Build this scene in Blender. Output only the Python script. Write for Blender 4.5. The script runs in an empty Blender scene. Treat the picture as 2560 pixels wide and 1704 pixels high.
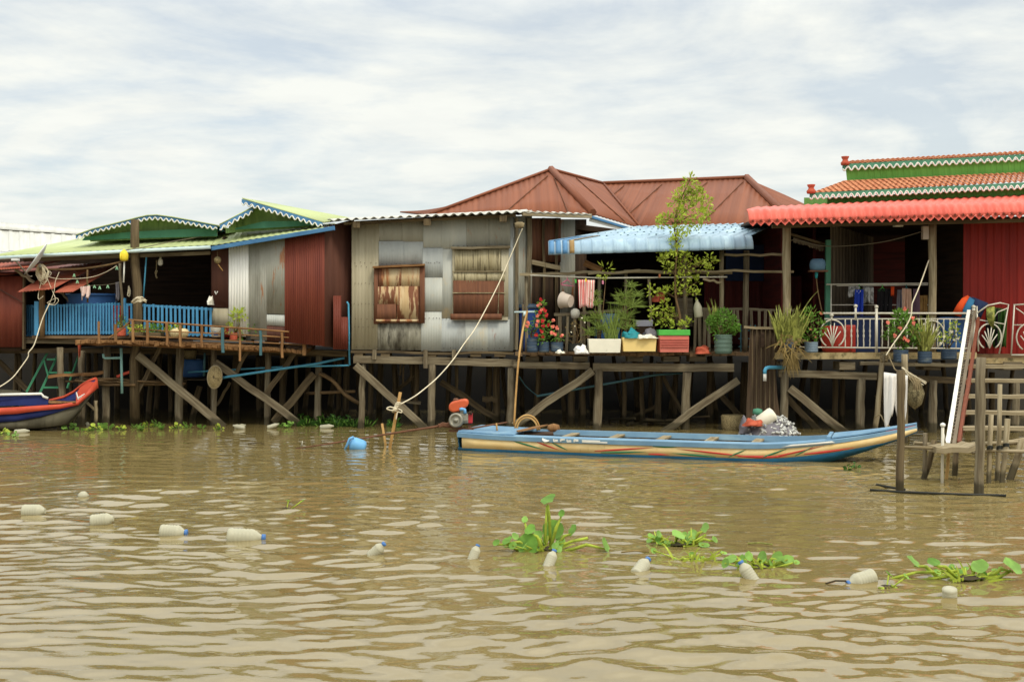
import bpy, math, random
import numpy as np
from mathutils import Vector as V, Matrix, noise as mnoise
random.seed(11)
R = random.uniform
scn = bpy.context.scene
COL = scn.collection
# ------------------------------------------------------------------ camera, sky, sun, exposure
F, H, V0 = 3000.0, 2.2, 800.0          # focal length in photo pixels, eye height over the water, horizon row
cam = bpy.data.cameras.new('camera'); camo = bpy.data.objects.new('camera', cam); COL.objects.link(camo)
camo.location = (0, 0, H); camo.rotation_euler = (math.pi/2, 0, 0)
cam.sensor_width = 36; cam.lens = 36*F/2560; cam.shift_y = -52/2560; cam.clip_end = 4000; cam.clip_start = .1
scn.camera = camo
SUN_EL, SUN_AZ = math.radians(52), math.radians(148)      # azimuth clockwise from +Y: behind the camera, to the right
world = bpy.data.worlds.new('World'); scn.world = world; world.use_nodes = True
def build_world():
    nt = world.node_tree; N = nt.nodes; L = nt.links
    bg = N['Background']; bg.inputs[1].default_value = .1
    sky = N.new('ShaderNodeTexSky'); sky.sky_type = 'NISHITA'; sky.sun_disc = False
    sky.sun_elevation = SUN_EL; sky.sun_rotation = SUN_AZ; sky.dust_density = 2.0
    tc = N.new('ShaderNodeTexCoord'); sp = N.new('ShaderNodeSeparateXYZ'); L.new(tc.outputs['Generated'], sp.inputs[0])
    def m(op, a, b=None, c=None):
        n = N.new('ShaderNodeMath'); n.operation = op
        for i, x in enumerate((a, b, c)):
            if x is None: continue
            if isinstance(x, (int, float)): n.inputs[i].default_value = x
            else: L.new(x, n.inputs[i])
        return n.outputs[0]
    zc = m('MAXIMUM', sp.outputs[2], 0.0)
    den = m('ADD', zc, .10)
    cb = N.new('ShaderNodeCombineXYZ')
    L.new(m('DIVIDE', sp.outputs[0], den), cb.inputs[0]); L.new(m('DIVIDE', sp.outputs[1], den), cb.inputs[1])
    mp = N.new('ShaderNodeMapping'); mp.inputs['Rotation'].default_value = (0, 0, .35); mp.inputs['Scale'].default_value = (.60, .62, 1)
    mp.inputs['Location'].default_value = (5.1, 7.4, 0)
    L.new(cb.outputs[0], mp.inputs[0])
    n1 = N.new('ShaderNodeTexNoise'); n1.inputs['Scale'].default_value = 1.7; n1.inputs['Detail'].default_value = 9
    n1.inputs['Roughness'].default_value = .56; n1.inputs['Distortion'].default_value = .9; L.new(mp.outputs[0], n1.inputs['Vector'])
    n2 = N.new('ShaderNodeTexNoise'); n2.inputs['Scale'].default_value = 4.5; n2.inputs['Detail'].default_value = 8
    n2.inputs['Roughness'].default_value = .6; L.new(mp.outputs[0], n2.inputs['Vector'])
    mix = m('ADD', m('MULTIPLY', n1.outputs[0], .72), m('MULTIPLY', n2.outputs[0], .28))
    rp = N.new('ShaderNodeValToRGB'); rp.color_ramp.elements[0].position = .40; rp.color_ramp.elements[0].color = (.55, .55, .55, 1)
    rp.color_ramp.elements[1].position = .58; rp.color_ramp.elements[1].color = (1, 1, 1, 1)
    e = rp.color_ramp.elements.new(.49); e.color = (.80, .80, .80, 1)
    L.new(mix, rp.inputs[0])
    # cloud colour: a little greyer low down, brighter overhead where the veiled sun stands
    cc = N.new('ShaderNodeMix'); cc.data_type = 'RGBA'
    cc.inputs['A'].default_value = (6.5, 6.65, 6.35, 1); cc.inputs['B'].default_value = (15.5, 15.9, 15.3, 1)
    L.new(m('MINIMUM', m('MULTIPLY', m('MAXIMUM', m('SUBTRACT', zc, .24), 0.0), 2.4), 1.0), cc.inputs['Factor'])
    sh = N.new('ShaderNodeMix'); sh.data_type = 'RGBA'; sh.blend_type = 'MULTIPLY'; sh.inputs['Factor'].default_value = 1
    r2 = N.new('ShaderNodeValToRGB'); r2.color_ramp.elements[0].position = .3; r2.color_ramp.elements[0].color = (.95, .955, .96, 1)
    r2.color_ramp.elements[1].position = .62; r2.color_ramp.elements[1].color = (1.04, 1.035, 1.02, 1)
    L.new(n2.outputs[0], r2.inputs[0]); L.new(cc.outputs['Result'], sh.inputs['A']); L.new(r2.outputs[0], sh.inputs['B'])
    bl = N.new('ShaderNodeMix'); bl.data_type = 'RGBA'; L.new(rp.outputs[0], bl.inputs['Factor'])
    L.new(sky.outputs[0], bl.inputs['A']); L.new(sh.outputs['Result'], bl.inputs['B'])
    L.new(bl.outputs['Result'], bg.inputs[0])
build_world()
sl = bpy.data.lights.new('sun', 'SUN'); sl.energy = 1.3; sl.angle = math.radians(14); sl.color = (1, .93, .76)
slo = bpy.data.objects.new('sun', sl); COL.objects.link(slo)
sd = V((math.sin(SUN_AZ)*math.cos(SUN_EL), math.cos(SUN_AZ)*math.cos(SUN_EL), math.sin(SUN_EL)))
slo.rotation_euler = sd.to_track_quat('Z', 'Y').to_euler(); slo.location = (6, -6, 20)
scn.view_settings.view_transform = 'Standard'; scn.view_settings.look = 'None'; scn.view_settings.exposure = 0.5

# ------------------------------------------------------------------ helpers
def P(u, v, Y): return V(((u-1280)/F*Y, Y, H-(v-V0)/F*Y))
def Wp(u, v): return P(u, v, H*F/(v-V0))         # point on the water
def px(n, Y): return n*Y/F
WL = {}
def tag(o, label, cat=None, group=None, kind=None):
    if label: o['label'] = label
    if cat: o['category'] = cat
    if group: o['group'] = group
    if kind: o['kind'] = kind
    return o
def thing(name, label, cat, loc, group=None):
    o = bpy.data.objects.new(name, None); o.empty_display_size = .1; COL.objects.link(o); o.location = V(loc); WL[o] = V(loc)
    return tag(o, label, cat, group)
def dup(root, loc, rz=0, sc=1, label=None):
    r = root.copy(); COL.objects.link(r); r.location = V(loc); r.rotation_euler = (0, 0, rz); r.scale = (sc, sc, sc)
    if label: r['label'] = label
    for ch in root.children:
        c = ch.copy(); COL.objects.link(c); c.parent = r
        for g in ch.children:
            d = g.copy(); COL.objects.link(d); d.parent = c
    return r

class MB:
    def __init__(s): s.v = []; s.f = []; s.uv = []; s.sm = []
    def add(s, vs, fs, uvs=None, smooth=False):
        o = len(s.v); s.v += [tuple(x) for x in vs]
        for i, f in enumerate(fs):
            s.f.append([o+k for k in f]); s.uv.append(uvs[i] if uvs else None); s.sm.append(smooth)
        return s
    def grid(s, rows, smooth=True, closed=False, uscale=None):
        """rows of equally many points; uv in metres"""
        n = len(rows[0]); vs = [p for r in rows for p in r]; fs = []; uvs = []
        ou, ov = R(0, 9), R(0, 9)
        dl = [0]
        for i in range(1, len(rows)): dl.append(dl[-1]+(V(rows[i][0])-V(rows[i-1][0])).length)
        mid = rows[len(rows)//2]; du = [0]
        for j in range(1, n+1): du.append(du[-1]+(V(mid[j % n])-V(mid[j-1])).length)
        for i in range(len(rows)-1):
            for j in range(n if closed else n-1):
                k = (j+1) % n
                fs.append([i*n+j, i*n+k, (i+1)*n+k, (i+1)*n+j])
                uvs.append([(ou+du[j], ov+dl[i]), (ou+du[j+1], ov+dl[i]), (ou+du[j+1], ov+dl[i+1]), (ou+du[j], ov+dl[i+1])])
        return s.add(vs, fs, uvs, smooth)
    def beam(s, p, q, vis, dep=None, seg=1, jit=0.0, up=(0, 0, 1), taper=1.0):
        """vis = size across, seen from the front; dep = size in depth"""
        p, q = V(p), V(q); dep = dep or vis; d = q-p; L = d.length; d.normalize(); up = V(up)
        if abs(d.dot(up)) > .93: up = V((1, 0, 0))
        a = d.cross(up).normalized(); b = a.cross(d)
        rows = []; c = .12
        for i in range(seg+1):
            t = i/seg; o = p+d*L*t
            if 0 < i < seg: o = o+a*R(-jit, jit)+b*R(-jit, jit)
            k = 1+(taper-1)*t
            A = a*dep*.5*k; B = b*vis*.5*k
            if jit: A = A*R(1-jit*2, 1+jit*2)
            rows.append([o-A*(1-c)-B, o+A*(1-c)-B, o+A-B*(1-c), o+A+B*(1-c), o+A*(1-c)+B, o-A*(1-c)+B, o-A+B*(1-c), o-A-B*(1-c)])
        s.grid(rows, False, True)
        n = len(s.v); m = 8*(seg+1)
        s.f.append([n-m+k for k in range(7, -1, -1)]); s.uv.append(None); s.sm.append(False)
        s.f.append([n-8+k for k in range(8)]); s.uv.append(None); s.sm.append(False)
        return s
    def tube(s, path, r, n=7, jit=0.0, cap=True, smooth=True):
        path = [V(x) for x in path]; rows = []
        rs = r if isinstance(r, (list, tuple)) else [r]*len(path)
        prev = None
        for i, o in enumerate(path):
            d = (path[min(i+1, len(path)-1)]-path[max(i-1, 0)])
            d = d.normalized() if d.length > 1e-9 else V((0, 0, 1))
            a = prev if prev is not None else (V((1, 0, 0)) if abs(d.x) < .8 else V((0, 0, 1)))
            a = (a-d*a.dot(d)); a = a.normalized() if a.length > 1e-6 else d.orthogonal().normalized()
            prev = a; b = d.cross(a)
            rows.append([o+(a*math.cos(2*math.pi*k/n)+b*math.sin(2*math.pi*k/n))*rs[i]*(R(1-jit, 1+jit) if jit else 1) for k in range(n)])
        s.grid(rows, smooth, True)
        if cap:
            N = len(s.v); m = n*len(rows)
            s.f.append([N-m+k for k in range(n-1, -1, -1)]); s.uv.append(None); s.sm.append(False)
            s.f.append([N-n+k for k in range(n)]); s.uv.append(None); s.sm.append(False)
        return s
    def post(s, p, q, w, seg=6, jit=.06, bend=.012, n=9, tp=.92):
        p, q = V(p), V(q); path = []; rs = []
        for i in range(seg+1):
            t = i/seg; o = p.lerp(q, t)
            if 0 < i < seg: o = o+V((R(-bend, bend), R(-bend, bend), 0))
            path.append(o); rs.append(w*.5*(1+(tp-1)*(1-t))*R(.94, 1.06))
        return s.tube(path, rs, n, jit)
    def lathe(s, prof, base, axis=(0, 0, 1), n=16, cap=True):
        base = V(base); ax = V(axis).normalized(); a = ax.orthogonal().normalized(); b = ax.cross(a)
        rows = [[base+ax*h+(a*math.cos(2*math.pi*k/n)+b*math.sin(2*math.pi*k/n))*max(r, 1e-4) for k in range(n)] for r, h in prof]
        s.grid(rows, True, True)
        if cap:
            N = len(s.v); m = n*len(rows)
            s.f.append([N-m+k for k in range(n-1, -1, -1)]); s.uv.append(None); s.sm.append(False)
            s.f.append([N-n+k for k in range(n)]); s.uv.append(None); s.sm.append(False)
        return s
    def box(s, lo, hi, rz=0, c=None):
        lo, hi = V(lo), V(hi); m = (lo+hi)/2
        s2 = MB(); s2.beam((lo.x, m.y, m.z), (hi.x, m.y, m.z), hi.z-lo.z, hi.y-lo.y)
        if rz:
            M = Matrix.Rotation(rz, 3, 'Z'); s2.v = [tuple(m+M@(V(x)-m)) for x in s2.v]
        return s.add(s2.v, s2.f, s2.uv, False)
    def prism(s, pts, off):
        """flat polygon pts pushed through by the vector off"""
        pts = [V(p) for p in pts]; off = V(off); n = len(pts)
        vs = pts+[p+off for p in pts]
        fs = [list(range(n)), list(range(2*n-1, n-1, -1))]+[[i, i+n, (i+1) % n+n, (i+1) % n] for i in range(n)]
        return s.add(vs, fs)
    def sheet(s, rows, pitch=.08, amp=.012, per=6, prof='sin', smooth=True):
        """corrugated sheet: rows = [(left,right),...] from top to bottom; ribs run down the rows"""
        rows = [(V(a), V(b)) for a, b in rows]
        Lm = max((b-a).length for a, b in rows); k = max(1, round(Lm/pitch)); n = k*per
        out = []
        for i, (a, b) in enumerate(rows):
            a0, b0 = rows[max(i-1, 0)]; a1, b1 = rows[min(i+1, len(rows)-1)]
            nn = (b-a).cross((a1+b1)-(a0+b0)).normalized()
            if nn.y > 0 and abs(nn.y) > .3: nn = -nn
            if abs(nn.y) <= .3 and nn.z < 0: nn = -nn
            r = []
            for j in range(n+1):
                t = j/n; w = math.sin(2*math.pi*t*k)
                if prof == 'pan': w = (0, .8, 1, .8, 0, -.1, -.15, -.15, -.15, -.15, -.15, -.1)[int(j % per*12/per)]
                if prof == 'rib': w = 1.0 if (j % per) in (0, 1) else -0.3
                r.append(a.lerp(b, t)+nn*amp*w)
            out.append(r)
        return s.grid(out, smooth and prof != 'rib')
    def ribs(s, poly, e0, e1, pitch=.12, amp=.006, per=6):
        """corrugated sheet cut to a convex polygon; ribs run square to the eaves e0-e1"""
        poly = [V(p) for p in poly]; e0, e1 = V(e0), V(e1); x = (e1-e0).normalized(); nn = (poly[1]-poly[0]).cross(poly[2]-poly[0]).normalized()
        if nn.z < 0: nn = -nn
        y = nn.cross(x); q = [((p-e0).dot(x), (p-e0).dot(y)) for p in poly]
        lo, hi = min(a for a, _ in q)+1e-4, max(a for a, _ in q)-1e-4; n = int((hi-lo)/pitch*per); cols = []
        for i in range(n+1):
            t = lo+(hi-lo)*i/n; ys = []
            for (a, b), (c, d) in zip(q, q[1:]+q[:1]):
                if (a-t)*(c-t) <= 0 and abs(a-c) > 1e-9: ys.append(b+(d-b)*(t-a)/(c-a))
            o = amp*math.sin(2*math.pi*t/pitch); cols.append([e0+x*t+y*(min(ys)+(max(ys)-min(ys))*k/3)+nn*o for k in range(4)])
        rows = [[c[k] for c in cols] for k in (3, 2, 1, 0)]
        return s.grid(rows)
    def leaf(s, p, d, L, w, nrm=None):
        p, d = V(p), V(d).normalized(); nrm = V(nrm) if nrm is not None else V((R(-1, 1), R(-1, 1), R(.2, 1)))
        a = d.cross(nrm); a = a.normalized() if a.length > 1e-5 else d.orthogonal().normalized(); nn = a.cross(d)
        vs = [p, p+d*L*.45+a*w*.5+nn*w*.12, p+d*L, p+d*L*.45-a*w*.5+nn*w*.12]
        return s.add(vs, [[0, 1, 2], [0, 2, 3]], None, False)
    def blade(s, p, d, L, w, bend=.4, seg=5):
        p, d = V(p), V(d).normalized(); a = d.cross(V((R(-.3, .3), -1, 0))); a = a.normalized() if a.length > 1e-5 else V((1, 0, 0))
        h = V((d.x, d.y, 0)); h = h.normalized() if h.length > 1e-5 else V((R(-1, 1), R(-1, 1), 0)).normalized()
        o = p; rows = []; dd = d
        for i in range(seg+1):
            t = i/seg; k = w*.5*(1-t**2.2)+.0008
            rows.append([o-a*k, o+V((0, 0, -k*.3)), o+a*k])
            dd = (dd+(h*.6+V((0, 0, -.55)))*bend*t/seg*2).normalized(); o = o+dd*L/seg
        return s.grid(rows, True)
    def disc(s, c, nrm, r, asp=1.0, n=10, cup=.15):
        c = V(c); nn = V(nrm).normalized(); a = V((1, 0, 0))-nn*nn.x; a = a.normalized() if a.length > .1 else V((0, 1, 0)); b = nn.cross(a)
        vs = [c-nn*r*cup]+[c+(a*asp*math.cos(2*math.pi*k/n)+b*math.sin(2*math.pi*k/n))*r*R(.88, 1.08)+nn*r*R(-.12, .12) for k in range(n)]
        return s.add(vs, [[0, 1+k, 1+(k+1) % n] for k in range(n)], None, True)
    def build(s, name, mat, parent=None, solid=0, label=None, bevel=0):
        me = bpy.data.meshes.new(name)
        if parent is not None: off = WL[parent]
        else:
            A = np.array(s.v); lo, hi = A.min(0), A.max(0); off = V(((lo[0]+hi[0])/2, (lo[1]+hi[1])/2, lo[2]))
        me.from_pydata([(x-off.x, y-off.y, z-off.z) for x, y, z in s.v], [], s.f)
        me.polygons.foreach_set('use_smooth', s.sm)
        ul = me.uv_layers.new(name='UVMap'); flat = []
        for f, uv in zip(s.f, s.uv):
            if uv is None:
                for k in f: x, y, z = s.v[k]; flat += [x+y*.9, z+y*.35]
            else:
                for q in uv: flat += [q[0], q[1]]
        ul.data.foreach_set('uv', flat); me.update()
        me.materials.append(mat)
        o = bpy.data.objects.new(name, me); COL.objects.link(o)
        if parent is not None: o.parent = parent; o.location = (0, 0, 0)
        else: o.location = off
        WL[o] = off
        if solid:
            m = o.modifiers.new('thickness', 'SOLIDIFY'); m.thickness = solid; m.offset = 0
        if bevel:
            m = o.modifiers.new('bevel', 'BEVEL'); m.width = bevel; m.segments = 2; m.limit_method = 'ANGLE'
        if label: o['label'] = label
        return o

# ------------------------------------------------------------------ materials
def s2l(c): c /= 255; return c/12.92 if c <= .04045 else ((c+.055)/1.055)**2.4
def C(r, g, b, k=1.0): return (s2l(r)*k, s2l(g)*k, s2l(b)*k, 1)
MATS = {}
def mat(name, c1, c2=None, rough=.6, metal=0, sc=(3, 3), layers=(), bump=0, bsc=None, trans=0, coat=0, wet=False, rvar=True, obj=False, lo=.32, hi=.68):
    """c1..c2 mottled by noise in uv metres; layers = (colour, (scale across, scale along), lo, hi, most)"""
    m = bpy.data.materials.new(name); m.use_nodes = True; nt = m.node_tree; N = nt.nodes; L = nt.links
    bs = N['Principled BSDF']; tc = N.new('ShaderNodeTexCoord'); src = tc.outputs['Object' if obj else 'UV']
    oi = N.new('ShaderNodeObjectInfo')
    def noise(scale, det=6, ro=.6, seed=0.0):
        mp = N.new('ShaderNodeMapping'); mp.inputs['Scale'].default_value = (scale[0], scale[1], scale[-1] if len(scale) > 2 else scale[0])
        mp.inputs['Location'].default_value = (seed*7.3, seed*3.1, seed)
        L.new(src, mp.inputs[0]); n = N.new('ShaderNodeTexNoise'); n.noise_dimensions = '4D'
        n.inputs['Scale'].default_value = 1; n.inputs['Detail'].default_value = det; n.inputs['Roughness'].default_value = ro
        if rvar:
            k = N.new('ShaderNodeMath'); k.operation = 'MULTIPLY'; k.inputs[1].default_value = 40
            L.new(oi.outputs['Random'], k.inputs[0]); L.new(k.outputs[0], n.inputs['W'])
        L.new(mp.outputs[0], n.inputs['Vector']); return n.outputs[0]
    def ramp(x, lo, hi, top=1.0):
        r = N.new('ShaderNodeMapRange'); r.inputs['From Min'].default_value = lo; r.inputs['From Max'].default_value = hi
        r.inputs['To Max'].default_value = top; r.interpolation_type = 'SMOOTHSTEP'; L.new(x, r.inputs['Value']); return r.outputs[0]
    def mixc(f, a, b):
        x = N.new('ShaderNodeMix'); x.data_type = 'RGBA'; L.new(f, x.inputs['Factor'])
        for q, k in ((a, 'A'), (b, 'B')):
            if isinstance(q, tuple): x.inputs[k].default_value = q
            else: L.new(q, x.inputs[k])
        return x.outputs['Result']
    c2 = c2 or tuple(x*.8 for x in c1[:3])+(1,)
    base = noise(sc); col = mixc(ramp(base, lo, hi), c1, c2)
    for i, (lc, ls, l0, l1, top) in enumerate(layers):
        col = mixc(ramp(noise(ls, 7, .62, i+1.7), l0, l1, top), col, lc)
    if wet:      # the algae and wet line the river leaves on the wood, with a ragged upper edge
        g = N.new('ShaderNodeNewGeometry'); sx = N.new('ShaderNodeSeparateXYZ'); L.new(g.outputs['Position'], sx.inputs[0])
        ad = N.new('ShaderNodeMath'); ad.operation = 'MULTIPLY_ADD'; ad.inputs[1].default_value = -.35
        L.new(noise((6, 2), 4), ad.inputs[0]); L.new(sx.outputs[2], ad.inputs[2])
        col = mixc(ramp(ad.outputs[0], .03, -.06, .75), col, C(44, 40, 24))
    L.new(col, bs.inputs['Base Color'])
    bs.inputs['Roughness'].default_value = rough; bs.inputs['Metallic'].default_value = metal
    bs.inputs['Specular IOR Level'].default_value = .2
    if coat: bs.inputs['Coat Weight'].default_value = coat; bs.inputs['Coat Roughness'].default_value = .15
    if bump:
        b = N.new('ShaderNodeBump'); b.inputs['Strength'].default_value = bump; b.inputs['Distance'].default_value = .01
        L.new(noise(bsc or (sc[0]*3, sc[1]*3), 5), b.inputs['Height']); L.new(b.outputs[0], bs.inputs['Normal'])
    if trans:
        t = N.new('ShaderNodeBsdfTranslucent'); L.new(col, t.inputs[0]); x = N.new('ShaderNodeMixShader'); x.inputs[0].default_value = trans
        L.new(bs.outputs[0], x.inputs[1]); L.new(t.outputs[0], x.inputs[2]); L.new(x.outputs[0], N['Material Output'].inputs[0])
    MATS[name] = m; return m
G = (10, 1.2)
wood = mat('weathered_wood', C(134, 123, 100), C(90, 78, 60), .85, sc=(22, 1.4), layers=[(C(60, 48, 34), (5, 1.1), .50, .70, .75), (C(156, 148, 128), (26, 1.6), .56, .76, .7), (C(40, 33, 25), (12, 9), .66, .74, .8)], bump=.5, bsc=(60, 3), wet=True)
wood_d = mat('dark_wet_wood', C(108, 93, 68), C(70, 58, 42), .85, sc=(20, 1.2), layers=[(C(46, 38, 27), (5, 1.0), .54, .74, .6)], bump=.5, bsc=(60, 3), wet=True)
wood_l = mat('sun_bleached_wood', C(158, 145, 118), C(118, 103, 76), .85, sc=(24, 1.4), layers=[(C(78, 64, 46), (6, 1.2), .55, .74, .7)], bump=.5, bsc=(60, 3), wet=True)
wood_o = mat('raw_plank', C(150, 112, 72), C(110, 76, 46), .8, sc=(18, 2), layers=[(C(70, 50, 32), (4, 2), .5, .7, .7)], bump=.4)
bamboo = mat('bamboo', C(188, 150, 92), C(150, 112, 62), .5, sc=(4, 3), layers=[(C(98, 70, 40), (3, 9), .6, .7, .7)])
stick = mat('bark_stick', C(120, 96, 66), C(74, 58, 38), .85, sc=(16, 3), bump=.5, wet=True)
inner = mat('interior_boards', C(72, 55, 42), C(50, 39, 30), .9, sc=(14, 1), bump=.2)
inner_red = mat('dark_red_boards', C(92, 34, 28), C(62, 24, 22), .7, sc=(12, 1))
grey_board = mat('grey_side_boards', C(120, 108, 90), C(84, 72, 58), .85, sc=(16, 1))
RUST = C(136, 78, 44); RUSTD = C(92, 52, 36)
tin = mat('galvanised_sheet', C(184, 185, 176), C(170, 172, 165), .6, 0, sc=(4, .7), layers=[(C(200, 176, 130), (2.2, 1.6), .56, .74, .75), (C(132, 132, 124), (20, .9), .6, .8, .5), (RUST, (4, 2.4), .69, .76, .8)])
tin_b = mat('bluish_galvanised_sheet', C(175, 178, 174), C(161, 165, 163), .6, 0, sc=(4, 1), layers=[(C(122, 118, 108), (3, 2), .5, .75, .7), (RUST, (5, 1.6), .64, .74, .7)])
tin_t = mat('tan_sheet', C(178, 169, 144), C(160, 151, 126), .6, sc=(8, .6), layers=[(C(120, 108, 84), (18, .8), .6, .8, .6), (RUSTD, (30, .9), .72, .78, .7)])
tin_g = mat('dull_grey_sheet', C(160, 158, 146), C(144, 143, 131), .6, 0, sc=(4, .7), layers=[(C(96, 90, 76), (4, 1), .5, .75, .6), (C(156, 98, 56), (4.5, 1.1), .57, .64, .85)])
tin_m = mat('mouldy_sheet', C(160, 156, 140), C(128, 124, 108), .65, sc=(10, .8), layers=[(C(58, 52, 42), (5, 1.5), .42, .66, .9), (C(36, 33, 28), (9, 2.2), .55, .7, .8)])
tin_r = mat('rusted_patch', C(198, 178, 142), C(184, 156, 114), .75, sc=(5, 1.2), layers=[(C(158, 92, 50), (9, 1.3), .50, .66, .85), (C(112, 66, 46), (6.5, 1.3), .50, .56, .95)])
tin_rd = mat('brown_rust_sheet', C(118, 78, 56), C(98, 64, 48), .8, sc=(14, 1.5), layers=[(C(138, 88, 56), (22, 1.2), .55, .75, .6)])
tin_mb = mat('tan_boards_black_mould', C(176, 165, 134), C(154, 142, 110), .75, sc=(10, 1), layers=[(C(80, 70, 48), (26, 2.2), .48, .66, .9), (C(128, 132, 84), (5, 1.2), .62, .76, .6)])
white_tin = mat('white_sheet', C(196, 195, 188), C(178, 177, 170), .5, sc=(6, .8), layers=[(C(130, 124, 110), (8, 3), .64, .8, .6)])
white_tin2 = mat('white_corrugated_sheet', C(236, 234, 226), C(222, 220, 212), .5, sc=(6, .8), layers=[(C(150, 144, 130), (8, 3), .66, .8, .5)])
red_tin = mat('red_painted_sheet', C(122, 62, 46), C(104, 50, 38), .6, sc=(8, .6), layers=[(C(92, 44, 38), (5, 1), .52, .75, .6)])
brown_tin = mat('brown_painted_sheet', C(94, 60, 48), C(80, 50, 41), .65, sc=(6, .6), layers=[(C(66, 44, 38), (4, .8), .5, .75, .5)])
redwall = mat('deep_red_sheet', C(142, 36, 26), C(120, 28, 22), .5, sc=(6, .6))
green_roof = mat('lime_green_roof', C(172, 182, 130), C(160, 170, 118), .5, sc=(3, .8), layers=[(C(164, 166, 104), (2, 1), .55, .8, .7)])
green_board = mat('green_boards', C(140, 166, 104), C(116, 144, 88), .7, sc=(9, 1.2), layers=[(C(70, 100, 56), (9, 2), .5, .72, .7)])
teal_board = mat('teal_board', C(82, 138, 112), C(70, 122, 98), .65, sc=(4, 2), layers=[(C(120, 150, 130), (3, 3), .66, .76, .5)])
lime_board = mat('bright_green_siding', C(112, 172, 80), C(98, 158, 68), .6, sc=(5, .8))
blue_trim = mat('blue_fascia', C(82, 130, 170), C(66, 110, 152), .6, sc=(5, 3), layers=[(C(150, 150, 138), (7, 5), .6, .74, .6)])
white_trim = mat('white_trim', C(226, 224, 214), C(206, 204, 194), .6)
gutter_m = mat('pale_gutter', C(196, 214, 214), C(180, 200, 202), .5)
blue_rail = mat('blue_railing_paint', C(78, 142, 182), C(66, 126, 166), .55, sc=(10, 2), layers=[(C(110, 150, 160), (10, 4), .62, .8, .6)])
hip_red = mat('red_brown_roof_sheet', C(130, 76, 50), C(112, 64, 42), .62, sc=(6, .5), layers=[(C(100, 54, 38), (3, .5), .5, .75, .5), (C(160, 92, 62), (8, .6), .6, .8, .5)])
tile_o = mat('orange_roof_tile', C(200, 140, 102), C(172, 102, 70), .7, sc=(9, 9), layers=[(C(226, 178, 128), (12, 12), .56, .7, .8), (C(110, 60, 44), (7, 7), .62, .74, .7)])
terra = mat('terracotta', C(186, 92, 66), C(160, 74, 54), .7, sc=(9, 9))
awn_red = mat('coral_red_awning', C(216, 104, 88), C(200, 88, 74), .45, sc=(5, 2), layers=[(C(190, 84, 72), (6, 2), .6, .8, .5)])
awn_blue = mat('pale_blue_awning', C(154, 176, 192), C(138, 163, 182), .45, sc=(3, 1.2), layers=[(C(180, 206, 216), (5, 2), .45, .7, .7), (C(112, 132, 140), (16, 5), .64, .78, .5)])
awn_blue_d = mat('deep_blue_awning_rib', C(92, 136, 176), C(80, 124, 164), .45)
awn_tan = mat('tan_awning_rib', C(166, 138, 92), C(140, 112, 70), .6)
concrete = mat('mossy_concrete_edge', C(176, 158, 118), C(150, 130, 92), .9, sc=(6, 6), layers=[(C(92, 84, 58), (7, 7), .48, .66, .9)], bump=.4)
plank_deck = mat('deck_planks', C(132, 108, 80), C(92, 72, 52), .85, sc=(9, 1.4), bump=.3)
metal_w = mat('pale_painted_iron', C(208, 202, 186), C(190, 184, 168), .4, .1, layers=[(C(150, 120, 90), (9, 9), .66, .76, .5)])
def plain(name, c, rough=.45, k2=.86, **kw): return mat(name, c, tuple(x*k2 for x in c[:3])+(1,), rough, sc=(7, 7), **kw)
pl_blue = plain('blue_plastic', C(58, 98, 152)); pl_blue_d = plain('dark_blue_plastic', C(58, 74, 92), layers=[(C(104, 112, 112), (3, 18), .54, .66, .7)])
pl_red = plain('red_plastic', C(176, 60, 48)); pl_light = plain('light_blue_plastic', C(110, 168, 214)); pl_white = plain('white_plastic', C(226, 222, 208))
pl_green = plain('green_plastic', C(84, 176, 74)); pl_green_d = plain('grey_green_plastic', C(88, 108, 96), layers=[(C(60, 72, 62), (3, 16), .5, .66, .7)])
pl_pink = plain('salmon_plastic', C(206, 116, 100), layers=[(C(110, 70, 58), (6, 9), .62, .7, .8)]); pl_yellow = plain('yellow_plastic', C(232, 208, 60))
pl_beige = plain('beige_plastic', C(186, 172, 158)); pl_grey = plain('lilac_plastic', C(178, 176, 190)); pl_teal = plain('teal_plastic', C(40, 128, 130))
foam = plain('white_foam', C(232, 226, 206), .8, .93, layers=[(C(170, 158, 130), (6, 6), .6, .76, .5)]); foam_y = plain('cream_foam', C(236, 206, 134), .7, .92, layers=[(C(200, 152, 70), (4, 4), .55, .75, .6)])
pipe_b = plain('blue_pipe', C(88, 164, 196), .4, .85); pipe_p = plain('pale_teal_pipe', C(140, 182, 176), .45, .85); pipe_d = plain('dark_teal_pipe', C(70, 104, 110), .5); pipe_k = plain('black_pipe', C(40, 40, 34), .45)
rope_m = plain('rope', C(218, 206, 178), .9, .8); rope_d = plain('old_rope', C(150, 134, 102), .9, .7); wire_m = plain('cable', C(110, 102, 84), .8)
green_iron = plain('green_painted_iron', C(74, 146, 108), .5, .8); iron = plain('rusty_iron', C(112, 76, 56), .7, .7); steel = plain('grey_engine_metal', C(150, 146, 132), .4, .7, metal=.4)
tank_o = plain('orange_tank_paint', C(196, 92, 58), .35, .85); eng_red = plain('red_engine_paint', C(178, 52, 56), .4)
dish_m = plain('dish_grey', C(206, 206, 204), .4, .96)
leaf_y = plain('yellow_green_leaf', C(188, 204, 78), .5, .58, trans=.35, lo=.4, hi=.6); leaf_g = plain('mid_green_leaf', C(118, 162, 66), .5, .6, trans=.3, lo=.4, hi=.6)
leaf_d = plain('dark_green_leaf', C(62, 100, 40), .5, .55, trans=.25); leaf_s = plain('strap_leaf', C(168, 172, 88), .5, .38, trans=.25, lo=.42, hi=.58)
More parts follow.
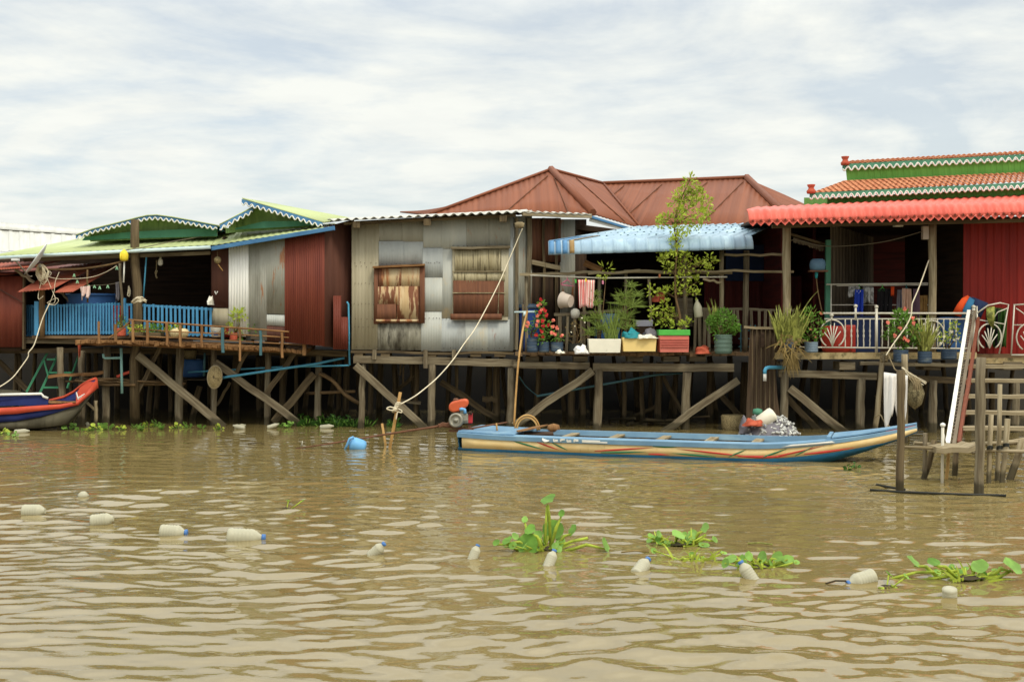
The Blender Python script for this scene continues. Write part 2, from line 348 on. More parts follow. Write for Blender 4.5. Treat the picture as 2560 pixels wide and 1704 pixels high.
leaf_h = plain('hyacinth_leaf', C(142, 184, 88), .45, .66, trans=.3, lo=.4, hi=.6); leaf_dry = plain('dry_leaf', C(150, 128, 78), .8, .6, trans=.2); leaf_f = plain('fern_leaf', C(140, 160, 76), .6, .6, trans=.3)
fl_red = plain('red_petal', C(200, 56, 54), .5, .8, trans=.2); fl_pink = plain('pink_petal', C(238, 140, 118), .5, .9, trans=.2); fl_white = plain('white_petal', C(232, 226, 200), .5, .9)
bottle_m = plain('cloudy_bottle_plastic', C(206, 202, 178), .3, .93, trans=.4); cap_b = plain('blue_cap', C(72, 112, 168), .4)
hull_blue = mat('boat_blue_paint', C(120, 154, 178), C(104, 138, 166), .5, sc=(2, 2), layers=[(C(150, 176, 186), (3, 1), .5, .7, .6), (C(120, 104, 78), (9, 4), .66, .74, .7)])
hull_cream = mat('boat_cream_paint', C(230, 205, 152), C(216, 184, 124), .5, sc=(2, 3), layers=[(C(206, 152, 84), (3, 5), .56, .74, .6), (C(150, 122, 82), (10, 1.6), .6, .74, .55), (C(244, 226, 182), (2, 3), .6, .75, .7)])
hull_teal = mat('boat_teal_paint', C(34, 98, 130), C(28, 80, 108), .5, sc=(2, 3), layers=[(C(40, 62, 62), (3, 6), .5, .7, .6)])
bt_green = plain('boat_green_paint', C(40, 120, 84), .5); bt_red = plain('boat_red_paint', C(196, 66, 58), .5)
navy = mat('navy_paint', C(38, 50, 104), C(32, 40, 86), .5, sc=(3, 3)); verm = mat('vermilion_paint', C(196, 82, 58), C(180, 70, 50), .5, sc=(3, 3), layers=[(C(150, 64, 46), (5, 7), .6, .74, .5)])
hull_grey = mat('bare_hull_wood', C(94, 89, 72), C(68, 63, 49), .8, sc=(2, 8), layers=[(C(58, 54, 40), (5, 2), .5, .66, .8)])
cloth_w = plain('white_cloth', C(230, 226, 220), .9, .93); cloth_n = plain('navy_cloth', C(40, 52, 84), .9); cloth_b = plain('royal_blue_cloth', C(42, 70, 176), .85); cloth_g = plain('grey_pattern_cloth', C(176, 176, 172), .9, .45, lo=.47, hi=.53)
cloth_k = plain('black_cloth', C(30, 28, 30), .9); cloth_p = plain('pink_beige_cloth', C(206, 170, 146), .9); cloth_m = plain('mauve_cloth', C(136, 108, 124), .9); cloth_t = plain('tan_print_cloth', C(170, 134, 80), .9, .5)
cloth_o = plain('orange_cloth', C(226, 84, 36), .8, .7); cloth_lb = plain('steel_blue_cloth', C(56, 112, 150), .9); cloth_gr = plain('grey_cloth', C(120, 116, 122), .9); cloth_pk = plain('pale_pink_cloth', C(226, 200, 192), .9)
tarp = mat('brown_sheet', C(92, 74, 56), C(72, 58, 44), .8, sc=(7, .8), layers=[(C(56, 46, 36), (4, 1), .5, .72, .6)])
teal_t = plain('teal_tarp', C(42, 134, 142), .6)
wicker = mat('wicker', C(168, 150, 108), C(104, 90, 62), .8, sc=(60, 60), layers=[(C(70, 58, 38), (8, 8), .5, .7, .7)])
can_m = mat('crushed_can', C(206, 206, 198), C(160, 160, 158), .35, .15, sc=(6, 6), layers=[(C(90, 110, 150), (9, 4), .6, .68, .8), (C(190, 60, 56), (8, 5), .66, .72, .8)])
mud = mat('added_mud_bank', C(42, 36, 26), C(28, 24, 18), .9, sc=(1, 1), obj=True)
def stripe_mat(name, ca, cb, freq):
    m = plain(name, ca, .85, .97); nt = m.node_tree; N = nt.nodes; L = nt.links; bs = N['Principled BSDF']; old = bs.inputs['Base Color'].links[0].from_socket
    tc = N.new('ShaderNodeTexCoord'); sp = N.new('ShaderNodeSeparateXYZ'); L.new(tc.outputs['UV'], sp.inputs[0])
    a = N.new('ShaderNodeMath'); a.operation = 'MULTIPLY'; a.inputs[1].default_value = freq; L.new(sp.outputs[0], a.inputs[0])
    b = N.new('ShaderNodeMath'); b.operation = 'FRACT'; L.new(a.outputs[0], b.inputs[0])
    c = N.new('ShaderNodeMath'); c.operation = 'GREATER_THAN'; c.inputs[1].default_value = .5; L.new(b.outputs[0], c.inputs[0])
    x = N.new('ShaderNodeMix'); x.data_type = 'RGBA'; L.new(c.outputs[0], x.inputs['Factor']); L.new(old, x.inputs['A']); x.inputs['B'].default_value = cb; L.new(x.outputs['Result'], bs.inputs['Base Color'])
    return m
cloth_s = stripe_mat('red_striped_cloth', C(232, 222, 210), C(206, 58, 62), 17)

# ------------------------------------------------------------------ setting: water, mud bank added to block light
def build_water():
    rng = np.random.default_rng(5)
    xs = np.concatenate([[-600, -200, -60, -25], np.arange(-13, 13.01, .06), [25, 60, 200, 600]])
    ys = np.concatenate([[-300, -60, -15, 0, 3], np.arange(5.0, 14, .023), np.arange(14, 27.01, .042), [30, 40]])
    X, Y = np.meshgrid(xs, ys)
    Z = np.zeros_like(X)
    Xw = X+.35*np.sin(Y*.9+1)+.2*np.sin(X*.7); Yw = Y+.28*np.sin(X*.55+.6)+.16*np.sin(X*1.3+Y*.4)
    for i in range(110):
        lam = .14*(.80/.14)**(rng.random()**1.25); th = rng.normal(0, .50)+.06; k = 2*math.pi/lam
        a = .0180*lam/2/math.pi*1.15*(1.0 if lam > .3 else .85)
        ph = rng.random()*6.28
        grp = .55+.45*np.sin(X*rng.uniform(.2, .6)+Y*rng.uniform(.2, .7)+rng.random()*6)
        Z += a*grp*np.sin(k*(Xw*math.sin(th)+Yw*math.cos(th))+ph)
    # calmer in the lee of the houses
    fade = np.clip((27-Y)/3, 0, 1)*np.clip((Y-5)/1.0, 0, 1)*np.clip((13-np.abs(X))/1.5, 0, 1)
    calm = np.clip((25.0-Y)/9.0, .22, 1)*(1+.30*np.sin(X*.83+Y*.31+.5)*np.sin(Y*1.13-X*.22+2)+.22*np.sin(X*.37-Y*.71))
    Z *= fade*calm
    nx, ny = len(xs), len(ys)
    me = bpy.data.meshes.new('water')
    idx = np.arange(nx*ny).reshape(ny, nx)
    q = np.stack([idx[:-1, :-1], idx[:-1, 1:], idx[1:, 1:], idx[1:, :-1]], -1).reshape(-1, 4)
    me.vertices.add(nx*ny); me.vertices.foreach_set('co', np.stack([X, Y, Z], -1).ravel().astype(np.float32))
    me.loops.add(q.size); me.loops.foreach_set('vertex_index', q.ravel().astype(np.int32))
    me.polygons.add(len(q)); me.polygons.foreach_set('loop_start', np.arange(0, q.size, 4, dtype=np.int32))
    me.polygons.foreach_set('use_smooth', np.ones(len(q), dtype=bool)); me.update(calc_edges=True); me.validate()
    o = bpy.data.objects.new('water', me); COL.objects.link(o); o['kind'] = 'structure'
    m = bpy.data.materials.new('muddy_river_water'); m.use_nodes = True; nt = m.node_tree; N = nt.nodes; L = nt.links; bs = N['Principled BSDF']
    tc = N.new('ShaderNodeTexCoord'); mp = N.new('ShaderNodeMapping'); mp.inputs['Scale'].default_value = (.25, .6, 1); L.new(tc.outputs['Object'], mp.inputs[0])
    n = N.new('ShaderNodeTexNoise'); n.inputs['Scale'].default_value = 1; n.inputs['Detail'].default_value = 4; L.new(mp.outputs[0], n.inputs[0])
    mx = N.new('ShaderNodeMix'); mx.data_type = 'RGBA'; L.new(n.outputs[0], mx.inputs['Factor'])
    mx.inputs['A'].default_value = (.174, .130, .048, 1); mx.inputs['B'].default_value = (.222, .169, .067, 1); L.new(mx.outputs['Result'], bs.inputs['Base Color'])
    bs.inputs['Roughness'].default_value = .02; bs.inputs['IOR'].default_value = 1.55; bs.inputs['Specular IOR Level'].default_value = .5
    m2 = N.new('ShaderNodeMapping'); m2.inputs['Scale'].default_value = (5, 16, 1); L.new(tc.outputs['Object'], m2.inputs[0])
    n2 = N.new('ShaderNodeTexNoise'); n2.inputs['Scale'].default_value = 1; n2.inputs['Detail'].default_value = 3; L.new(m2.outputs[0], n2.inputs[0])
    b = N.new('ShaderNodeBump'); b.inputs['Strength'].default_value = .07; b.inputs['Distance'].default_value = .02; L.new(n2.outputs[0], b.inputs['Height']); L.new(b.outputs[0], bs.inputs['Normal'])
    me.materials.append(m)
build_water()
gr = MB(); xs = [-600, -60, -30]+[-24+i*1.5 for i in range(33)]+[32, 60, 600]; ys = [(28.4, -.6), (29.4, -.05), (30.4, .5), (31.2, 1.15), (31.9, 1.5), (34, 1.55), (37, 1.5), (60, 1.4), (200, 1.2), (1500, 1.0)]  # bank added behind the piles, raised to the floors to keep light out
gr.grid([[V((x, y+R(-.15, .15)*(y < 40), z+R(-.08, .08)*(y < 31))) for x in xs] for y, z in ys])
tag(gr.build('ground', mud), None, kind='structure')
# ------------------------------------------------------------------ builders shared by the houses
def stilt(par, u0, v0, u1, v1, w, Y, m=None, bury=.5, name='stilt'):
    """a rough pile traced from its top to where it enters the water; goes on into the river bed"""
    p, q = P(u0, v0, Y), P(u1, v1, Y)
    d = (q-p).normalized(); q = q+d*max(0, (q.z+bury)/-d.z) if d.z < 0 else q
    return MB().post(p, q, px(w, Y), seg=7).build(name, m or wood, par)
def plank(par, name, u0, v0, u1, v1, w, Y, m=None, dep=.05, Y2=None, jit=.02, seg=5):
    Y2 = Y if Y2 is None else Y2
    return MB().beam(P(u0, v0, Y), P(u1, v1, Y2), px(w, (Y+Y2)/2), dep, seg, jit).build(name, m or wood, par)
def rope_path(pts, n=5):
    """smooth path through pixel points [(u,v,Y)]"""
    p = [P(*a) for a in pts]; out = []
    for i in range(len(p)-1):
        a, b, c, d = p[max(i-1, 0)], p[i], p[i+1], p[min(i+2, len(p)-1)]
        for k in range(n):
            t = k/n; out.append(.5*((2*b)+(c-a)*t+(2*a-5*b+4*c-d)*t*t+(3*b-a-3*c+d)*t**3))
    return out+[p[-1]]
def quadpost(mb, u, v0, v1, w, Y, dep=.05, du=0): mb.beam(P(u+du, v0, Y), P(u, v1, Y), px(w, Y), dep)
def scallop(par, pts, Y, drop, period, name='scalloped_trim', mb=blue_trim, wave=white_trim, base=0):
    """fascia following pts (pixels) with a wavy lower edge and a white line along it"""
    L = [0]
    for a, b in zip(pts, pts[1:]): L.append(L[-1]+math.hypot(b[0]-a[0], b[1]-a[1]))
    n = int(L[-1]/period)*8; top = []; bot = []; YY = Y if callable(Y) else (lambda t: Y)
    for i in range(n+1):
        s = L[-1]*i/n; k = max(j for j in range(len(L)-1) if L[j] <= s+1e-6); t = (s-L[k])/(L[k+1]-L[k])
        u = pts[k][0]+(pts[k+1][0]-pts[k][0])*t; v = pts[k][1]+(pts[k+1][1]-pts[k][1])*t
        top.append(P(u, v, YY(i/n))); bot.append(P(u, v+drop*(.72+.28*math.sin(i/8*2*math.pi))+base, YY(i/n)))
    f = MB().grid([top, bot], False).build(name, mb, par, solid=.03)
    if wave:
        q = [p+V((0, -.025, 0)) for p in bot]
        MB().tube(q, px(1.7, YY(0)), 5).build('wavy_edge', wave, f)
    return f
def room(par, corners, z0, z1, m, name='wall', t=.06):
    """upright wall along a line of (x, y) points"""
    mb = MB()
    for a, b in zip(corners, corners[1:]): mb.beam((a[0], a[1], (z0+z1)/2), (b[0], b[1], (z0+z1)/2), z1-z0, t)
    return mb.build(name, m, par)
def zY(v, Y): return H-(v-V0)/F*Y
def xY(u, Y): return (u-1280)/F*Y

# ------------------------------------------------------------------ building far left, white sheet roof
t = thing('roofed_building', 'building at far left whose pale white ribbed metal roof rises behind the lime green roof', 'house', P(40, 830, 31.5))
MB().sheet([(P(-160, 546, 34), P(262, 584, 34)), (P(-160, 556, 33.8), P(262, 590, 33.8)), (P(-160, 640, 32.5), P(262, 612, 32.5))], .3, .015, 6, 'rib').build('roof', white_tin, t, solid=.01)
MB().sheet([(P(-160, 543, 34.1), P(262, 577, 34.1)), (P(-160, 562, 33.6), P(262, 590, 33.6))], .6, .004).build('ridge_cap', white_tin, t, solid=.012)
room(t, [(-15.5, 33), (-9.6, 33), (-9.6, 36)], 1.5, 4.0, inner, 'wall')

# ------------------------------------------------------------------ left house with the lime green roof
YL = 25.6
lh = thing('stilt_house', 'stilt house with lime green roofs, blue veranda railing and wall of mixed tin sheets', 'house', P(430, 1060, YL))
ribs = dict(pitch=.16, amp=.007)
MB().sheet([(P(215, 594, 28), P(548, 581, 28)), (P(-30, 641, 24.9), P(529, 612, 24.9))], **ribs).build('veranda_roof', green_roof, lh, solid=.012)
MB().sheet([(P(548, 581, 28), P(836, 559, 27)), (P(529, 613, 24.9), P(834, 567, 23.7))], **ribs).build('side_roof', green_roof, lh, solid=.012)
MB().tube([P(-30, 646, 24.85), P(200, 634, 24.85), P(526, 618, 24.85)], px(4.5, 25), 8).build('gutter', gutter_m, lh)
MB().beam(P(530, 621, 24.9), P(836, 570, 23.68), px(10, 24.5), .04).build('fascia', blue_trim, lh)
MB().beam(P(60, 650, 25.2), P(526, 632, 25.2), px(9, 25), .08, 4, .01).build('eaves_beam', wood, lh)
# gable, curved
gp = [(190, 588), (230, 573), (290, 558), (345, 544), (368, 539), (392, 538), (430, 543), (480, 552), (543, 564)]
scallop(lh, gp, 25.6, 12, 13.5)
tym = MB(); n = 60
tym.sheet([(P(226, 582, 26), P(543, 573, 26)), (P(226, 604, 26), P(543, 592, 26))], .13, .012, 6, 'rib')
tym.prism([P(u, v+5, 26.03) for u, v in gp[1:]]+[P(543, 590, 26.03), P(230, 602, 26.03)], (0, .03, 0))
tym.build('gable_boards', green_board, lh)
MB().prism([P(212, 592, 25.9), P(330, 579, 25.9), P(540, 569, 25.9), P(543, 590, 25.9), P(330, 596, 25.9), P(205, 601, 25.9)], (0, .04, 0)).build('gable_skirt_board', teal_board, lh)
rf = MB()
rf.grid([[P(u, v-1, 25.56) for u, v in gp], [P(u, v-1, 25.56)+V((0, 5, .0)) for u, v in gp]]); rf.build('gable_roof', green_roof, lh, solid=.02)
# second gable
scallop(lh, [(605, 498), (700, 524.5), (806, 556)], lambda t: 25-.6*t, 14, 14)
scallop(lh, [(550, 563), (590, 541), (632, 520)], lambda t: 24.7+.3*t, 14, 14)
MB().sheet([(P(605, 496, 25), P(690, 511, 29)), (P(808, 556, 24.4), P(884, 547, 26.6))][::1], .2, .012).build('gable_roof', green_roof, lh, solid=.015)
MB().sheet([(P(632, 518, 25), P(668, 516, 28)), (P(548, 562, 24.7), P(600, 560, 28))], .2, .012).build('gable_roof', green_roof, lh, solid=.015)
tym = MB(); tym.sheet([(P(565, 570, 25.6), P(800, 560, 25.1)), (P(565, 583, 25.6), P(800, 566, 25.1))], .12, .012, 6, 'rib')
tym.prism([P(572, 566, 25.55), P(640, 522, 25.5), P(668, 518, 25.45), P(800, 560, 25.1), P(800, 566, 25.1), P(572, 582, 25.55)], (0, .04, 0))
for i in range(14):
    u = 590+i*15; tym.beam(P(u, 572, 25.5), P(u, max(522, 500+abs(u-640)*.28+ (24 if u > 640 else 28)), 25.5), px(2.5, 25), .03)
tym.build('gable_boards', green_board, lh)
MB().prism([P(588, 570, 25.3), P(660, 553, 25.2), P(804, 552, 24.9), P(806, 562, 24.9), P(700, 566, 25.2), P(588, 574, 25.3)], (0, .04, 0)).build('gable_skirt_board', teal_board, lh)
# wall of mixed sheets, coming forward to the right
def yw(u): return 25.3+(u-528)/(811-528)*(23.95-25.3)
def tb(u): return 612-(u-528)/(834-528)*44, 838+(u-528)/(811-528)*27
def wsheet(name, u0, u1, a, b, m, pitch=.07, amp=.008, dy=0, ofs=0):
    t0, b0 = tb(u0); t1, b1 = tb(u1); f = lambda t, bb, k: t+(bb-t)*k
    return MB().sheet([(P(u0, f(t0, b0, a)+3, yw(u0)+dy), P(u1, f(t1, b1, a)+3, yw(u1)+dy)), (P(u0, f(t0, b0, b), yw(u0)+dy), P(u1, f(t1, b1, b), yw(u1)+dy))], pitch, amp).build(name, m, lh, solid=.006)
o = wsheet('wall_sheet', 528, 572, 0, .69, brown_tin, .2, .002)
MB().tube([P(537, 728, yw(537)-.03), P(540.5, 736, yw(540)-.03), P(544, 728, yw(543)-.03)], .013, 5).build('painted_mark', white_trim, lh)
wsheet('wall_sheet', 528, 572, .685, .9, tin_t, .2, .002, .012); wsheet('wall_sheet', 528, 572, .89, 1, redwall, .2, .002, .02)
wsheet('wall_sheet', 572, 621, 0, .98, white_tin2, .07, .010, -.02)
wsheet('wall_sheet', 621, 667, 0, 1, tin_g, .06, .004); wsheet('wall_sheet', 667, 712, 0, .74, tin_g, .06, .004, -.015)
wsheet('wall_sheet', 667, 712, .735, .85, tin, .06, .004, -.005); wsheet('wall_sheet', 667, 712, .84, 1, brown_tin, .06, .004, .004)
wsheet('wall_sheet', 712, 811, 0, 1, red_tin, .055, .011, -.03)
# dark shaded return wall and the little red sheet
MB().sheet([(P(809, 568, 23.98), P(885, 548, 24.9)), (P(809, 866, 23.98), P(885, 872, 24.9))], .2, .004).build('side_wall', brown_tin, lh, solid=.01)
MB().sheet([(P(833, 739, 24.1), P(853, 739, 24.3)), (P(833, 873, 24.1), P(853, 873, 24.3))], .06, .01).build('wall_sheet', red_tin, lh, solid=.006)
MB().sheet([(P(853, 792, 24.3), P(870, 792, 24.45)), (P(853, 873, 24.3), P(870, 873, 24.45))], .06, .01).build('wall_sheet', red_tin, lh, solid=.006)
# rooms behind: back wall, side walls, floor, ceiling
zf = zY(840, YL)
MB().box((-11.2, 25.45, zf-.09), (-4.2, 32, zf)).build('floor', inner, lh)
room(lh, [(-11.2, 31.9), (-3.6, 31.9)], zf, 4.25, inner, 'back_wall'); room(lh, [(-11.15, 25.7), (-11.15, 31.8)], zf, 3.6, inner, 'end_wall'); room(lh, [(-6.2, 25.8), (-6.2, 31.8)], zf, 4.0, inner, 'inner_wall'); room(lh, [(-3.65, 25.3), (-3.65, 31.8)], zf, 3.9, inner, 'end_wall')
MB().grid([[P(u, v, 27.9) for u, v in ((214, 595), (380, 588), (545, 581), (836, 559))], [V((x, 32, 4.3)) for x in (-11.4, -9, -6.8, -3.7)]]).build('back_roof', green_roof, lh, solid=.02)
MB().beam(P(58, 851, 25.5), P(345, 852, 25.5), px(15, 25.5), .16, 5, .01).build('floor_beam', wood, lh)
MB().beam(P(-20, 877, 25.7), P(345, 876, 25.7), px(12, 25.7), .14, 5, .01).build('floor_beam', wood_d, lh)
MB().beam(P(520, 866, 25.5), P(870, 884, 24.9), px(14, 25.5), .14, 5, .01).build('floor_beam', wood_d, lh)
MB().beam(P(300, 876, 26.3), P(880, 884, 26.3), px(16, 25.5), .14, 5, .01).build('floor_beam', wood_d, lh)
MB().box(P(80, 846, 25.2), P(345, 838, 25.6)).build('deck_edge', plank_deck, lh)
# posts standing in the veranda
MB().post(P(106, 842, 25.1), P(104, 660, 25.1), px(15, 25), 6, .08).build('veranda_post', stick, lh)
# big dark pile that rises through the deck
bp = MB(); bp.tube([P(u, v, 25.1) for u, v in ((337, 1062), (335, 900), (345, 845), (344, 720), (338, 660), (337, 600), (338, 549))]+[], [px(w/2, 25.1) for w in (24, 24, 22, 23, 22, 22, 20)], 9, .05); bp.build('pile', wood_d, lh)
# blue railing
def rail_run(u0, v0t, v0b, u1, v1t, v1b, Y0, Y1, n, w=7):
    mb = MB()
    for i in range(n):
        t = (i+.5)/n; u = u0+(u1-u0)*t; Y = Y0+(Y1-Y0)*t; a = v0t+(v1t-v0t)*t; b = v0b+(v1b-v0b)*t
        mb.beam(P(u, b-1, Y), P(u+R(-1, 1), a+R(0, 2), Y), px(w, Y)*R(.85, 1.1), .025)
    mb.beam(P(u0, v0t+5, Y0+.045), P(u1, v1t+5, Y1+.045), px(6, Y0), .06); mb.beam(P(u0, v0b-6, Y0+.045), P(u1, v1b-6, Y1+.045), px(6, Y0), .06)
    return mb
rl = rail_run(62, 761, 846, 88, 761, 846, 25.9, 25.5, 5, 3.8).build('railing', blue_rail, lh)
rl = rail_run(97, 761, 837, 300, 755, 836, 25.2, 25.2, 27, 4.4).build('railing', blue_rail, lh)
q = MB(); quadpost(q, 93, 753, 838, 11, 25.15, .09); quadpost(q, 311, 745, 840, 6, 25.1, .09); q.build('railing_post', blue_rail, rl)
rl = rail_run(313, 756, 838, 532, 768, 842, 25.15, 25.2, 20, 5.8).build('railing', blue_rail, lh)
MB().post(P(307, 800, 24.95), P(300, 658, 24.95), px(7, 25), 5).build('veranda_post', wood, lh)
MB().tube(rope_path([(108, 674, 25), (200, 672, 25), (270, 662, 24.95), (322, 649, 25)]), px(2.6, 25), 6).build('crooked_pole', stick, lh)
MB().post(P(219, 756, 25), P(219, 674, 25), px(5, 25), 4).build('veranda_post', stick, lh)
MB().tube([P(366, 640, 25.2), P(358, 745, 25.2)], px(2, 25), 6).build('blue_pipe', pipe_b, lh)
# piles and braces under the house
for a in [(150, 868, 156, 1000, 18), (205, 876, 204, 1056, 18), (268, 866, 265, 1056, 20), (450, 862, 447, 1063, 21), (535, 871, 534, 1060, 16), (670, 876, 668, 1062, 17), (799, 874, 792, 1062, 18)]: stilt(lh, *a, YL-.3 if a[0] < 700 else 25.3)
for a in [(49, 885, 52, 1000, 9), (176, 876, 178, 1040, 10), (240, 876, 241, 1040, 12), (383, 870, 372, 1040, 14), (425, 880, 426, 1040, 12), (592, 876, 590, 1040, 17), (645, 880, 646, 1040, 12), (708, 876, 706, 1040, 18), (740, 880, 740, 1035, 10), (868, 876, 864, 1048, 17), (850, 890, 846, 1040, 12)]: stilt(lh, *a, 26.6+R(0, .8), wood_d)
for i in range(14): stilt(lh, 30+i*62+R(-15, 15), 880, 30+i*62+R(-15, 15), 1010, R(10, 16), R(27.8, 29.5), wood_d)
for a in [(344, 887, 560, 1068, 20), (538, 905, 748, 1060, 18)]: plank(lh, 'brace', *a, 25.0)
for a in [(786, 934, 684, 1055, 18), (745, 869, 664, 988, 13), (627, 865, 588, 936, 9), (408, 848, 336, 1003, 10)]: plank(lh, 'brace', *a, 25.15, wood_d)
plank(lh, 'brace', 575, 955, 541, 1013, 7, 25.7, wood_d); plank(lh, 'brace', -10, 896, 80, 985, 12, 26, wood_d); plank(lh, 'brace', 500, 965, 480, 1060, 14, 26.4, wood_d)
MB().tube(rope_path([(798, 932, 25.1), (830, 950, 25.1), (862, 985, 25.1), (898, 1008, 25.1)]), px(5, 25), 6, .1).build('branch_brace', stick, lh)
MB().tube([P(766, 983, 25.3), P(888, 978, 25.2)], px(4, 25), 6, .1).build('branch_brace', stick, lh)
sb = MB()
for i in range(16):
    u0 = R(135, 300); u1 = u0+R(80, 190); v = 944+u0*.035+R(-6, 8); sb.tube([P(u0, v, 25.1+R(-.2, .5)), P((u0+u1)/2, v+R(0, 7), 25.2+R(-.2, .3)), P(min(u1, 470), v+R(0, 9), 25.1+R(-.2, .5))], px(R(1.8, 3.4), 25), 5, .1)
sb.build('stick_shelf', stick, lh)
sb = MB()
for a in [(120, 942, 212, 934, 7, wood_o), (205, 936, 255, 930, 8, wood_o)]: sb.beam(P(a[0], a[1], 25), P(a[2], a[3], 25.3), px(a[4], 25), .15, 3, .02)
sb.build('stacked_planks', wood_o, lh)
MB().beam(P(295, 941, 25.3), P(329, 928, 25.2), px(7, 25), .1).build('red_plank', verm, lh)
# pipes under the house
MB().tube([P(554, 944, 24.95), P(700, 922, 24.95), P(790, 909, 24.95), P(861, 894, 24.95)], px(3.2, 25), 8).build('drain_pipe', pipe_b, lh)
MB().tube([P(470, 930, 25.6), P(700, 917, 25.3), P(872, 913, 24.7), P(874.5, 911, 24.7), P(874, 905, 24.7), P(871, 760, 24.4), P(867, 754, 24.4)], px(2.3, 25), 8).build('water_pipe', pipe_b, lh)
dp = MB().tube([P(303, 870, 25), P(305, 983, 25)], px(3.4, 25), 8).build('drain_pipe', pipe_p, lh)
MB().tube([P(258, 884, 25), P(259, 893, 25), P(263, 895, 25), P(302, 894, 25)], px(3.2, 25), 8).build('pipe_branch', pipe_p, dp)
MB().tube([P(512, 882, 25.6), P(510, 940, 25.6)], px(3, 25), 8).build('drain_pipe', pipe_d, lh)
# small plank balcony for flower pots in front
bal = MB(); n = 44
for i in range(n):
    t0, t1 = i/n, (i+.9)/n; e = R(-2, 3)
    f = lambda t: (P(188+(768-188)*t, 851+(874-851)*max(0, t-.25)/.75+(1 if t > .25 else -3*t), 24.45), P(230+(790-230)*t, 846+(862-846)*t, 25.5))
    a, b = f(t0); c, d = f(t1); a = a+V((0, -px(e, 25), R(-.02, .02))); c = c+V((0, -px(e, 25), R(-.02, .02)))
    bal.prism([a, c, d, b], (0, 0, -.05+R(-.03, .01)))
bal.build('balcony_planks', wood_o, lh)
MB().beam(P(190, 858, 24.7), P(330, 861, 24.7), px(8, 25), .06, 5, .02).build('balcony_beam', wood_o, lh)
MB().beam(P(330, 860, 24.7), P(766, 880, 24.7), px(7, 25), .06, 8, .02).build('balcony_beam', wood_o, lh)
br = MB()
for (u0, v0, u1, v1, w) in [(322, 799, 560, 817, 4.5), (556, 817, 767, 833, 4.5), (330, 822, 560, 834, 3.6), (556, 834, 766, 846, 3.2), (330, 840, 560, 850, 3), (556, 850, 766, 862, 3)]:
    br.tube([P(u0, v0, 24.35), P((u0+u1)/2, (v0+v1)/2+R(-1, 2), 24.35), P(u1, v1, 24.35)], px(w/2, 25), 6, .08)
br.tube(rope_path([(270, 846, 24.4), (300, 825, 24.4), (326, 803, 24.4)]), px(2.2, 25), 6)
bo = br.build('balcony_rail', wood_o, lh)
for u, a, b, w, m in [(247, 803, 858, 5, wood_o), (288, 810, 853, 6, wood_o), (332, 800, 855, 6, wood_o), (368, 803, 857, 6, wood_o), (417, 806, 862, 6, wood_o), (451, 812, 866, 6, wood_o), (504, 812, 868, 5, wood_o), (557, 818, 881, 7, pipe_d), (599, 820, 902, 5, wood_o), (651, 826, 888, 6, pipe_d), (705, 830, 894, 6, wood_o), (760, 832, 888, 9, wood_o)]:
    MB().beam(P(u+1, b, 24.33), P(u, a, 24.33), px(w, 24.3), .05, 3, .01).build('balcony_post', m, bo)
# red sheet awnings over the veranda
awn_rust = mat('lightened_red_awning_sheet', C(176, 98, 76), C(152, 80, 62), .7, sc=(6, .8), layers=[(C(116, 62, 50), (5, 2), .55, .75, .6)])  # red lightened in the colour to make up for missing bounce light under the roof
def awn(pts, Yl, Yu, m=awn_rust):
    (a, b, c, d) = pts; MB().sheet([(P(*d, Yu), P(*c, Yu)), (P(*a, Yl), P(*b, Yl))], .09, .008).build('propped_awning', m, lh, solid=.01)
awn([(44, 730), (131, 722), (258, 656), (150, 668)], 24.7, 26.4); awn([(137, 731), (182, 729), (304, 660), (206, 681)], 24.75, 26.5)
awn([(-20, 675), (82, 667), (150, 652), (-20, 658)], 24.8, 26)
plank(lh, 'awning_prop', 38, 674, 86, 706, 7, 25.1, wood); plank(lh, 'awning_prop', 150, 730, 180, 757, 6, 25.6, wood); plank(lh, 'awning_prop', 168, 735, 192, 757, 5, 25.6, wood)
# brown shed wall at the far left edge
sh = thing('tin_shed', 'brown sheet metal shed wall at the left edge of the picture beside the blue railing', 'shed', P(10, 868, 25.6))
MB().sheet([(P(-120, 690, 25.3), P(60, 690, 25.3)), (P(-120, 868, 25.3), P(59, 867, 25.3))], .12, .006).build('front_wall', red_tin, sh, solid=.01)
MB().beam(P(-20, 712, 25.25), P(58, 757, 25.25), px(3, 25), .02).build('batten', brown_tin, sh)
MB().beam(P(61, 692, 25.3), P(60, 872, 25.3), px(5, 25), .1).build('corner_post', wood_d, sh)
room(sh, [(-12.6, 25.5), (-12.6, 30), (-10.6, 30)], 1.7, 3.2, inner, 'rear_wall'); MB().box((-12.6, 25.4, 1.55), (-10.4, 30, 1.65)).build('floor', inner, sh)
for u in (-60, -10): stilt(sh, u, 880, u+2, 1050, 13, 25.6)
MB().grid([[V((-12.8, 25.0, 3.15)), V((-10.5, 25.0, 3.15))], [V((-12.8, 30.2, 3.6)), V((-10.5, 30.2, 3.6))]]).build('roof', red_tin, sh, solid=.02)
# ------------------------------------------------------------------ patchwork tin house
YM = 24.5
mh = thing('tin_patchwork_house', 'small house on stilts clad in a patchwork of grey, tan and rusted tin', 'house', P(1080, 1065, YM))
def ms(u0, v0, u1, v1, m, dy=0.0, pitch=.055, amp=.0016, name='wall_sheet', par=None, sk=0):
    return MB().sheet([(P(u0, v0, YM+dy), P(u1, v0+sk, YM+dy)), (P(u0, v1, YM+dy), P(u1, v1+sk, YM+dy))], pitch, amp).build(name, m, par or mh, solid=.005)
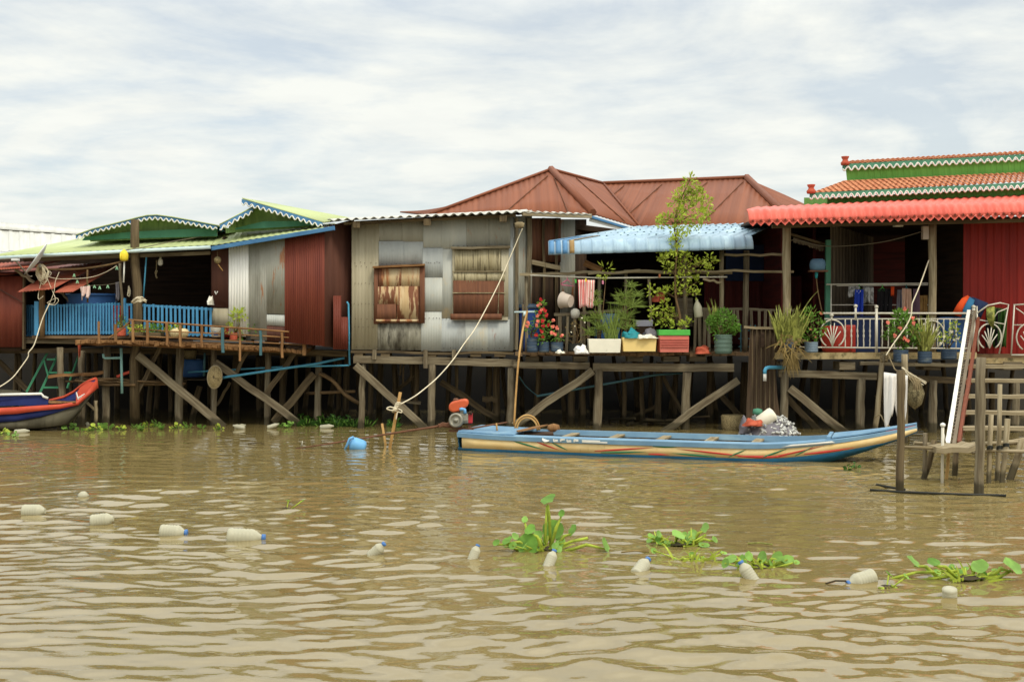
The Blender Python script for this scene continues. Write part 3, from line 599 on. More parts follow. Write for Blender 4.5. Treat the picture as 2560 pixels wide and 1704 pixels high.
# plain backing wall of the room, then overlapping sheets
MB().prism([P(880, 553, YM+.06), P(1284, 530, YM+.06), P(1282, 877, YM+.06), P(877, 873, YM+.06)], (0, .05, 0)).build('wall_frame', inner, mh)
ms(879, 556, 948, 874, tin_t, 0, .07, .003)
ms(946, 553, 1008, 604, tin_g, .004); ms(947, 603, 1008, 664, tin_b, -.012); ms(1006, 550, 1058, 604, tin_g, -.004); ms(1006, 600, 1058, 664, tin_b, 0)
ms(944, 802, 1054, 875, tin_m, -.004)
ms(1055, 547, 1107, 622, tin, .006); ms(1056, 620, 1107, 698, tin_b, -.008); ms(1056, 694, 1106, 778, tin, -.016); ms(1053, 774, 1104, 877, tin, -.006)
ms(1104, 544, 1168, 622, tin, -.002); ms(1104, 618, 1134, 800, tin, .004); ms(1166, 540, 1222, 618, tin_g, -.008); ms(1218, 537, 1276, 617, tin_g, .004)
ms(1101, 796, 1166, 878, tin_b, 0); ms(1163, 798, 1220, 878, tin, -.01); ms(1217, 798, 1274, 877, tin_b, .002)
ms(1262, 540, 1283, 877, tin_b, .012)
nl = MB()
for (u0, u1, v, n) in [(882, 945, 656, 5), (882, 940, 666, 4), (882, 936, 708, 6), (882, 936, 760, 6), (882, 936, 797, 4), (882, 936, 818, 5), (950, 1054, 661, 9), (1060, 1104, 656, 6), (1128, 1270, 615, 12), (1060, 1130, 795, 8), (1104, 1270, 871, 12), (882, 1050, 866, 10)]:
    for i in range(n): q = P(u0+(u1-u0)*(i+.5)/n+R(-2, 2), v+R(-1.5, 1.5), YM-.02); nl.box(q-V((.006, .006, .006)), q+V((.006, .006, .006)))
nl.build('nails', inner, mh)['kind'] = 'stuff'
# shutter one: rusty patches between brown edge strips
s1 = MB().prism([P(937, 666, YM-.05), P(1061, 660, YM-.05), P(1058, 806, YM-.05), P(934, 808, YM-.05)], (0, .04, 0)).build('shutter', tin_rd, mh, label='rust patched shutter, the left one')
def sp(par, u0, v0, u1, v1, m, dy, **k): return ms(u0, v0, u1, v1, m, dy, par=par, name='patch', **k)
sp(s1, 946, 671, 1003, 718, tin_r, -.075); sp(s1, 1001, 669, 1050, 716, tin_r, -.07); sp(s1, 944, 716, 996, 762, tin_r, -.085); sp(s1, 992, 715, 1046, 800, tin_r, -.08); sp(s1, 942, 760, 990, 802, tin_rd, -.09)
sp(s1, 1049, 666, 1062, 808, tin_rd, -.08, pitch=.3, amp=.001); sp(s1, 935, 668, 945, 810, tin_rd, -.09, pitch=.3, amp=.001); sp(s1, 939, 798, 1046, 804, tin_r, -.1)
MB().beam(P(933, 668, YM-.12), P(1062, 662, YM-.12), px(5, YM), .14, 3, .01).build('lintel', wood_o, s1)
# shutter two
s2 = MB().prism([P(1131, 617, YM-.04), P(1272, 617, YM-.04), P(1270, 800, YM-.04), P(1131, 800, YM-.04)], (0, .03, 0)).build('shutter', tin_t, mh, label='tall shutter with tan boards above and brown rusted sheet below')
sp(s2, 1137, 624, 1196, 679, tin_mb, -.06); sp(s2, 1194, 624, 1252, 680, tin_mb, -.066); sp(s2, 1253, 624, 1271, 790, tin_t, -.055)
sp(s2, 1134, 680, 1192, 706, tin_mb, -.066); sp(s2, 1190, 680, 1262, 704, tin_mb, -.06)
sp(s2, 1133, 701, 1190, 786, tin_rd, -.068); sp(s2, 1188, 702, 1260, 788, tin_rd, -.07)
sp(s2, 1126, 784, 1255, 799, tin_rd, -.12, pitch=.3, amp=.004)
for v, m, w in ((678.5, wood_l, 2.5), (732, tin_mb, 2.2)): MB().beam(P(1131, v, YM-.085), P(1264, v, YM-.085), px(w, YM), .02).build('batten', m, s2)
MB().beam(P(1249, 684, YM-.09), P(1245, 786, YM-.09), px(1.2, YM), .012).build('batten', tin_mb, s2)
MB().beam(P(1128, 620, YM-.1), P(1276, 618, YM-.1), px(6, YM), .12, 3, .01).build('lintel', wood, s2)
# flat sheet roof over it
MB().sheet([(P(850, 549, 27.5), P(1340, 524, 27.5)), (P(818, 550, YM-.55), P(1306, 529, YM-.55))], .2, .025).build('sheet_roof', white_tin, mh, solid=.012)
MB().beam(P(860, 559, YM-.3), P(1290, 538, YM-.3), px(7, YM), .06, 6, .006).build('eaves_beam', wood_d, mh)
for u, v in ((891, 561), (1068, 555), (1258, 546)): MB().beam(P(u, v, YM-.5), P(u, v, YM+1), px(16, YM), px(18, YM)).build('rafter_end', wood_d, mh)
MB().beam(P(1306, 534, YM-.5), P(1478, 540, YM+.6), px(11, YM), .05, 4, .006).build('fascia_board', wood_l, mh)
MB().sheet([(P(1300, 527, 27.3), P(1470, 533, 27.3)), (P(1306, 530, YM-.55), P(1478, 536, YM+.55))], .2, .015).build('sheet_roof', white_tin, mh, solid=.012)
# right hand return wall, timber and rusted sheets, with the corner post
Yr = lambda u: YM+(u-1284)/(1470-1284)*1.9
def rs(u0, v0, u1, v1, m, pitch=.09, dy=0, name='return_wall_sheet'): return MB().sheet([(P(u0, v0, Yr(u0)+dy), P(u1, v0, Yr(u1)+dy)), (P(u0, v1, Yr(u0)+dy), P(u1, v1, Yr(u1)+dy))], pitch, .006).build(name, m, mh, solid=.006)
rs(1284, 540, 1330, 874, tin_g); rs(1326, 545, 1402, 655, tin_rd, .12, -.01); rs(1400, 548, 1440, 860, tin_g, .12); rs(1330, 650, 1400, 862, inner, .15, .05); rs(1438, 548, 1466, 860, inner, .15)
for u, w, m in ((1291, 8, wood), (1322, 12, wood), (1358, 7, wood_d), (1392, 8, wood_d)): MB().beam(P(u, 874, Yr(u)-.06), P(u+1, 545, Yr(u)-.06), px(w, YM), .1, 5, .02).build('wall_post', m, mh)
MB().beam(P(1328, 655, Yr(1328)-.1), P(1398, 670, Yr(1398)-.1), px(12, YM), .06, 3, .01).build('window_head', wood_l, mh)
# floor, back, far wall
zm = zY(874, YM)
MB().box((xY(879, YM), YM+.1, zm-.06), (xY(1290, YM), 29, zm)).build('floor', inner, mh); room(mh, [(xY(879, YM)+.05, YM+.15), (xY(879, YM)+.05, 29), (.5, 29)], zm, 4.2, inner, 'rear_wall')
MB().beam(P(878, 879, YM-.02), P(1285, 884, YM-.02), px(6, YM), .1, 8, .02).build('sill_plank', wood_d, mh)
# platform under house and porch
MB().beam(P(884, 899, YM-.08), P(1068, 900, YM-.08), px(18, YM), .08, 5, .008).build('front_beam', wood, mh); MB().beam(P(1062, 901, YM-.02), P(1290, 908, YM-.06), px(19, YM), .08, 6, .008).build('front_beam', wood, mh)
for u in (936, 1064, 1135): MB().beam(P(u, 874, YM-.14), P(u, 920 if u == 1064 else 898, YM-.14), px(10, YM), .07).build('hanging_block', wood, mh)
for u in (900, 966, 1080, 1190, 1250): MB().box(P(u-14, 892, YM-.05), P(u+14, 880, YM+.4)).build('joist_end', wood_d, mh)
for a in [(908, 909, 902, 1075, 17), (1080, 911, 1078, 1066, 20), (1278, 919, 1276, 1066, 21)]: stilt(mh, *a, YM-.02)
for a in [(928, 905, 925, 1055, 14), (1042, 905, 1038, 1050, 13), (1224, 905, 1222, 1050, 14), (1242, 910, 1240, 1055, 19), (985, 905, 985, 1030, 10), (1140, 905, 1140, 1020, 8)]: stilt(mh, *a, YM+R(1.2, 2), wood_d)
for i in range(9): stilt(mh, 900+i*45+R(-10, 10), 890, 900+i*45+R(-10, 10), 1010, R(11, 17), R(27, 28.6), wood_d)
plank(mh, 'brace', 888, 913, 1080, 1088, 18, YM-.16); plank(mh, 'brace', 1102, 954, 1242, 1045, 15, YM+1.2, wood_d); plank(mh, 'brace', 985, 985, 1040, 935, 10, YM+2.2, wood_d)
plank(mh, 'short_beam', 1206, 996, 1244, 998, 14, YM+1, wood_d); plank(mh, 'short_beam', 990, 998, 1052, 1007, 8, YM+1, wood)
for u, a, b in ((1002, 905, 938), (1010, 905, 958), (1028, 905, 952), (1144, 915, 972)): MB().post(P(u, a, YM+.8), P(u-2, b, YM+.8), px(5, YM), 3).build('hanging_lath', wood_d, mh)

# ------------------------------------------------------------------ hip roofed house behind, with the porch and blue awning
YP = 24.2
hh = thing('hip_roofed_house', 'house with red brown hipped roof, pale blue awning and a porch full of plants', 'house', P(1600, 1070, YP))
def hip(par, rows, name='roof_plane'): return MB().sheet(rows, .12, .012).build(name, hip_red, par, solid=.02)
A1 = P(1377, 426, 29); B1 = P(1076, 538, 26.2); C1 = P(1482, 535, 26.2); Dv = P(1508, 461, 31)
def on_plane(u, v, a, b, c):
    n = (V(b)-V(a)).cross(V(c)-V(a)); o = V((0, 0, H)); d = P(u, v, 1)-o; return o+d*((V(a)-o).dot(n)/d.dot(n))
E1 = on_plane(1600, 570, A1, C1, Dv)
def hipp(poly, e0, e1): return MB().ribs(poly, e0, e1, .13, .006).build('roof_plane', hip_red, hh, solid=.02)
hipp([A1, C1, B1], B1, C1); hipp([A1, Dv, E1, C1], C1, E1)
R2 = P(1866, 446, 31); E2 = on_plane(2010, 585, Dv, E1, R2); S2 = P(2012, 520, 28.2)
hipp([Dv, R2, E2, E1], E1, E2)
hipp([R2, P(2090, 545, 30), E2], E2, P(2090, 545, 30))
hip(hh, [(A1, P(1300, 520, 34)), (B1, P(1000, 530, 34))])
cp = MB()
for a, b, r in ((A1, C1, .09), (A1, B1, .035), (A1, Dv, .04), (Dv, R2, .05), (R2, E2, .09), (Dv, E1, .03)): cp.tube([a+V((0, -.02, .03)), a.lerp(b, .5)+V((0, -.02, .03)), b+V((0, -.02, .03))], r, 6)
cp.build('ridge_cap', hip_red, hh)
seam = MB()
for (u0, v0, u1, v1), pl in [((1370, 441, 1272, 526), (A1, B1, C1)), ((1385, 447, 1420, 533), (A1, B1, C1)), ((1440, 447, 1562, 556), (A1, C1, Dv)), ((1655, 463, 1560, 548), (Dv, E1, R2)), ((1768, 457, 1655, 560), (Dv, E1, R2)), ((1858, 456, 1762, 552), (Dv, E1, R2)), ((1560, 466, 1530, 492), (Dv, E1, R2))]:
    seam.beam(on_plane(u0, v0, *pl)+V((0, -.015, .02)), on_plane(u1, v1, *pl)+V((0, -.015, .02)), .035, .012)
seam.build('sheet_seams', tin_rd, hh)['kind'] = 'stuff'
MB().beam(P(1474, 541, 26.1), P(1572, 571, 26.3), px(6, 26), .05).build('fascia', blue_trim, hh); MB().beam(P(1474, 549, 26.15), P(1560, 572, 26.3), px(8, 26), .04).build('fascia', white_trim, hh)
MB().box((1.2, 26.3, zY(584, 26.6)), (7.2, 31, zY(584, 26.6)+.06)).build('ceiling', inner, hh)
MB().beam(P(1430, 566, 26.2), P(1560, 583, 26.2), px(14, 26), .2).build('eaves_beam', inner, hh)
# porch walls: dark opening, red boards, blue panel
zp = zY(880, YP)
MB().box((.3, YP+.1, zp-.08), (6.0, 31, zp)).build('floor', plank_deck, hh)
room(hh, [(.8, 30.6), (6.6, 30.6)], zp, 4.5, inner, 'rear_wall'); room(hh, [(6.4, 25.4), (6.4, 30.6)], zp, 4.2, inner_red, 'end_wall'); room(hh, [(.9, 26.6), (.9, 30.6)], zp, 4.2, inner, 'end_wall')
MB().sheet([(P(1760, 690, 26.4), P(2010, 690, 26.4)), (P(1760, 860, 26.4), P(2010, 860, 26.4))], .2, .008, 6, 'rib').build('red_wall', inner_red, hh, solid=.02)
MB().prism([P(1815, 612, 26.3), P(1915, 612, 26.3), P(1915, 702, 26.3), P(1815, 702, 26.3)], (0, .03, 0)).build('blue_panel', cloth_n, hh)
MB().beam(P(1925, 850, 26.2), P(1928, 610, 26.2), px(18, 26), .06).build('red_jamb', redwall, hh)
# blue awning, rolled down at the front
def awning(par, uL, vL, uR, vR, uLt, vLt, uRt, vRt, Yf, Yb, m, pitch, rad=.28, name='awning', amp=.022, prof='sin'):
    fl, fr = P(uL, vL, Yf), P(uR, vR, Yf); bl, br_ = P(uLt, vLt, Yb), P(uRt, vRt, Yb); rows = [(bl, br_)]
    kl = P(uL, vL, Yf)+V((0, rad*.95, rad)); kr = P(uR, vR, Yf)+V((0, rad*.95, rad))
    for t in (.35, .7): rows.append((bl.lerp(kl, t), br_.lerp(kr, t)))
    for i in range(7):
        a = math.radians(90*i/6); o = V((0, rad*.95*(1-math.sin(a)), rad*math.cos(a))); rows.append((fl+o, fr+o))
    return MB().sheet(rows, pitch, amp, 12, prof).build(name, m, par, solid=.008), rows
ba, rows = awning(hh, 1371, 637, 1884, 622, 1596, 567, 1946, 557, YP-.35, 26.1, awn_blue, .21, prof='pan')
def rib_strip(i0, i1, m, nm):
    mb = MB(); rr = []
    for a, b in rows[2:]: rr.append([a.lerp(b, i0)+V((0, -.022, .018)), a.lerp(b, i1)+V((0, -.022, .018))])
    mb.grid(rr).build(nm, m, ba, solid=.004)
for i in (0, 1, 2): rib_strip(.004+i*.033, .028+i*.033, awn_blue_d, 'awning_rib')
rib_strip(.103, .127, awn_tan, 'awning_rib')
sc = MB()
for i in range(26):
    for t in (.12, .3, .5, .72):
        k = (i+.5)/26; q = rows[0][0].lerp(rows[0][1], k).lerp(rows[3][0].lerp(rows[3][1], k), t)+V((0, 0, .016)); sc.box(q-V((.016, .03, .006)), q+V((.016, .03, .006)))
sc.build('roofing_screws', pipe_d, ba)['kind'] = 'stuff'
MB().beam(P(1385, 628, YP+.1), P(1880, 616, YP+.1), px(5, YP), .06, 4, .005).build('awning_rail', wood_d, hh)
# porch posts and rails
for u, a, b, w, du, m in [(1498, 687, 878, 9, 0, wood), (1563, 680, 878, 8, 2, wood), (1632, 697, 878, 7, -10, wood_l), (1713, 597, 880, 12, 0, wood), (1804, 626, 878, 12, 0, wood_l), (1863, 626, 878, 16, 3, wood), (1316, 690, 878, 10, 0, wood), (1460, 760, 878, 8, 0, wood), (1305, 760, 878, 7, 3, wood)]:
    MB().post(P(u, b, YP+.2), P(u+du, a, YP+.2), px(w, YP), 5, .05, .008).build('porch_post', m, hh)
pr = MB()
for (u0, v0, u1, v1, w, Y) in [(1299, 686, 1500, 681, 7, YP+.1), (1470, 684, 1600, 676, 7, YP+.05), (1560, 679, 1830, 681, 8, YP+.15), (1738, 677, 1984, 679, 6, YP+.05), (1811, 636, 1960, 637, 6, YP+.1)]: pr.beam(P(u0, v0, Y), P(u1, v1, Y), px(w, YP), .07, 5, .02)
pr.build('porch_rail', wood_l, hh)
MB().tube([P(1326, 688, YP), P(1500, 695, YP), P(1818, 692, YP)], px(2, YP), 6).build('clothes_pole', metal_w, hh)
MB().beam(P(1462, 657, YP+.3), P(1504, 676, YP+.2), px(16, YP), .12, 3, .02).build('log_end', wood_o, hh); plank(hh, 'loose_lath', 1757, 697, 1802, 706, 6, YP, wood_l)
# balustrade
bs_ = MB(); bs_.beam(P(1385, 786, YP+.5), P(1560, 776, YP+.5), px(8, YP), .06, 4, .02)
for u in list(range(1400, 1480, 18))+[0]+list(range(1735, 1780, 13))+list(range(1800, 1965, 16)):
    if u == 0: bs_.build('balustrade', wood, hh); bs_ = MB(); continue
    top = 775 if u > 1700 else 790; quadpost(bs_, u+R(-2, 2), top, 878 if u < 1790 else 820, R(6, 9) if u < 1790 else 7, YP+.45, .03, R(-3, 4))
bs_.beam(P(1735, 771, YP+.5), P(1985, 776, YP+.5), px(7, YP), .06, 4, .02); bs_.beam(P(1870, 816, YP+.5), P(1945, 822, YP+.5), px(6, YP), .05)
bs_.build('balustrade', wood, hh)
ww = MB()
for u in (1852, 1862, 1876, 1888): quadpost(ww, u, 812, 880, 3, YP+.35, .03)
for v in (826, 846, 866): ww.beam(P(1846, v, YP+.36), P(1892, v, YP+.36), px(3, YP), .02)
ww.build('window_lattice', pipe_d, hh)
# deck edge, beams, stilts, braces of the porch
de = MB()
for i in range(30):
    u0 = 1288+i*19; q0 = P(u0, 880+.006*i+R(-1.5, 2), YP-.1+R(-.08, .05)); q1 = P(u0+18, 880+R(-1.5, 2), YP-.1); de.prism([q0, P(u0+18, 881+R(-1.5, 1.5), YP-.12+R(-.08, .04)), V((q0.x+px(18, YP), YP+1.2, zp-.02)), V((q0.x, YP+1.2, zp-.02))], (0, 0, -.05+R(-.03, .01)))
de.build('deck_planks', plank_deck, hh)
MB().beam(P(1284, 911, YP+.02), P(1474, 914, YP+.02), px(17, YP), .09, 5, .008).build('front_beam', wood, hh); MB().beam(P(1482, 917, YP), P(1834, 919, YP), px(20, YP), .1, 6, .008).build('front_beam', wood, hh)
for u in (1330, 1450, 1585, 1675, 1740): MB().box(P(u-16, 904, YP+.05), P(u+16, 888, YP+.5)).build('joist_end', wood, hh)
for a in [(1496, 924, 1493, 1090, 23), (1718, 930, 1711, 1090, 24)]: stilt(hh, *a, YP)
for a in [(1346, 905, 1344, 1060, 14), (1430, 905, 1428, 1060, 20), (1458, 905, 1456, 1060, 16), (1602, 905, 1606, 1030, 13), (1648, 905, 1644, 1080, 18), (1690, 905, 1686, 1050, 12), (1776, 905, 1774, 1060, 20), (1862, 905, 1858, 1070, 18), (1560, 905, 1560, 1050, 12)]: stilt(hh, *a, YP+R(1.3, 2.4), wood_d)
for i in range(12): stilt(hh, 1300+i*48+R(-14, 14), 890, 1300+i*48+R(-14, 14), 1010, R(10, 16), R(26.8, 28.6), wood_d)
plank(hh, 'brace', 1482, 926, 1284, 1064, 19, YP-.12); plank(hh, 'brace', 1846, 950, 1645, 1088, 18, YP-.12)
plank(hh, 'brace', 1652, 930, 1705, 1030, 10, YP+1.6, wood_d); plank(hh, 'brace', 1800, 985, 1850, 1040, 14, YP+1.6, wood_d); plank(hh, 'brace', 1650, 1010, 1520, 1075, 10, YP+2, wood_d)
MB().tube([P(1342, 990, YP+.4), P(1500, 962, YP+.4), P(1637, 937, YP+.4), P(1706, 932, YP+.4)], px(3, YP), 8).build('drain_pipe', pipe_d, hh)
MB().tube(rope_path([(1298, 940, YP+.5), (1315, 965, YP+.6), (1345, 990, YP+.7)]), px(1.5, YP), 5).build('hose', pipe_d, hh)
lo = MB()
for i in range(26): u = R(1450, 1700); v = R(1045, 1075); lo.tube([P(u, v, YP+R(.8, 2.5)), P(u+R(30, 90), v+R(-12, 12), YP+R(.8, 2.5))], px(R(2, 5), YP), 6, .1)
lo.build('driftwood_pile', wood_d, hh)

# ------------------------------------------------------------------ right house
YR = 23.6
rh = thing('tiled_house', 'house at right with tiled roof, green siding, coral red awning and pale iron railing', 'house', P(2300, 1090, YR))
def roof_tiles(par, rows, cols, aL, aR, bL, bR):
    """courses of round tiles from the top edge aL-aR to the eaves bL-bR"""
    mb = MB()
    for i in range(rows):
        t0, t1 = i/rows, (i+1.12)/rows; l0, r0 = aL.lerp(bL, t0), aR.lerp(bR, t0); l1, r1 = aL.lerp(bL, t1), aR.lerp(bR, t1); n = int(cols*(r1-l1).length/(bR-bL).length); nn = (r0-l0).cross(l1-l0).normalized(); nn = nn if nn.z > 0 else -nn
        for j in range(n):
            s0, s1 = j/n, (j+1)/n; rr = []
            for (l, r, up) in ((l0, r0, .005), (l1, r1, .03)):
                rr.append([l.lerp(r, s0+(s1-s0)*k/4)+nn*(up+.035*math.sin(math.pi*k/4)) for k in range(5)])
            mb.grid(rr)
    return mb.build('tile_roof', tile_o, par, solid=.012)
YT = 24.6
roof_tiles(rh, 8, 46, P(2112, 456, YT+1.1), P(2700, 428, YT+.6), P(2030, 487, YT), P(2700, 451, YT-.6))
roof_tiles(rh, 6, 46, P(2130, 407, YT+1.7), P(2700, 375, YT+1.15), P(2106, 415, YT+1.05), P(2700, 382, YT+.5))
def wave(par, u0, v0, u1, v1, Y0, Y1, n, amp):
    pts = [P(u0+(u1-u0)*i/(n*8), v0+(v1-v0)*i/(n*8)+amp*math.sin(i/8*2*math.pi), Y0+(Y1-Y0)*i/(n*8)) for i in range(n*8+1)]
    top = [P(u0+(u1-u0)*i/(n*8), v0+(v1-v0)*i/(n*8)-amp*2.3, Y0+(Y1-Y0)*i/(n*8)) for i in range(n*8+1)]
    f = MB().grid([top, pts], False).build('scalloped_trim', teal_board, par, solid=.02)
    MB().tube([p+V((0, -.02, 0)) for p in pts], px(2.2, 24.5), 5).build('wavy_edge', white_trim, f)
wave(rh, 2024, 494, 2700, 461, YT-.04, YT-.64, 44, 5); wave(rh, 2106, 422, 2700, 390, YT+1.0, YT+.4, 34, 5)
def band(u0, v0, u1, v1, u2, v2, u3, v3, Y0, Y1): MB().sheet([(P(u0, v0, Y0), P(u1, v1, Y1)), (P(u3, v3, Y0), P(u2, v2, Y1))], .12, .006, 6, 'rib').build('siding', lime_board, rh, solid=.02)
band(2114, 420, 2700, 392, 2700, 430, 2118, 455, YT+1.15, YT+.6); band(2068, 494, 2700, 462, 2700, 500, 2068, 530, YT+.25, YT-.35)
MB().prism([P(2068, 494, YT+.28), P(2068, 530, YT+.28), P(2010, 530, YT+4), P(2010, 494, YT+4)], (.03, 0, 0)).build('siding', lime_board, rh)
for u, v, Y in ((2113, 413, YT+1.0), (2028, 484, YT-.02)):
    MB().lathe([(.085, 0), (.1, .05), (.06, .1), (.055, .12), (.08, .16), (.085, .185)], P(u, v, Y), n=10).build('finial', terra, rh)
ra, rr = awning(rh, 1872, 556, 2700, 532, 1890, 518, 2700, 478, YR-.9, YR+1.0, awn_red, .17, .26, amp=.012)
sk = MB(); n = 41
for i in range(n):
    a = rr[-1][0].lerp(rr[-1][1], i/n); b = rr[-1][0].lerp(rr[-1][1], (i+1)/n); d = V((0, 0, -.05)); sk.prism([a+V((0, .01, .03)), b+V((0, .01, .03)), b, (a+b)/2+V((0, 0, -.075)), a], (0, .012, 0))
sk.build('pointed_valance', awn_red, ra)
for i in range(n):
    fl = MB(); c = rr[-1][0].lerp(rr[-1][1], (i+.5)/n)+V((0, -.022, .025))
    for k in range(5): q = c+V((math.cos(k*1.257+.3)*.032, 0, math.sin(k*1.257+.3)*.032)); fl.beam(c, q, .013, .008)
    fl.build('flower_cutout', red_tin, ra)
MB().beam(P(1930, 566, YR-.5), P(2700, 548, YR-.5), px(9, YR), .1, 6, .006).build('awning_beam', wood_d, rh)
MB().box((xY(1900, YR), YR-.1, zY(548, YR)), (12, 31, zY(548, YR)+.05)).build('ceiling', inner, rh)
for u in (1967, 2331): MB().post(P(u, 884, YR), P(u, 558 if u > 2000 else 540, YR), px(21, YR), 6, .03, .008).build('veranda_post', wood_l, rh)
MB().sheet([(P(2408, 552, YR+.5), P(2720, 546, YR+.5)), (P(2406, 890, YR+.5), P(2720, 890, YR+.5))], .16, .012, 6, 'rib').build('red_wall', redwall, rh, solid=.02)
MB().sheet([(P(2075, 562, YR+1.3), P(2180, 565, YR+5)), (P(2075, 872, YR+1.3), P(2180, 850, YR+5))], .3, .02, 6, 'rib').build('board_wall', grey_board, rh, solid=.03)
MB().beam(P(2068, 878, YR+1), P(2070, 600, YR+1), px(13, YR), .1).build('green_post', teal_board, rh)
zr = zY(885, YR)
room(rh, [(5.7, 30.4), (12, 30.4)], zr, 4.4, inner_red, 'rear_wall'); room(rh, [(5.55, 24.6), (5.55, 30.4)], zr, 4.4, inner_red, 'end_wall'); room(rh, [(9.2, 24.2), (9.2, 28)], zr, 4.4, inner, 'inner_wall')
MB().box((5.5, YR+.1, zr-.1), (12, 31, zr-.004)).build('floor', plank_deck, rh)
fr = MB()
for i in range(34): t = i/34; a = P(1985+75*t, 594+24*t, YR+.3+t); fr.beam(a, a-V((0, 0, R(.06, .11))), .02, .01)
fr.build('fringe', grey_board, rh)
MB().beam(P(1975, 585, YR+.2), P(2064, 612, YR+1.3), px(6, YR), .05).build('fringe_rail', wood_d, rh)
de = MB().prism([P(1935, 881, YR-.15), P(2442, 880, YR-.15), P(2442, 880, YR+.5), P(1935, 881, YR+.5)], (0, 0, -.13)); de.prism([P(2440, 895, YR-.05), P(2720, 893, YR-.05), P(2720, 893, YR+.5), P(2440, 895, YR+.5)], (0, 0, -.11)); de.build('deck_edge', concrete, rh)
MB().beam(P(2150, 908, YR-.1), P(2300, 911, YR-.1), px(9, YR), .1, 4, .01).build('lower_board', wood, rh); MB().beam(P(2290, 911, YR-.1), P(2430, 913, YR-.1), px(9, YR), .1, 4, .01).build('lower_board', wood, rh); MB().beam(P(2430, 915, YR), P(2720, 917, YR), px(10, YR), .1, 4, .01).build('lower_board', wood_l, rh)
MB().beam(P(1946, 933, YR), P(2190, 940, YR), px(18, YR), .1, 5, .008).build('front_beam', wood, rh); MB().beam(P(2186, 940, YR+.06), P(2420, 952, YR+.06), px(16, YR), .1, 5, .008).build('front_beam', wood_d, rh); MB().beam(P(2400, 950, YR), P(2720, 952, YR), px(10, YR), .1, 5, .008).build('front_beam', wood, rh)
for u in (1960, 2110, 2320, 2520): MB().box(P(u-11, 925 if u != 1960 else 912, YR-.08), P(u+11, 902, YR+.4)).build('joist_end', wood, rh)
for a in [(1961, 930, 1960, 1095, 23), (2153, 945, 2150, 1095, 24), (2334, 950, 2330, 1100, 22), (2540, 950, 2538, 1100, 20)]: stilt(rh, *a, YR)
for a in [(2035, 940, 2036, 1080, 18), (2088, 940, 2086, 1080, 15), (2106, 940, 2106, 1060, 14), (2200, 940, 2200, 1070, 20), (2262, 930, 2262, 1080, 14), (2420, 930, 2420, 1080, 16), (2480, 930, 2480, 1080, 16), (1900, 940, 1900, 1060, 14)]: stilt(rh, *a, YR+R(1.4, 2.6), wood_d)
for i in range(14): stilt(rh, 1950+i*52+R(-14, 14), 900, 1950+i*52+R(-14, 14), 1020, R(10, 17), R(26.5, 28.4), wood_d)
plank(rh, 'brace', 1974, 970, 2137, 1098, 20, YR-.1, dep=.06); plank(rh, 'brace', 1968, 993, 2064, 1095, 15, YR+.7, wood_d); plank(rh, 'brace', 2190, 985, 2290, 1060, 12, YR+1.8, wood_d)
stilt(rh, 2208, 884, 2186, 1100, 14, YR-.35, wood_l, name='leaning_pole')
plank(rh, 'floating_plank', 2070, 1088, 2185, 1100, 6, YR-.6, wood_o)
# pale iron railing with a fan ornament
Yq = YR-.1
def bar(mb, pts, w): mb.tube([P(u, v, Yq) for u, v in pts], px(w/2, Yq), 6)
rl = MB()
for a in [((2057, 783), (2426, 783), 5.5), ((2061, 797), (2422, 797), 3.5), ((1998, 867), (2060, 868), 3.5), ((2056, 868), (2420, 871), 4)]: bar(rl, a[:2], a[2])
ro = rl.build('railing', metal_w, rh)
bl = MB()
for u in [2113+15.4*i for i in range(19)]:
    if abs(u-2191) < 6 or u > 2410: continue
    bl.tube([P(u, v, Yq)+V((R(-.004, .004), 0, 0)) for v in range(797, 872, 6)], [px(1.6 if not 815 < v < 850 else (2.6 if (v//6) % 2 else 1.3), Yq) for v in range(797, 872, 6)], 6)
bl.build('balusters', metal_w, ro)
for u, a, b, w in ((2191, 770, 882, 7.5), (2139, 768, 800, 6), (2434, 770, 880, 9), (2079, 791, 800, 5)):
    mb = MB(); bar(mb, ((u, a), (u, b)), w); mb.lathe([(.001, -.04), (.035, -.02), (.042, 0), (.035, .025), (.001, .04)], P(u, a-3, Yq), n=10); mb.build('railing_post', metal_w, ro)
def fan(cu, cv, r, par, a0=-20, a1=320, Y=None):
    mb = MB(); pts = [P(cu+r*math.sin(math.radians(t)), cv-r*math.cos(math.radians(t))*1.12, Y or Yq) for t in range(-150, 151, 15)]; mb.tube(pts, px(2, Yq), 6)
    for dx, h in ((-20, 34), (-13, 44), (-5, 52), (5, 56), (12, 48), (20, 36)):
        k = r/30; mb.tube([P(cu, cv+r*1.02, Y or Yq), P(cu+dx*k*.35, cv+r-h*k*.5, Y or Yq), P(cu+dx*k, cv+r-h*k, Y or Yq)], px(1.5, Yq), 5)
    return mb.build('fan_ornament', metal_w, par)
fan(2081, 834, 31, ro); fan(2330, 836, 31, ro)
gt = MB()
for pts, w in [(((2442, 765), (2446, 878)), 4), (((2442, 783), (2470, 763), (2500, 757), (2521, 761), (2512, 812), (2498, 884)), 4), (((2446, 799), (2512, 810)), 3), (((2478, 804), (2494, 780), (2519, 770)), 3)]: bar(gt, pts, w)
g1 = gt.build('gate_panel', metal_w, rh); fan(2474, 841, 29, g1)
gt = MB()
for pts, w in [(((2536, 760), (2528, 886)), 4), (((2536, 762), (2600, 758), (2660, 765), (2664, 886)), 4), (((2528, 887), (2664, 887)), 4), (((2534, 812), (2662, 812)), 3), (((2540, 770), (2560, 784), (2570, 810)), 3)]: bar(gt, pts, w)
g2 = gt.build('gate_panel', metal_w, rh); fan(2572, 843, 31, g2)
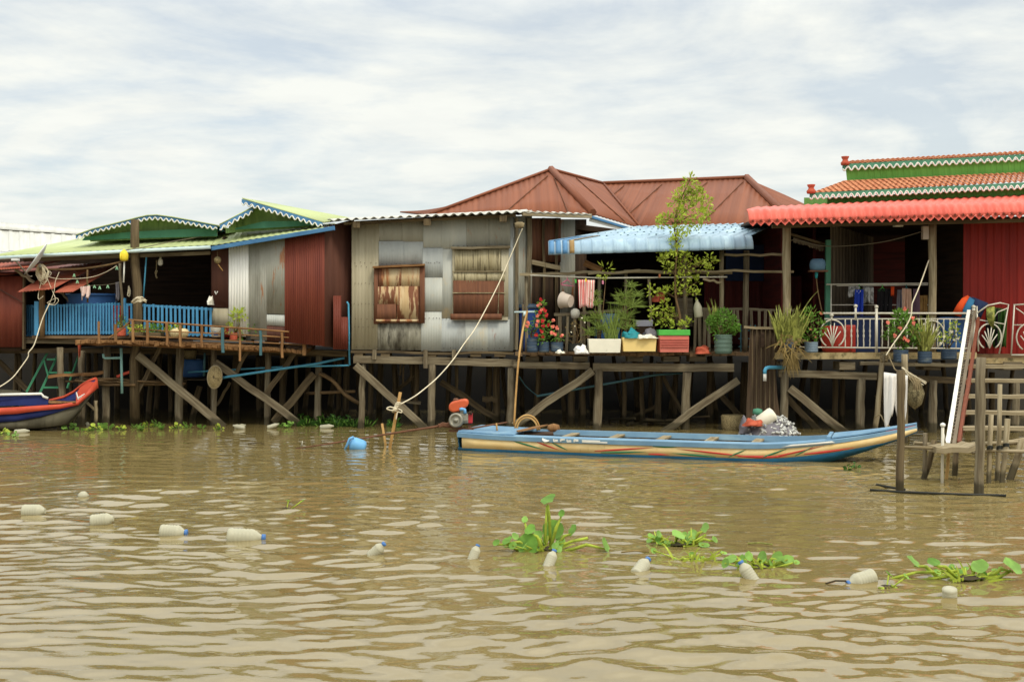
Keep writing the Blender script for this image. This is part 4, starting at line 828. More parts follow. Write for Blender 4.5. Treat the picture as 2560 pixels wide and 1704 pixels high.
# clothes rack poles on the veranda
rk = MB(); Yc = YR+.8
for a, b, w in (((2066, 711), (2320, 708), 4), ((2092, 714), (2320, 712), 2.5), ((2078, 712), (2077, 884), 3.5), ((2078, 762), (2320, 762), 2.5)): rk.tube([P(*a, Yc), P(*b, Yc)], px(w/2, Yc), 6)
rack = rk.build('clothes_rack', metal_w, None); tag(rack, 'pale metal clothes rack behind the iron railing of the tiled house', 'clothes rack')
MB().box(P(2085, 882, YR+.6), P(2195, 790, YR+.75)).build('low_wall', cloth_n, rh); MB().box(P(2195, 882, YR+.9), P(2404, 800, YR+1)).build('low_wall', inner, rh)
wr = MB().tube(rope_path([(1965, 606, YR), (1990, 600, YR+.1), (2060, 615, YR+.3), (2150, 612, YR+.3), (2230, 600, YR+.2), (2326, 572, YR)]), px(1.3, YR), 5).build('electric_cable', wire_m, rh)
# ------------------------------------------------------------------ boats
def make_long_boat():
    t = thing('long_boat', 'long narrow blue and cream wooden boat with red and green painted flourishes', 'boat', (2.4, 19.0, 0))
    o = V((-.95, 20.15, 0)); d = V((6.14, -2.0, 0)).normalized(); w = V((-d.y, d.x, 0)); L = 7.35
    if w.y < 0: w = -w
    def pt(s, lat, z): return o+d*s+w*lat+V((0, 0, z))
    # stations: s, half shape: gunwale lateral near/far, gunwale z, chine z
    n = 40; S = [L*i/n for i in range(n+1)]
    def gz(s): return .285+.03*max(0, 1-s/1.2)**2+.30*max(0, (s-4.9)/2.45)**1.9
    def kz(s): return -.12+.03*max(0, 1-s/.6)+.60*max(0, (s-5.2)/2.15)**1.6
    def half(s):
        k = .62+.10*min(1, s/2.0)
        if s > 4.4: k *= max(.10, 1-((s-4.4)/2.95)**1.7*.92)
        return k
    C0 = .72
    def near(s, f, z): return pt(s, C0-half(s)*f, z)
    def far(s, f, z): return pt(s, C0+half(s)*f, z)
    def strip(za, zb, fa, fb, side=near, s0=0, s1=L, ofs=0.0):
        ss = [s0+(s1-s0)*i/30 for i in range(31)]
        return MB().grid([[side(s, fa(s) if callable(fa) else fa, za(s))+V((0, -ofs, 0)) for s in ss], [side(s, fb(s) if callable(fb) else fb, zb(s))+V((0, -ofs, 0)) for s in ss]])
    z1 = lambda s: gz(s)-.08+.03*max(0, (s-5)/2.35)                       # top of cream
    z2 = lambda s: max(kz(s)+.01, .05+.38*max(0, (s-5)/2.35)**1.6)            # bottom of cream
    hull = strip(z2, kz, .97, .78); hull.grid([[near(s, .78, kz(s)) for s in S], [far(s, .78, kz(s)) for s in S]])
    h2 = strip(z2, kz, .97, .78, far); hull.add(h2.v, h2.f, h2.uv, True)
    for s in (0.0, L):
        hull.add([near(s, .97, z1(s)), near(s, .78, kz(s)), far(s, .78, kz(s)), far(s, .97, z1(s))], [[0, 1, 2, 3]])
    hull.build('hull', hull_teal, t, solid=.02)
    cr = strip(z1, z2, 1.0, .97, near, .08, L); c2 = strip(z1, z2, 1.0, .97, far, .08, L); cr.add(c2.v, c2.f, c2.uv, True)
    side = cr.build('side_strake', hull_cream, t, solid=.02)
    gw = lambda s: 1-.17/half(s)
    g = MB()
    ss = [L*i/40 for i in range(41)]
    for sd in (near, far):
        r = []
        for s in ss:
            ins = max(.05, half(s)-.15)/half(s)
            r.append([sd(s, 1.03, z1(s)), sd(s, 1.05, gz(s)-.012), sd(s, ins, gz(s)), sd(s, ins-.01, gz(s)-.085)])
        g.grid(r, False)
    g.build('gunwale', hull_blue, t, solid=.015)
    inn = MB(); i0 = strip(lambda s: gz(s)-.0, lambda s: kz(s)+.08, lambda s: max(.05, half(s)-.14)/half(s), .72, far, .3, 6.2); inn.add(i0.v, i0.f, i0.uv, True)
    i0 = strip(lambda s: gz(s)-.0, lambda s: kz(s)+.08, lambda s: max(.05, half(s)-.14)/half(s), .72, near, .3, 6.2); inn.add(i0.v, i0.f, i0.uv, True)
    inn.grid([[near(s, .72, kz(s)+.08) for s in ss[2:34]], [far(s, .72, kz(s)+.08) for s in ss[2:34]]]); inn.build('inner_planking', wood_d, t)
    for s in (1.75, 2.55, 3.35, 4.15, 4.9):
        MB().beam(near(s, .95, gz(s)-.05), far(s, .95, gz(s)-.05), .03, .14, 1).build('thwart', wood_l, t)
    MB().beam(near(6.05, .95, gz(6.05)), far(6.05, .95, gz(6.05)), .09, .06).build('bow_crosspiece', hull_blue, t)
    # stern deck with a cut opening, bow deck
    dk = MB(); dk.grid([[near(s, .96, gz(s)+.012) for s in (0, .4, .8, 1.0)], [far(s, .96, gz(s)+.012) for s in (0, .4, .8, 1.0)]], False); dk.build('stern_deck', hull_blue, t, solid=.02)
    dk = MB(); dk.grid([[near(s, .9, gz(s)+.02) for s in (6.1, 6.5, 6.9, 7.35)], [far(s, .9, gz(s)+.02) for s in (6.1, 6.5, 6.9, 7.35)]], False); dk.build('bow_deck', hull_blue, t, solid=.02)
    MB().prism([near(1.05, .8, gz(1.05)+.05), near(1.35, .5, gz(1.2)+.11), far(1.35, .3, gz(1.2)+.11), far(1.05, .6, gz(1.05)+.05), near(.95, .5, gz(1)+.04)], (0, 0, .02)).build('hatch_edge', wood_o, t)
    MB().box(near(1.1, .55, .1), near(1.6, .45, gz(1)+.02)+V((0, .4, 0))).build('hatch_box', inner, t)
    MB().beam(near(6.9, .8, gz(6.9)-.05), near(7.33, .9, gz(7.33)-.05), .1, .03).build('bow_mark', bt_red, t)
    # flourishes painted on the cream strake
    def flame(s0, s1, zb0, zb1, za, mt, thick=.35):
        """tapering painted stroke from (s0,zb0) to (s1,zb1) in fractions of the strake's height"""
        mb = MB(); N = 10; up = []; dn = []
        for i in range(N+1):
            k = i/N; s = s0+(s1-s0)*k; f = zb0+(zb1-zb0)*k; wd = thick*math.sin(math.pi*min(1, .12+k*.88))*(.5)
            for arr, q in ((up, f+wd*.5), (dn, f-wd*.5)):
                q = min(.97, max(.03, q)); z = z2(s)+(z1(s)-z2(s))*q; arr.append(near(s, .97+.03*q, z)+V((0, -.016, 0)))
        return mb.grid([up, dn]).build('painted_flourish', mt, side, solid=.003)
    for a in [(1.02, 1.55, .95, .15, 0, bt_green), (1.42, 1.8, .95, .2, 0, bt_red), (1.68, 1.95, .95, .2, 0, bt_green), (2.4, 3.35, .22, .8, 0, bt_red), (4.75, 3.75, .25, .75, 0, bt_red), (2.5, 3.25, .08, .3, 0, bt_green), (4.35, 3.65, .05, .28, 0, bt_green), (3.35, 3.75, .93, .93, 0, bt_green), (3.28, 3.62, .1, .1, 0, bt_red), (5.05, 5.45, .1, .95, 0, bt_green), (5.15, 6.0, .05, .93, 0, bt_red)]: flame(*a[:5], a[5])
    for s0 in (4.55, 5.55):
        flame(s0, s0+.28, .1, .93, 0, bt_green, .3); flame(s0+.14, s0+.9, .2, .12, 0, bt_red, .5)
    # worn white lettering and scraped patches on the gunwale
    lt = MB()
    def gpt(s, q): return near(s, 1.035+.015*q, z1(s)+(gz(s)-z1(s))*(.12+.75*q))+V((0, -.022, 0))
    def stroke(sa, qa, sb, qb, wd=.022): a, b = gpt(sa, qa), gpt(sb, qb); lt.beam(a, b, wd, .006)
    for k, s in enumerate((1.72, 1.84, 1.95, 2.07)):
        stroke(s, .2, s, .85); stroke(s, .85 if k % 2 else .2, s+.07, .75 if k % 2 else .3); stroke(s+.02, .5, s+.07, .5) if k != 1 else stroke(s, .5, s+.07, .85)
    stroke(2.2, .65, 2.5, .65); stroke(2.2, .3, 2.62, .3)
    lt.build('worn_lettering', white_trim, t)
    MB().disc(gpt(1.58, .5), (0, -.75, 1), .055, 1.2).build('white_spot', white_trim, t, solid=.004)
    MB().grid([[gpt(s, .15) for s in (5.35, 5.6, 5.9, 6.15)], [gpt(s, .75) for s in (5.5, 5.65, 5.95, 6.1)]]).build('bare_white_patch', white_trim, t, solid=.004)
    return t
lb = make_long_boat()

def make_bow_boat():
    t = thing('painted_boat', 'navy and red wooden boat with upturned vermilion bow, cut off at the left edge', 'boat', P(60, 1072, 23.9))
    Yb = 23.85
    def surf(rows_px, dy):
        return MB().grid([[P(u, v, Yb+dy(u)) for u, v in r] for r in rows_px])
    # near side bands, bending back towards the bow
    bend = lambda u: .55*max(0, (u-120)/125)**1.6
    lo = [(-120, 1076), (-40, 1074), (40, 1072), (100, 1069), (140, 1064), (170, 1059), (190, 1040), (205, 1020)]
    nb = [(-120, 1060), (-40, 1058), (40, 1052), (100, 1042), (150, 1028), (190, 1014), (210, 998), (238, 975)]
    rb = [(-120, 1040), (-40, 1038), (40, 1034), (100, 1026), (150, 1021), (195, 1012), (215, 994), (243, 970)]
    rt = [(-120, 1022), (-40, 1021), (40, 1017), (100, 1013), (150, 1010), (190, 1004), (213, 985), (242, 947)]
    surf([nb, lo], lambda u: bend(u)+.0).build('lower_hull', hull_grey, t, solid=.02)
    surf([rb, nb], lambda u: bend(u)-.02).build('hull_side', navy, t, solid=.02)
    surf([rt, rb], lambda u: bend(u)-.06).build('rub_rail', verm, t, solid=.04)
    # far side, seen over the near gunwale at the bow
    fb = [(60, 1012), (120, 1002), (160, 992), (185, 979), (205, 962), (222, 952), (240, 946)]; fl = [(60, 1030), (120, 1022), (160, 1015), (185, 1010), (200, 1003), (222, 985), (242, 958)]
    MB().grid([[P(u, v, Yb+1.15-.55*max(0, (u-120)/125)**2) for u, v in fb], [P(u, v, Yb+.95-.45*max(0, (u-120)/125)**2) for u, v in fl]]).build('far_side', navy, t, solid=.03)
    MB().tube([P(u, v, Yb+1.12-.55*max(0, (u-120)/125)**2) for u, v in fb], .03, 6).build('far_gunwale', verm, t)
    bd = MB(); bd.prism([P(190, 1004, Yb+.2), P(213, 985, Yb+.45), P(244, 970, Yb+.62), P(242, 946, Yb+.62), P(222, 951, Yb+.72), P(200, 968, Yb+.8), P(190, 985, Yb+.7)], (0, .05, 0)); bd.build('bow_board', verm, t)
    vm = MB(); vm.beam(P(191, 982, Yb+.55), P(195, 996, Yb+.2), px(5, 24), .02); vm.beam(P(194, 996, Yb+.2), P(212, 986, Yb+.4), px(5, 24), .02); vm.build('painted_mark', white_trim, t)
    MB().grid([[P(u, v, Yb+.1) for u, v in ((-120, 1016), (0, 1012), (120, 1008), (190, 1004))], [P(u, v, Yb+1.0) for u, v in ((-120, 1006), (0, 1002), (120, 1001), (180, 1004))]]).build('deck', wood_o, t, solid=.03)
    cm = MB().prism([P(-120, 990, Yb-.02), P(104, 985, Yb-.02), P(110, 992, Yb), P(120, 996, Yb), P(119, 1011, Yb), P(-120, 1018, Yb)], (0, .04, 0)).build('coaming', navy, t)
    MB().tube([P(-120, 989, Yb-.03), P(104, 984, Yb-.03), P(109, 991, Yb-.02), P(120, 995, Yb-.01)], .026, 6).build('white_edge', white_trim, cm)
    MB().grid([[P(u, v, Yb+.8) for u, v in ((-120, 972), (-20, 972), (40, 976), (70, 984))], [P(u, v, Yb+.4) for u, v in ((-120, 990), (-20, 990), (40, 988), (76, 986))]]).build('floor_mat', hull_grey, t, solid=.02)
    hb = MB()
    for x0 in (0, 1): hb.grid([[P(u, v, Yb+.1+.6*x0) for u, v in lo], [P(u, v+4, Yb+.3+.3*x0) for u, v in lo]])
    hb.build('bottom', hull_grey, t)
    return t
make_bow_boat()

# ------------------------------------------------------------------ long shaft engine on the stern
def make_engine():
    Y = 20.55; q = lambda u, v, dy=0: P(u, v, Y+dy)
    t = thing('longtail_engine', 'boat engine with orange fuel tank and long propeller shaft behind the blue boat', 'boat engine', q(1155, 1075))
    tk = MB(); prof = [(1121, 1016), (1124, 1008), (1136, 1002), (1152, 999), (1165, 997), (1172, 1004), (1170, 1014), (1161, 1021), (1148, 1028), (1132, 1031), (1123, 1026)]
    tk.prism([q(u, v, -.12) for u, v in prof], (0, .24, 0)); tk.build('fuel_tank', tank_o, t, bevel=.03)
    MB().lathe([(.05, 0), (.055, .02), (.03, .04)], q(1140, 1001, -.02), n=12).build('tank_cap', iron, t)
    eb = MB(); eb.box(q(1140, 1058, -.13), q(1172, 1030, .14)); eb.box(q(1150, 1034, -.09), q(1166, 1022, .1))
    for i in range(6): eb.box(q(1141, 1033+i*3, -.15), q(1171, 1034.4+i*3, .15))
    eb.build('engine_block', steel, t, bevel=.008)
    fw = MB(); fw.lathe([(.115, -.03), (.125, -.01), (.125, .04), (.09, .06), (.085, .03), (.03, .03), (.03, .07), (.001, .075)], q(1141, 1050, -.16), axis=(-.25, -1, .1), n=20)
    fw.build('flywheel', steel, t)
    MB().tube([q(1128, 1046, -.1), q(1126, 1054, -.14), q(1131, 1062, -.16), q(1144, 1066, -.14)], .02, 7).build('starter_guard', steel, t)
    MB().box(q(1170, 1058, -.1), q(1182, 1032, .1)).build('cooling_cover', eng_red, t, bevel=.02)
    MB().tube([q(1150, 1023, -.14), q(1155, 1022, -.15), q(1161, 1023, -.15), q(1163, 1033, -.15)], .028, 8).build('intake_elbow', pl_light, t)
    MB().tube([q(1166, 1034, -.1), q(1178, 1030, -.12), q(1178, 1036, -.12)], .022, 7).build('exhaust', inner, t)
    mb = MB(); mb.beam(q(1095, 1062), q(1185, 1076), px(6, Y), .12, 3, .02); mb.beam(q(1124, 1076), q(1240, 1086, -.2), px(5, Y), .1, 3, .02); mb.beam(q(1150, 1060), q(1152, 1090), px(7, Y), .1); mb.beam(q(1172, 1058), q(1176, 1080), px(6, Y), .1); mb.build('mounting_frame', iron, t)
    MB().beam(q(1098, 1064, -.05), q(1128, 1058, -.05), px(9, Y), .09, 3, .03).build('gear_housing', iron, t)
    MB().tube([q(1130, 1056), q(1090, 1066), q(1030, 1075), q(960, 1086), q(900, 1096), q(840, 1106), q(740, 1121)], [px(a, Y) for a in (3.2, 3, 2.6, 2.4, 2.2, 2, 1.6)], 8).build('propeller_shaft', iron, t)
    pr = MB(); c = q(752, 1118)
    for k in range(2): pr.leaf(c, V((.2, .1, 1 if k else -1)), .12, .07, (1, .3, .2))
    pr.build('propeller', steel, t, solid=.01)
    MB().tube([q(1160, 1076), q(1180, 1070), q(1268, 1055, -.1)], [px(2.6, Y), px(2.4, Y), px(1.8, Y)], 7).build('steering_handle', iron, t)
    MB().tube([q(1241, 1058, -.1), q(1243, 1080, -.05), q(1248, 1092, 0)], px(2.2, Y), 6).build('prop_stick', bamboo, t)
make_engine()
# blue jug floating by the shaft
Y = 20.5; jg = thing('floating_jug', 'light blue plastic jug with a handle floating half sunk below the propeller shaft', 'jug', P(890, 1121, Y))
jb = MB(); ax = V((.83, .15, -.28)).normalized(); b0 = P(876, 1107, Y); jb.lathe([(.02, -.02), (.075, 0), (.115, .02), (.125, .08), (.12, .2), (.105, .25), (.06, .27), (.001, .275)], b0, ax, 14); jb.build('jug_body', pl_light, jg)
MB().tube([P(884, 1092, Y-.06), P(874, 1096, Y-.08), P(868, 1112, Y-.06), P(862, 1124, Y-.02)], .022, 7).build('handle', pl_light, jg)
# stakes and mooring ropes
st = MB().tube([P(1001, 980, 20.7), P(990, 1036, 20.7), P(974, 1122, 20.7), P(970, 1150, 20.7)], px(4.2, 20.7), 7, .05).build('mooring_stake', bamboo); tag(st, 'leaning bamboo stake with a rope tied round it left of the boat engine', 'stake')
st = MB().tube([P(955, 1058, 21.2), P(964, 1112, 21.2), P(968, 1140, 21.2)], px(3.2, 21.2), 7, .05).build('mooring_stake', bamboo); tag(st, 'short bamboo stub sticking out of the water left of the roped stake', 'stake')
rp = thing('mooring_rope', 'pale rope running from the tin house corner down to the leaning bamboo stake', 'rope', P(994, 1012, 20.6))
pts = [(1001, 1010, 20.6), (1037, 990, 20.8), (1068, 966, 21.1), (1096, 941, 21.4), (1131, 901, 21.8), (1161, 858, 22.2), (1192, 814, 22.6), (1243, 717, 23.4), (1273, 648, 23.7), (1306, 571, 23.8)]
MB().tube(rope_path(pts), .011, 6).build('rope_line', rope_m, rp)
kn = MB()
for i in range(6): a = [P(996-i*1.8+6*math.cos(k*1.05), 1008+i*4+2*math.sin(k*1.05), 20.7+.06*math.sin(k*1.05)) for k in range(7)]; kn.tube(a, .014, 5)
kn.tube(rope_path([(992, 1022, 20.6), (976, 1017, 20.6), (967, 1021, 20.6), (978, 1025, 20.6), (992, 1022, 20.6)]), .012, 5); kn.tube(rope_path([(996, 1022, 20.6), (1004, 1026, 20.6), (1003, 1031, 20.6), (994, 1030, 20.6), (990, 1048, 20.6)]), .012, 5); kn.build('knot', rope_m, rp)
bl = MB().lathe([(.05, -.05), (.09, -.04), (.09, .0), (.1, .04), (.06, .06)], P(1299, 563, 23.7), (0, 0, 1), 10).build('rope_winding', rope_d, rp)
bp = MB().tube(rope_path([(1318, 778, 23.3), (1306, 830, 23.0), (1296, 905, 22.7), (1290, 980, 22.5), (1285, 1062, 22.3)]), [.020]*20+[.015], 7).build('bamboo_pole', bamboo); tag(bp, 'long orange bamboo pole leaning against the porch edge beside the tin house', 'pole')

# ------------------------------------------------------------------ plants
def clump(mb, c, r, n, L, w, droop=.0):
    for i in range(n):
        a = V((R(-1, 1), R(-1, 1), R(-1, 1)))
        while a.length > 1: a = V((R(-1, 1), R(-1, 1), R(-1, 1)))
        d = (a*1.0+V((R(-.5, .5), R(-.5, .5), R(-.2, .7)-droop))); mb.leaf(V(c)+a*r, d, L*R(.6, 1.2), w*R(.7, 1.2))
def potted(name, label, cat, u, v, Y, pot, fol, group=None):
    t = thing(name, label, cat, P(u, v, Y), group); pot(t); fol(t); return t
def barrel_pot(u, v, w, h, Y, m, soil=True):
    def f(t):
        mb = MB(); r = px(w/2, Y); hh_ = px(h, Y); prof = [(r*.86, 0), (r*.9, hh_*.05)]
        for k in range(4): z = hh_*(.12+.22*k); prof += [(r*.97, z), (r*1.0, z+hh_*.06), (r*.93, z+hh_*.11)]
        prof += [(r*1.0, hh_*.97), (r*.98, hh_), (r*.88, hh_), (r*.86, hh_*.86)]; mb.lathe(prof, P(u, v, Y), n=18); mb.build('pot', m, t)
        MB().disc(P(u, v, Y)+V((0, 0, hh_*.9)), (0, 0, 1), r*.88, 1, 14, 0).build('soil', inner, t)
    return f
def bushy(spots, n, L, w, m, stems=None, flowers=(), nf=0, Y=24, d=.25, fr=.03):
    """spots: (u, v, radius px) of leaf clumps"""
    def f(t):
        mb = MB(); base = WL[t]; sb = MB()
        for u, v, r in spots:
            c = P(u, v, Y)+V((0, R(-d, d)*.5, 0)); clump(mb, c, px(r, Y), int(n*R(.8, 1.2)), L, w)
            if stems is not None: s0 = base+V((R(-.05, .05), R(-.05, .05), stems)); sb.tube([s0, s0.lerp(c, .5)+V((R(-.05, .05), R(-.05, .05), .03)), c], [.010, .007, .004], 5)
        mb.build('foliage', m, t)
        if stems is not None: sb.build('stem', stick, t)
        for fm, pts in flowers:
            for u, v in pts:
                c = P(u, v, Y-.15); fb = MB()
                for k in range(7): fb.disc(c+V((R(-1, 1), R(-1, 0), R(-1, 1)))*fr*.6, V((R(-1, 1), -1, R(-.5, 1))), fr*R(.6, 1), 1, 6, .3)
                fb.build('flower', fm, t)
    return f
def strappy(u, v, w, h, n, L, wd, m, Y, bend=.25, spread=.5):
    def f(t):
        mb = MB()
        for i in range(n):
            b = P(u+R(-w/2, w/2), v, Y)+V((0, R(-.12, .12), 0)); mb.blade(b, V((R(-spread, spread), R(-spread, spread)*.7, 1)), L*R(.5, 1.05), wd*R(.7, 1.1), bend*R(.3, 1.2))
        mb.build('foliage', m, t)
    return f
# flowering euphorbia
Yf = 23.75
fl_pts = [(1352, 748), (1358, 772), (1363, 777), (1366, 788), (1350, 781), (1356, 802), (1358, 815), (1354, 827), (1357, 840), (1340, 837), (1370, 813)]
fp_pts = [(1350, 760), (1345, 763), (1353, 775), (1344, 789), (1340, 812), (1320, 807), (1317, 815), (1382, 817), (1393, 819), (1381, 832), (1387, 835), (1384, 799), (1404, 838), (1345, 803)]
potted('flowering_plant', 'spiny plant with red and pink flowers in a dark blue pot', 'potted plant', 1331, 880, Yf, barrel_pot(1331, 880, 30, 35, Yf, pl_blue_d),
       bushy([(1353, 760, 8), (1350, 785, 14), (1340, 808, 16), (1362, 810, 16), (1345, 832, 18), (1372, 830, 14), (1325, 825, 10), (1355, 848, 12)], 42, .065, .035, leaf_g, .3, [(fl_red, fl_pts), (fl_pink, fp_pts)], Y=Yf, fr=.034))
potted('potted_plant', 'small leafy plant with pink blooms in the middle blue tub beside the flowering plant', 'potted plant', 1360, 880, Yf, barrel_pot(1360, 880, 28, 26, Yf, pl_blue_d), bushy([(1362, 848, 9), (1352, 845, 7), (1372, 846, 6)], 26, .05, .025, leaf_d, .18, Y=Yf))
potted('potted_plant', 'low green plant in the right one of the three dark blue tubs on the porch', 'potted plant', 1392, 879, Yf, barrel_pot(1392, 879, 33, 24, Yf, pl_blue_d), bushy([(1385, 840, 10), (1402, 842, 10), (1394, 850, 10)], 30, .06, .025, leaf_g, .15, Y=Yf))
potted('potted_plant', 'dry brown twiggy plant in a black pot left of the white foam box', 'potted plant', 1438, 880, Yf, barrel_pot(1438, 878, 38, 20, Yf, pipe_k), bushy([(1432, 820, 16), (1445, 835, 18), (1425, 850, 14), (1455, 845, 14), (1438, 810, 10)], 26, .07, .012, leaf_dry, .1, [(fl_white, [(1437, 815), (1462, 806), (1428, 830), (1455, 795)])], Y=Yf, fr=.012))
# white foam box etc
def tub(name, label, cat, pts_front, Y, dep, m, rim=None, group=None, taper=.94):
    (u0, v0, u1, v1) = pts_front; t = thing(name, label, cat, P((u0+u1)/2, v1, Y)); a = P(u0, v1, Y); b = P(u1, v0, Y); w = b.x-a.x; h = b.z-a.z
    c = V(((a.x+b.x)/2, Y+dep/2, a.z)); mb = MB(); rows = []
    for z, k in ((0, taper), (h, 1), (h, .9), (h*.8, .88)): rows.append([c+V((sx*w/2*k, sy*dep/2*k, z)) for sx, sy in ((-1, -1), (1, -1), (1, 1), (-1, 1))])
    mb.grid(rows, False, True); mb.add(rows[0], [[3, 2, 1, 0]]); mb.build('box_body', m, t, bevel=.012)
    MB().add([p for p in rows[3]], [[0, 1, 2, 3]]).build('contents', inner, t)
    return t, c, w, h
fb1, *_ = tub('foam_box', 'white polystyrene box used as planter at the front edge of the porch', 'box', (1471, 847, 1553, 881), 23.6, .42, foam)
fb2, *_ = tub('foam_box', 'cream yellow stained polystyrene box between the white box and the salmon tub', 'box', (1556, 843, 1642, 878), 23.65, .45, foam_y)
fb3, cc, w_, h_ = tub('planter_tub', 'salmon pink plastic tub with a bright green rim holding the small tree', 'tub', (1649, 838, 1723, 880), 23.65, .5, pl_pink, taper=.97)
gt_ = MB(); gt_.box(P(1648, 838, 23.63), P(1724, 824, 23.7)); gt_.box(P(1648, 838, 24.1), P(1724, 824, 24.17)); gt_.box(V((P(1648, 838, 23.63).x, 23.7, P(0, 838, 23.63).z)), V((P(1652, 838, 23.63).x, 24.1, P(0, 824, 23.63).z))); gt_.box(V((P(1720, 838, 23.63).x, 23.7, P(0, 838, 23.63).z)), V((P(1724, 838, 23.63).x, 24.1, P(0, 824, 23.63).z))); gt_.build('green_rim', pl_green, fb3)
for i in range(4): MB().beam(P(1650, 848+i*6, 23.635), P(1722, 848+i*6, 23.635), .015, .02).build('moulded_band', pl_pink, fb3)
def rag(name, label, cat, u, v, w, h, Y, m, dep=.15):
    """crumpled lump: a low dome pushed about by noise, with creases"""
    mb = MB(); c = P(u, v, Y); rows = []; n, k = 9, 20; sd = V((u*.37, v*.21, 3.1))
    for i in range(n):
        f = i/(n-1); rr = math.cos(f*1.5)**.7; zz = math.sin(f*1.57); r = []
        for j in range(k):
            a = 2*math.pi*j/k; q = V((math.cos(a)*rr, math.sin(a)*rr, zz)); d = 1+.55*mnoise.noise(q*1.6+sd)+.28*mnoise.noise(q*4.3+sd)
            r.append(c+V((q.x*d*px(w/2, Y), q.y*d*dep, max(0, q.z*px(h, Y)*(.75+.6*mnoise.noise(q*1.3+sd*2))+.02*mnoise.noise(q*6+sd)))))
        rows.append(r)
    mb.grid(rows, True, True); mb.add(rows[-1], [list(range(k))]); return tag(mb.build(name, m), label, cat)
rag('tarp', 'crumpled teal tarpaulin lying on the cream foam box', 'tarp', 1577, 845, 44, 24, 23.75, teal_t)
rag('foam_scrap', 'broken white foam lid lying on the cream foam box', 'scrap', 1615, 846, 50, 15, 23.7, foam)
rag('sack', 'grey sack slumped behind the cream foam box', 'sack', 1628, 842, 40, 25, 24.0, cloth_gr)
rag('foam_scrap', 'small white scrap lying on the porch edge below the blue tubs', 'scrap', 1400, 883, 20, 9, 23.55, foam); rag('rag', 'crumpled white rag on the porch edge left of the white foam box', 'rag', 1452, 884, 34, 24, 23.5, cloth_w); rag('rag', 'small brown rag heap on the porch edge right of the salmon tub', 'rag', 1755, 884, 40, 24, 23.9, terra)
bx, *_ = tub('washing_tub', 'pale lilac plastic tub standing behind the cream foam box', 'tub', (1590, 800, 1633, 815), 24.3, .3, pl_grey); bx.location.z -= .0
st_ = MB().box(P(1592, 880, 24.3), P(1632, 815, 24.6)).build('crate_stand', inner); tag(st_, 'dark wooden stand under the lilac washing tub', 'stand')
# papyrus like plants
Yg = 23.95
def ferny(t, spots, m):
    mb = MB()
    for u, v, r, n in spots:
        c = P(u, v, Yg)
        for i in range(n): mb.blade(c+V((R(-.06, .06), R(-.1, .1), R(-.03, .03))), V((R(-1, 1), R(-.8, .6), R(-.1, 1.0))), px(r, Yg)*R(.6, 1.2), .012, .5, 4)
    return mb
t = thing('papyrus_plant', 'tall feathery yellow green plant growing from the white foam box', 'plant', P(1505, 862, Yg))
ferny(t, [(1487, 760, 22, 60), (1490, 795, 28, 70), (1500, 820, 32, 70), (1475, 835, 26, 40), (1485, 735, 18, 30), (1520, 830, 32, 50), (1465, 800, 22, 30)], leaf_f).build('foliage', leaf_f, t)
sb = MB()
for a, b in ((1485, 740), (1490, 790), (1500, 815), (1515, 690)): sb.tube([P(1500+R(-10, 10), 860, Yg), P((1500+a)/2, (860+b)/2, Yg), P(a, b, Yg)], [.012, .009, .006], 5)
sb.build('stem', stick, t); mb = MB(); clump(mb, P(1514, 675, Yg), .16, 40, .12, .03); mb.build('leafy_top', leaf_y, t)
t = thing('papyrus_plant', 'larger drooping feathery plant rising between the two foam boxes', 'plant', P(1560, 862, Yg))
ferny(t, [(1580, 715, 20, 36), (1562, 740, 30, 60), (1555, 760, 36, 70), (1580, 765, 36, 60), (1565, 795, 36, 70), (1545, 815, 32, 50), (1590, 740, 24, 30), (1575, 820, 28, 40)], leaf_f).build('foliage', leaf_f, t)
sb = MB()
for a, b in ((1580, 712), (1560, 738), (1555, 760), (1580, 765), (1565, 790)): sb.tube([P(1560+R(-10, 10), 862, Yg), P((1560+a)/2+R(-5, 5), (860+b)/2, Yg), P(a, b, Yg)], [.012, .009, .006], 5)
sb.build('stem', stick, t)
t = thing('grass_plant', 'bluish green grass tuft in front of the feathery plants on the porch', 'plant', P(1530, 862, 23.8)); strappy(1530, 850, 30, 60, 60, .75, .014, leaf_f, 23.8, .2, .35)(t)
# the small tree
Yt = 23.85
t = thing('potted_tree', 'slender yellow green tree in front of the blue awning, rising above the roofs', 'tree', P(1690, 845, Yt))
tr = MB(); tr.tube(rope_path([(1690, 850, Yt), (1700, 800, Yt), (1690, 745, Yt), (1688, 690, Yt), (1692, 620, Yt), (1686, 560, Yt), (1700, 505, Yt), (1722, 455, Yt)]), [.03]*7+[.026]*7+[.02]*8+[.015]*7+[.01]*7, 6); tr.build('trunk', stick, t)
spots = [(1725, 452, 15), (1712, 470, 14), (1738, 470, 12), (1700, 487, 16), (1728, 490, 18), (1748, 482, 12), (1688, 505, 16), (1712, 512, 20), (1738, 512, 18), (1762, 505, 14), (1770, 525, 10), (1748, 535, 14), (1720, 538, 22), (1695, 535, 16), (1672, 545, 14), (1655, 558, 12), (1648, 548, 8), (1765, 548, 12), (1740, 560, 14), (1712, 565, 18), (1690, 572, 14), (1700, 590, 12), (1685, 605, 12), (1690, 628, 16), (1655, 638, 14), (1668, 645, 16), (1712, 640, 14), (1730, 648, 14), (1770, 645, 15), (1782, 655, 12), (1750, 662, 16), (1715, 668, 18), (1690, 670, 20), (1668, 668, 12), (1768, 675, 12), (1730, 690, 16), (1705, 695, 16), (1742, 705, 12), (1690, 725, 14), (1715, 725, 14), (1738, 735, 10), (1630, 725, 14), (1650, 730, 12), (1665, 728, 10), (1660, 760, 14), (1672, 775, 16), (1640, 795, 16), (1660, 800, 18), (1680, 790, 12), (1632, 775, 8), (1690, 815, 10), (1720, 805, 12), (1705, 815, 10)]
lm = MB()
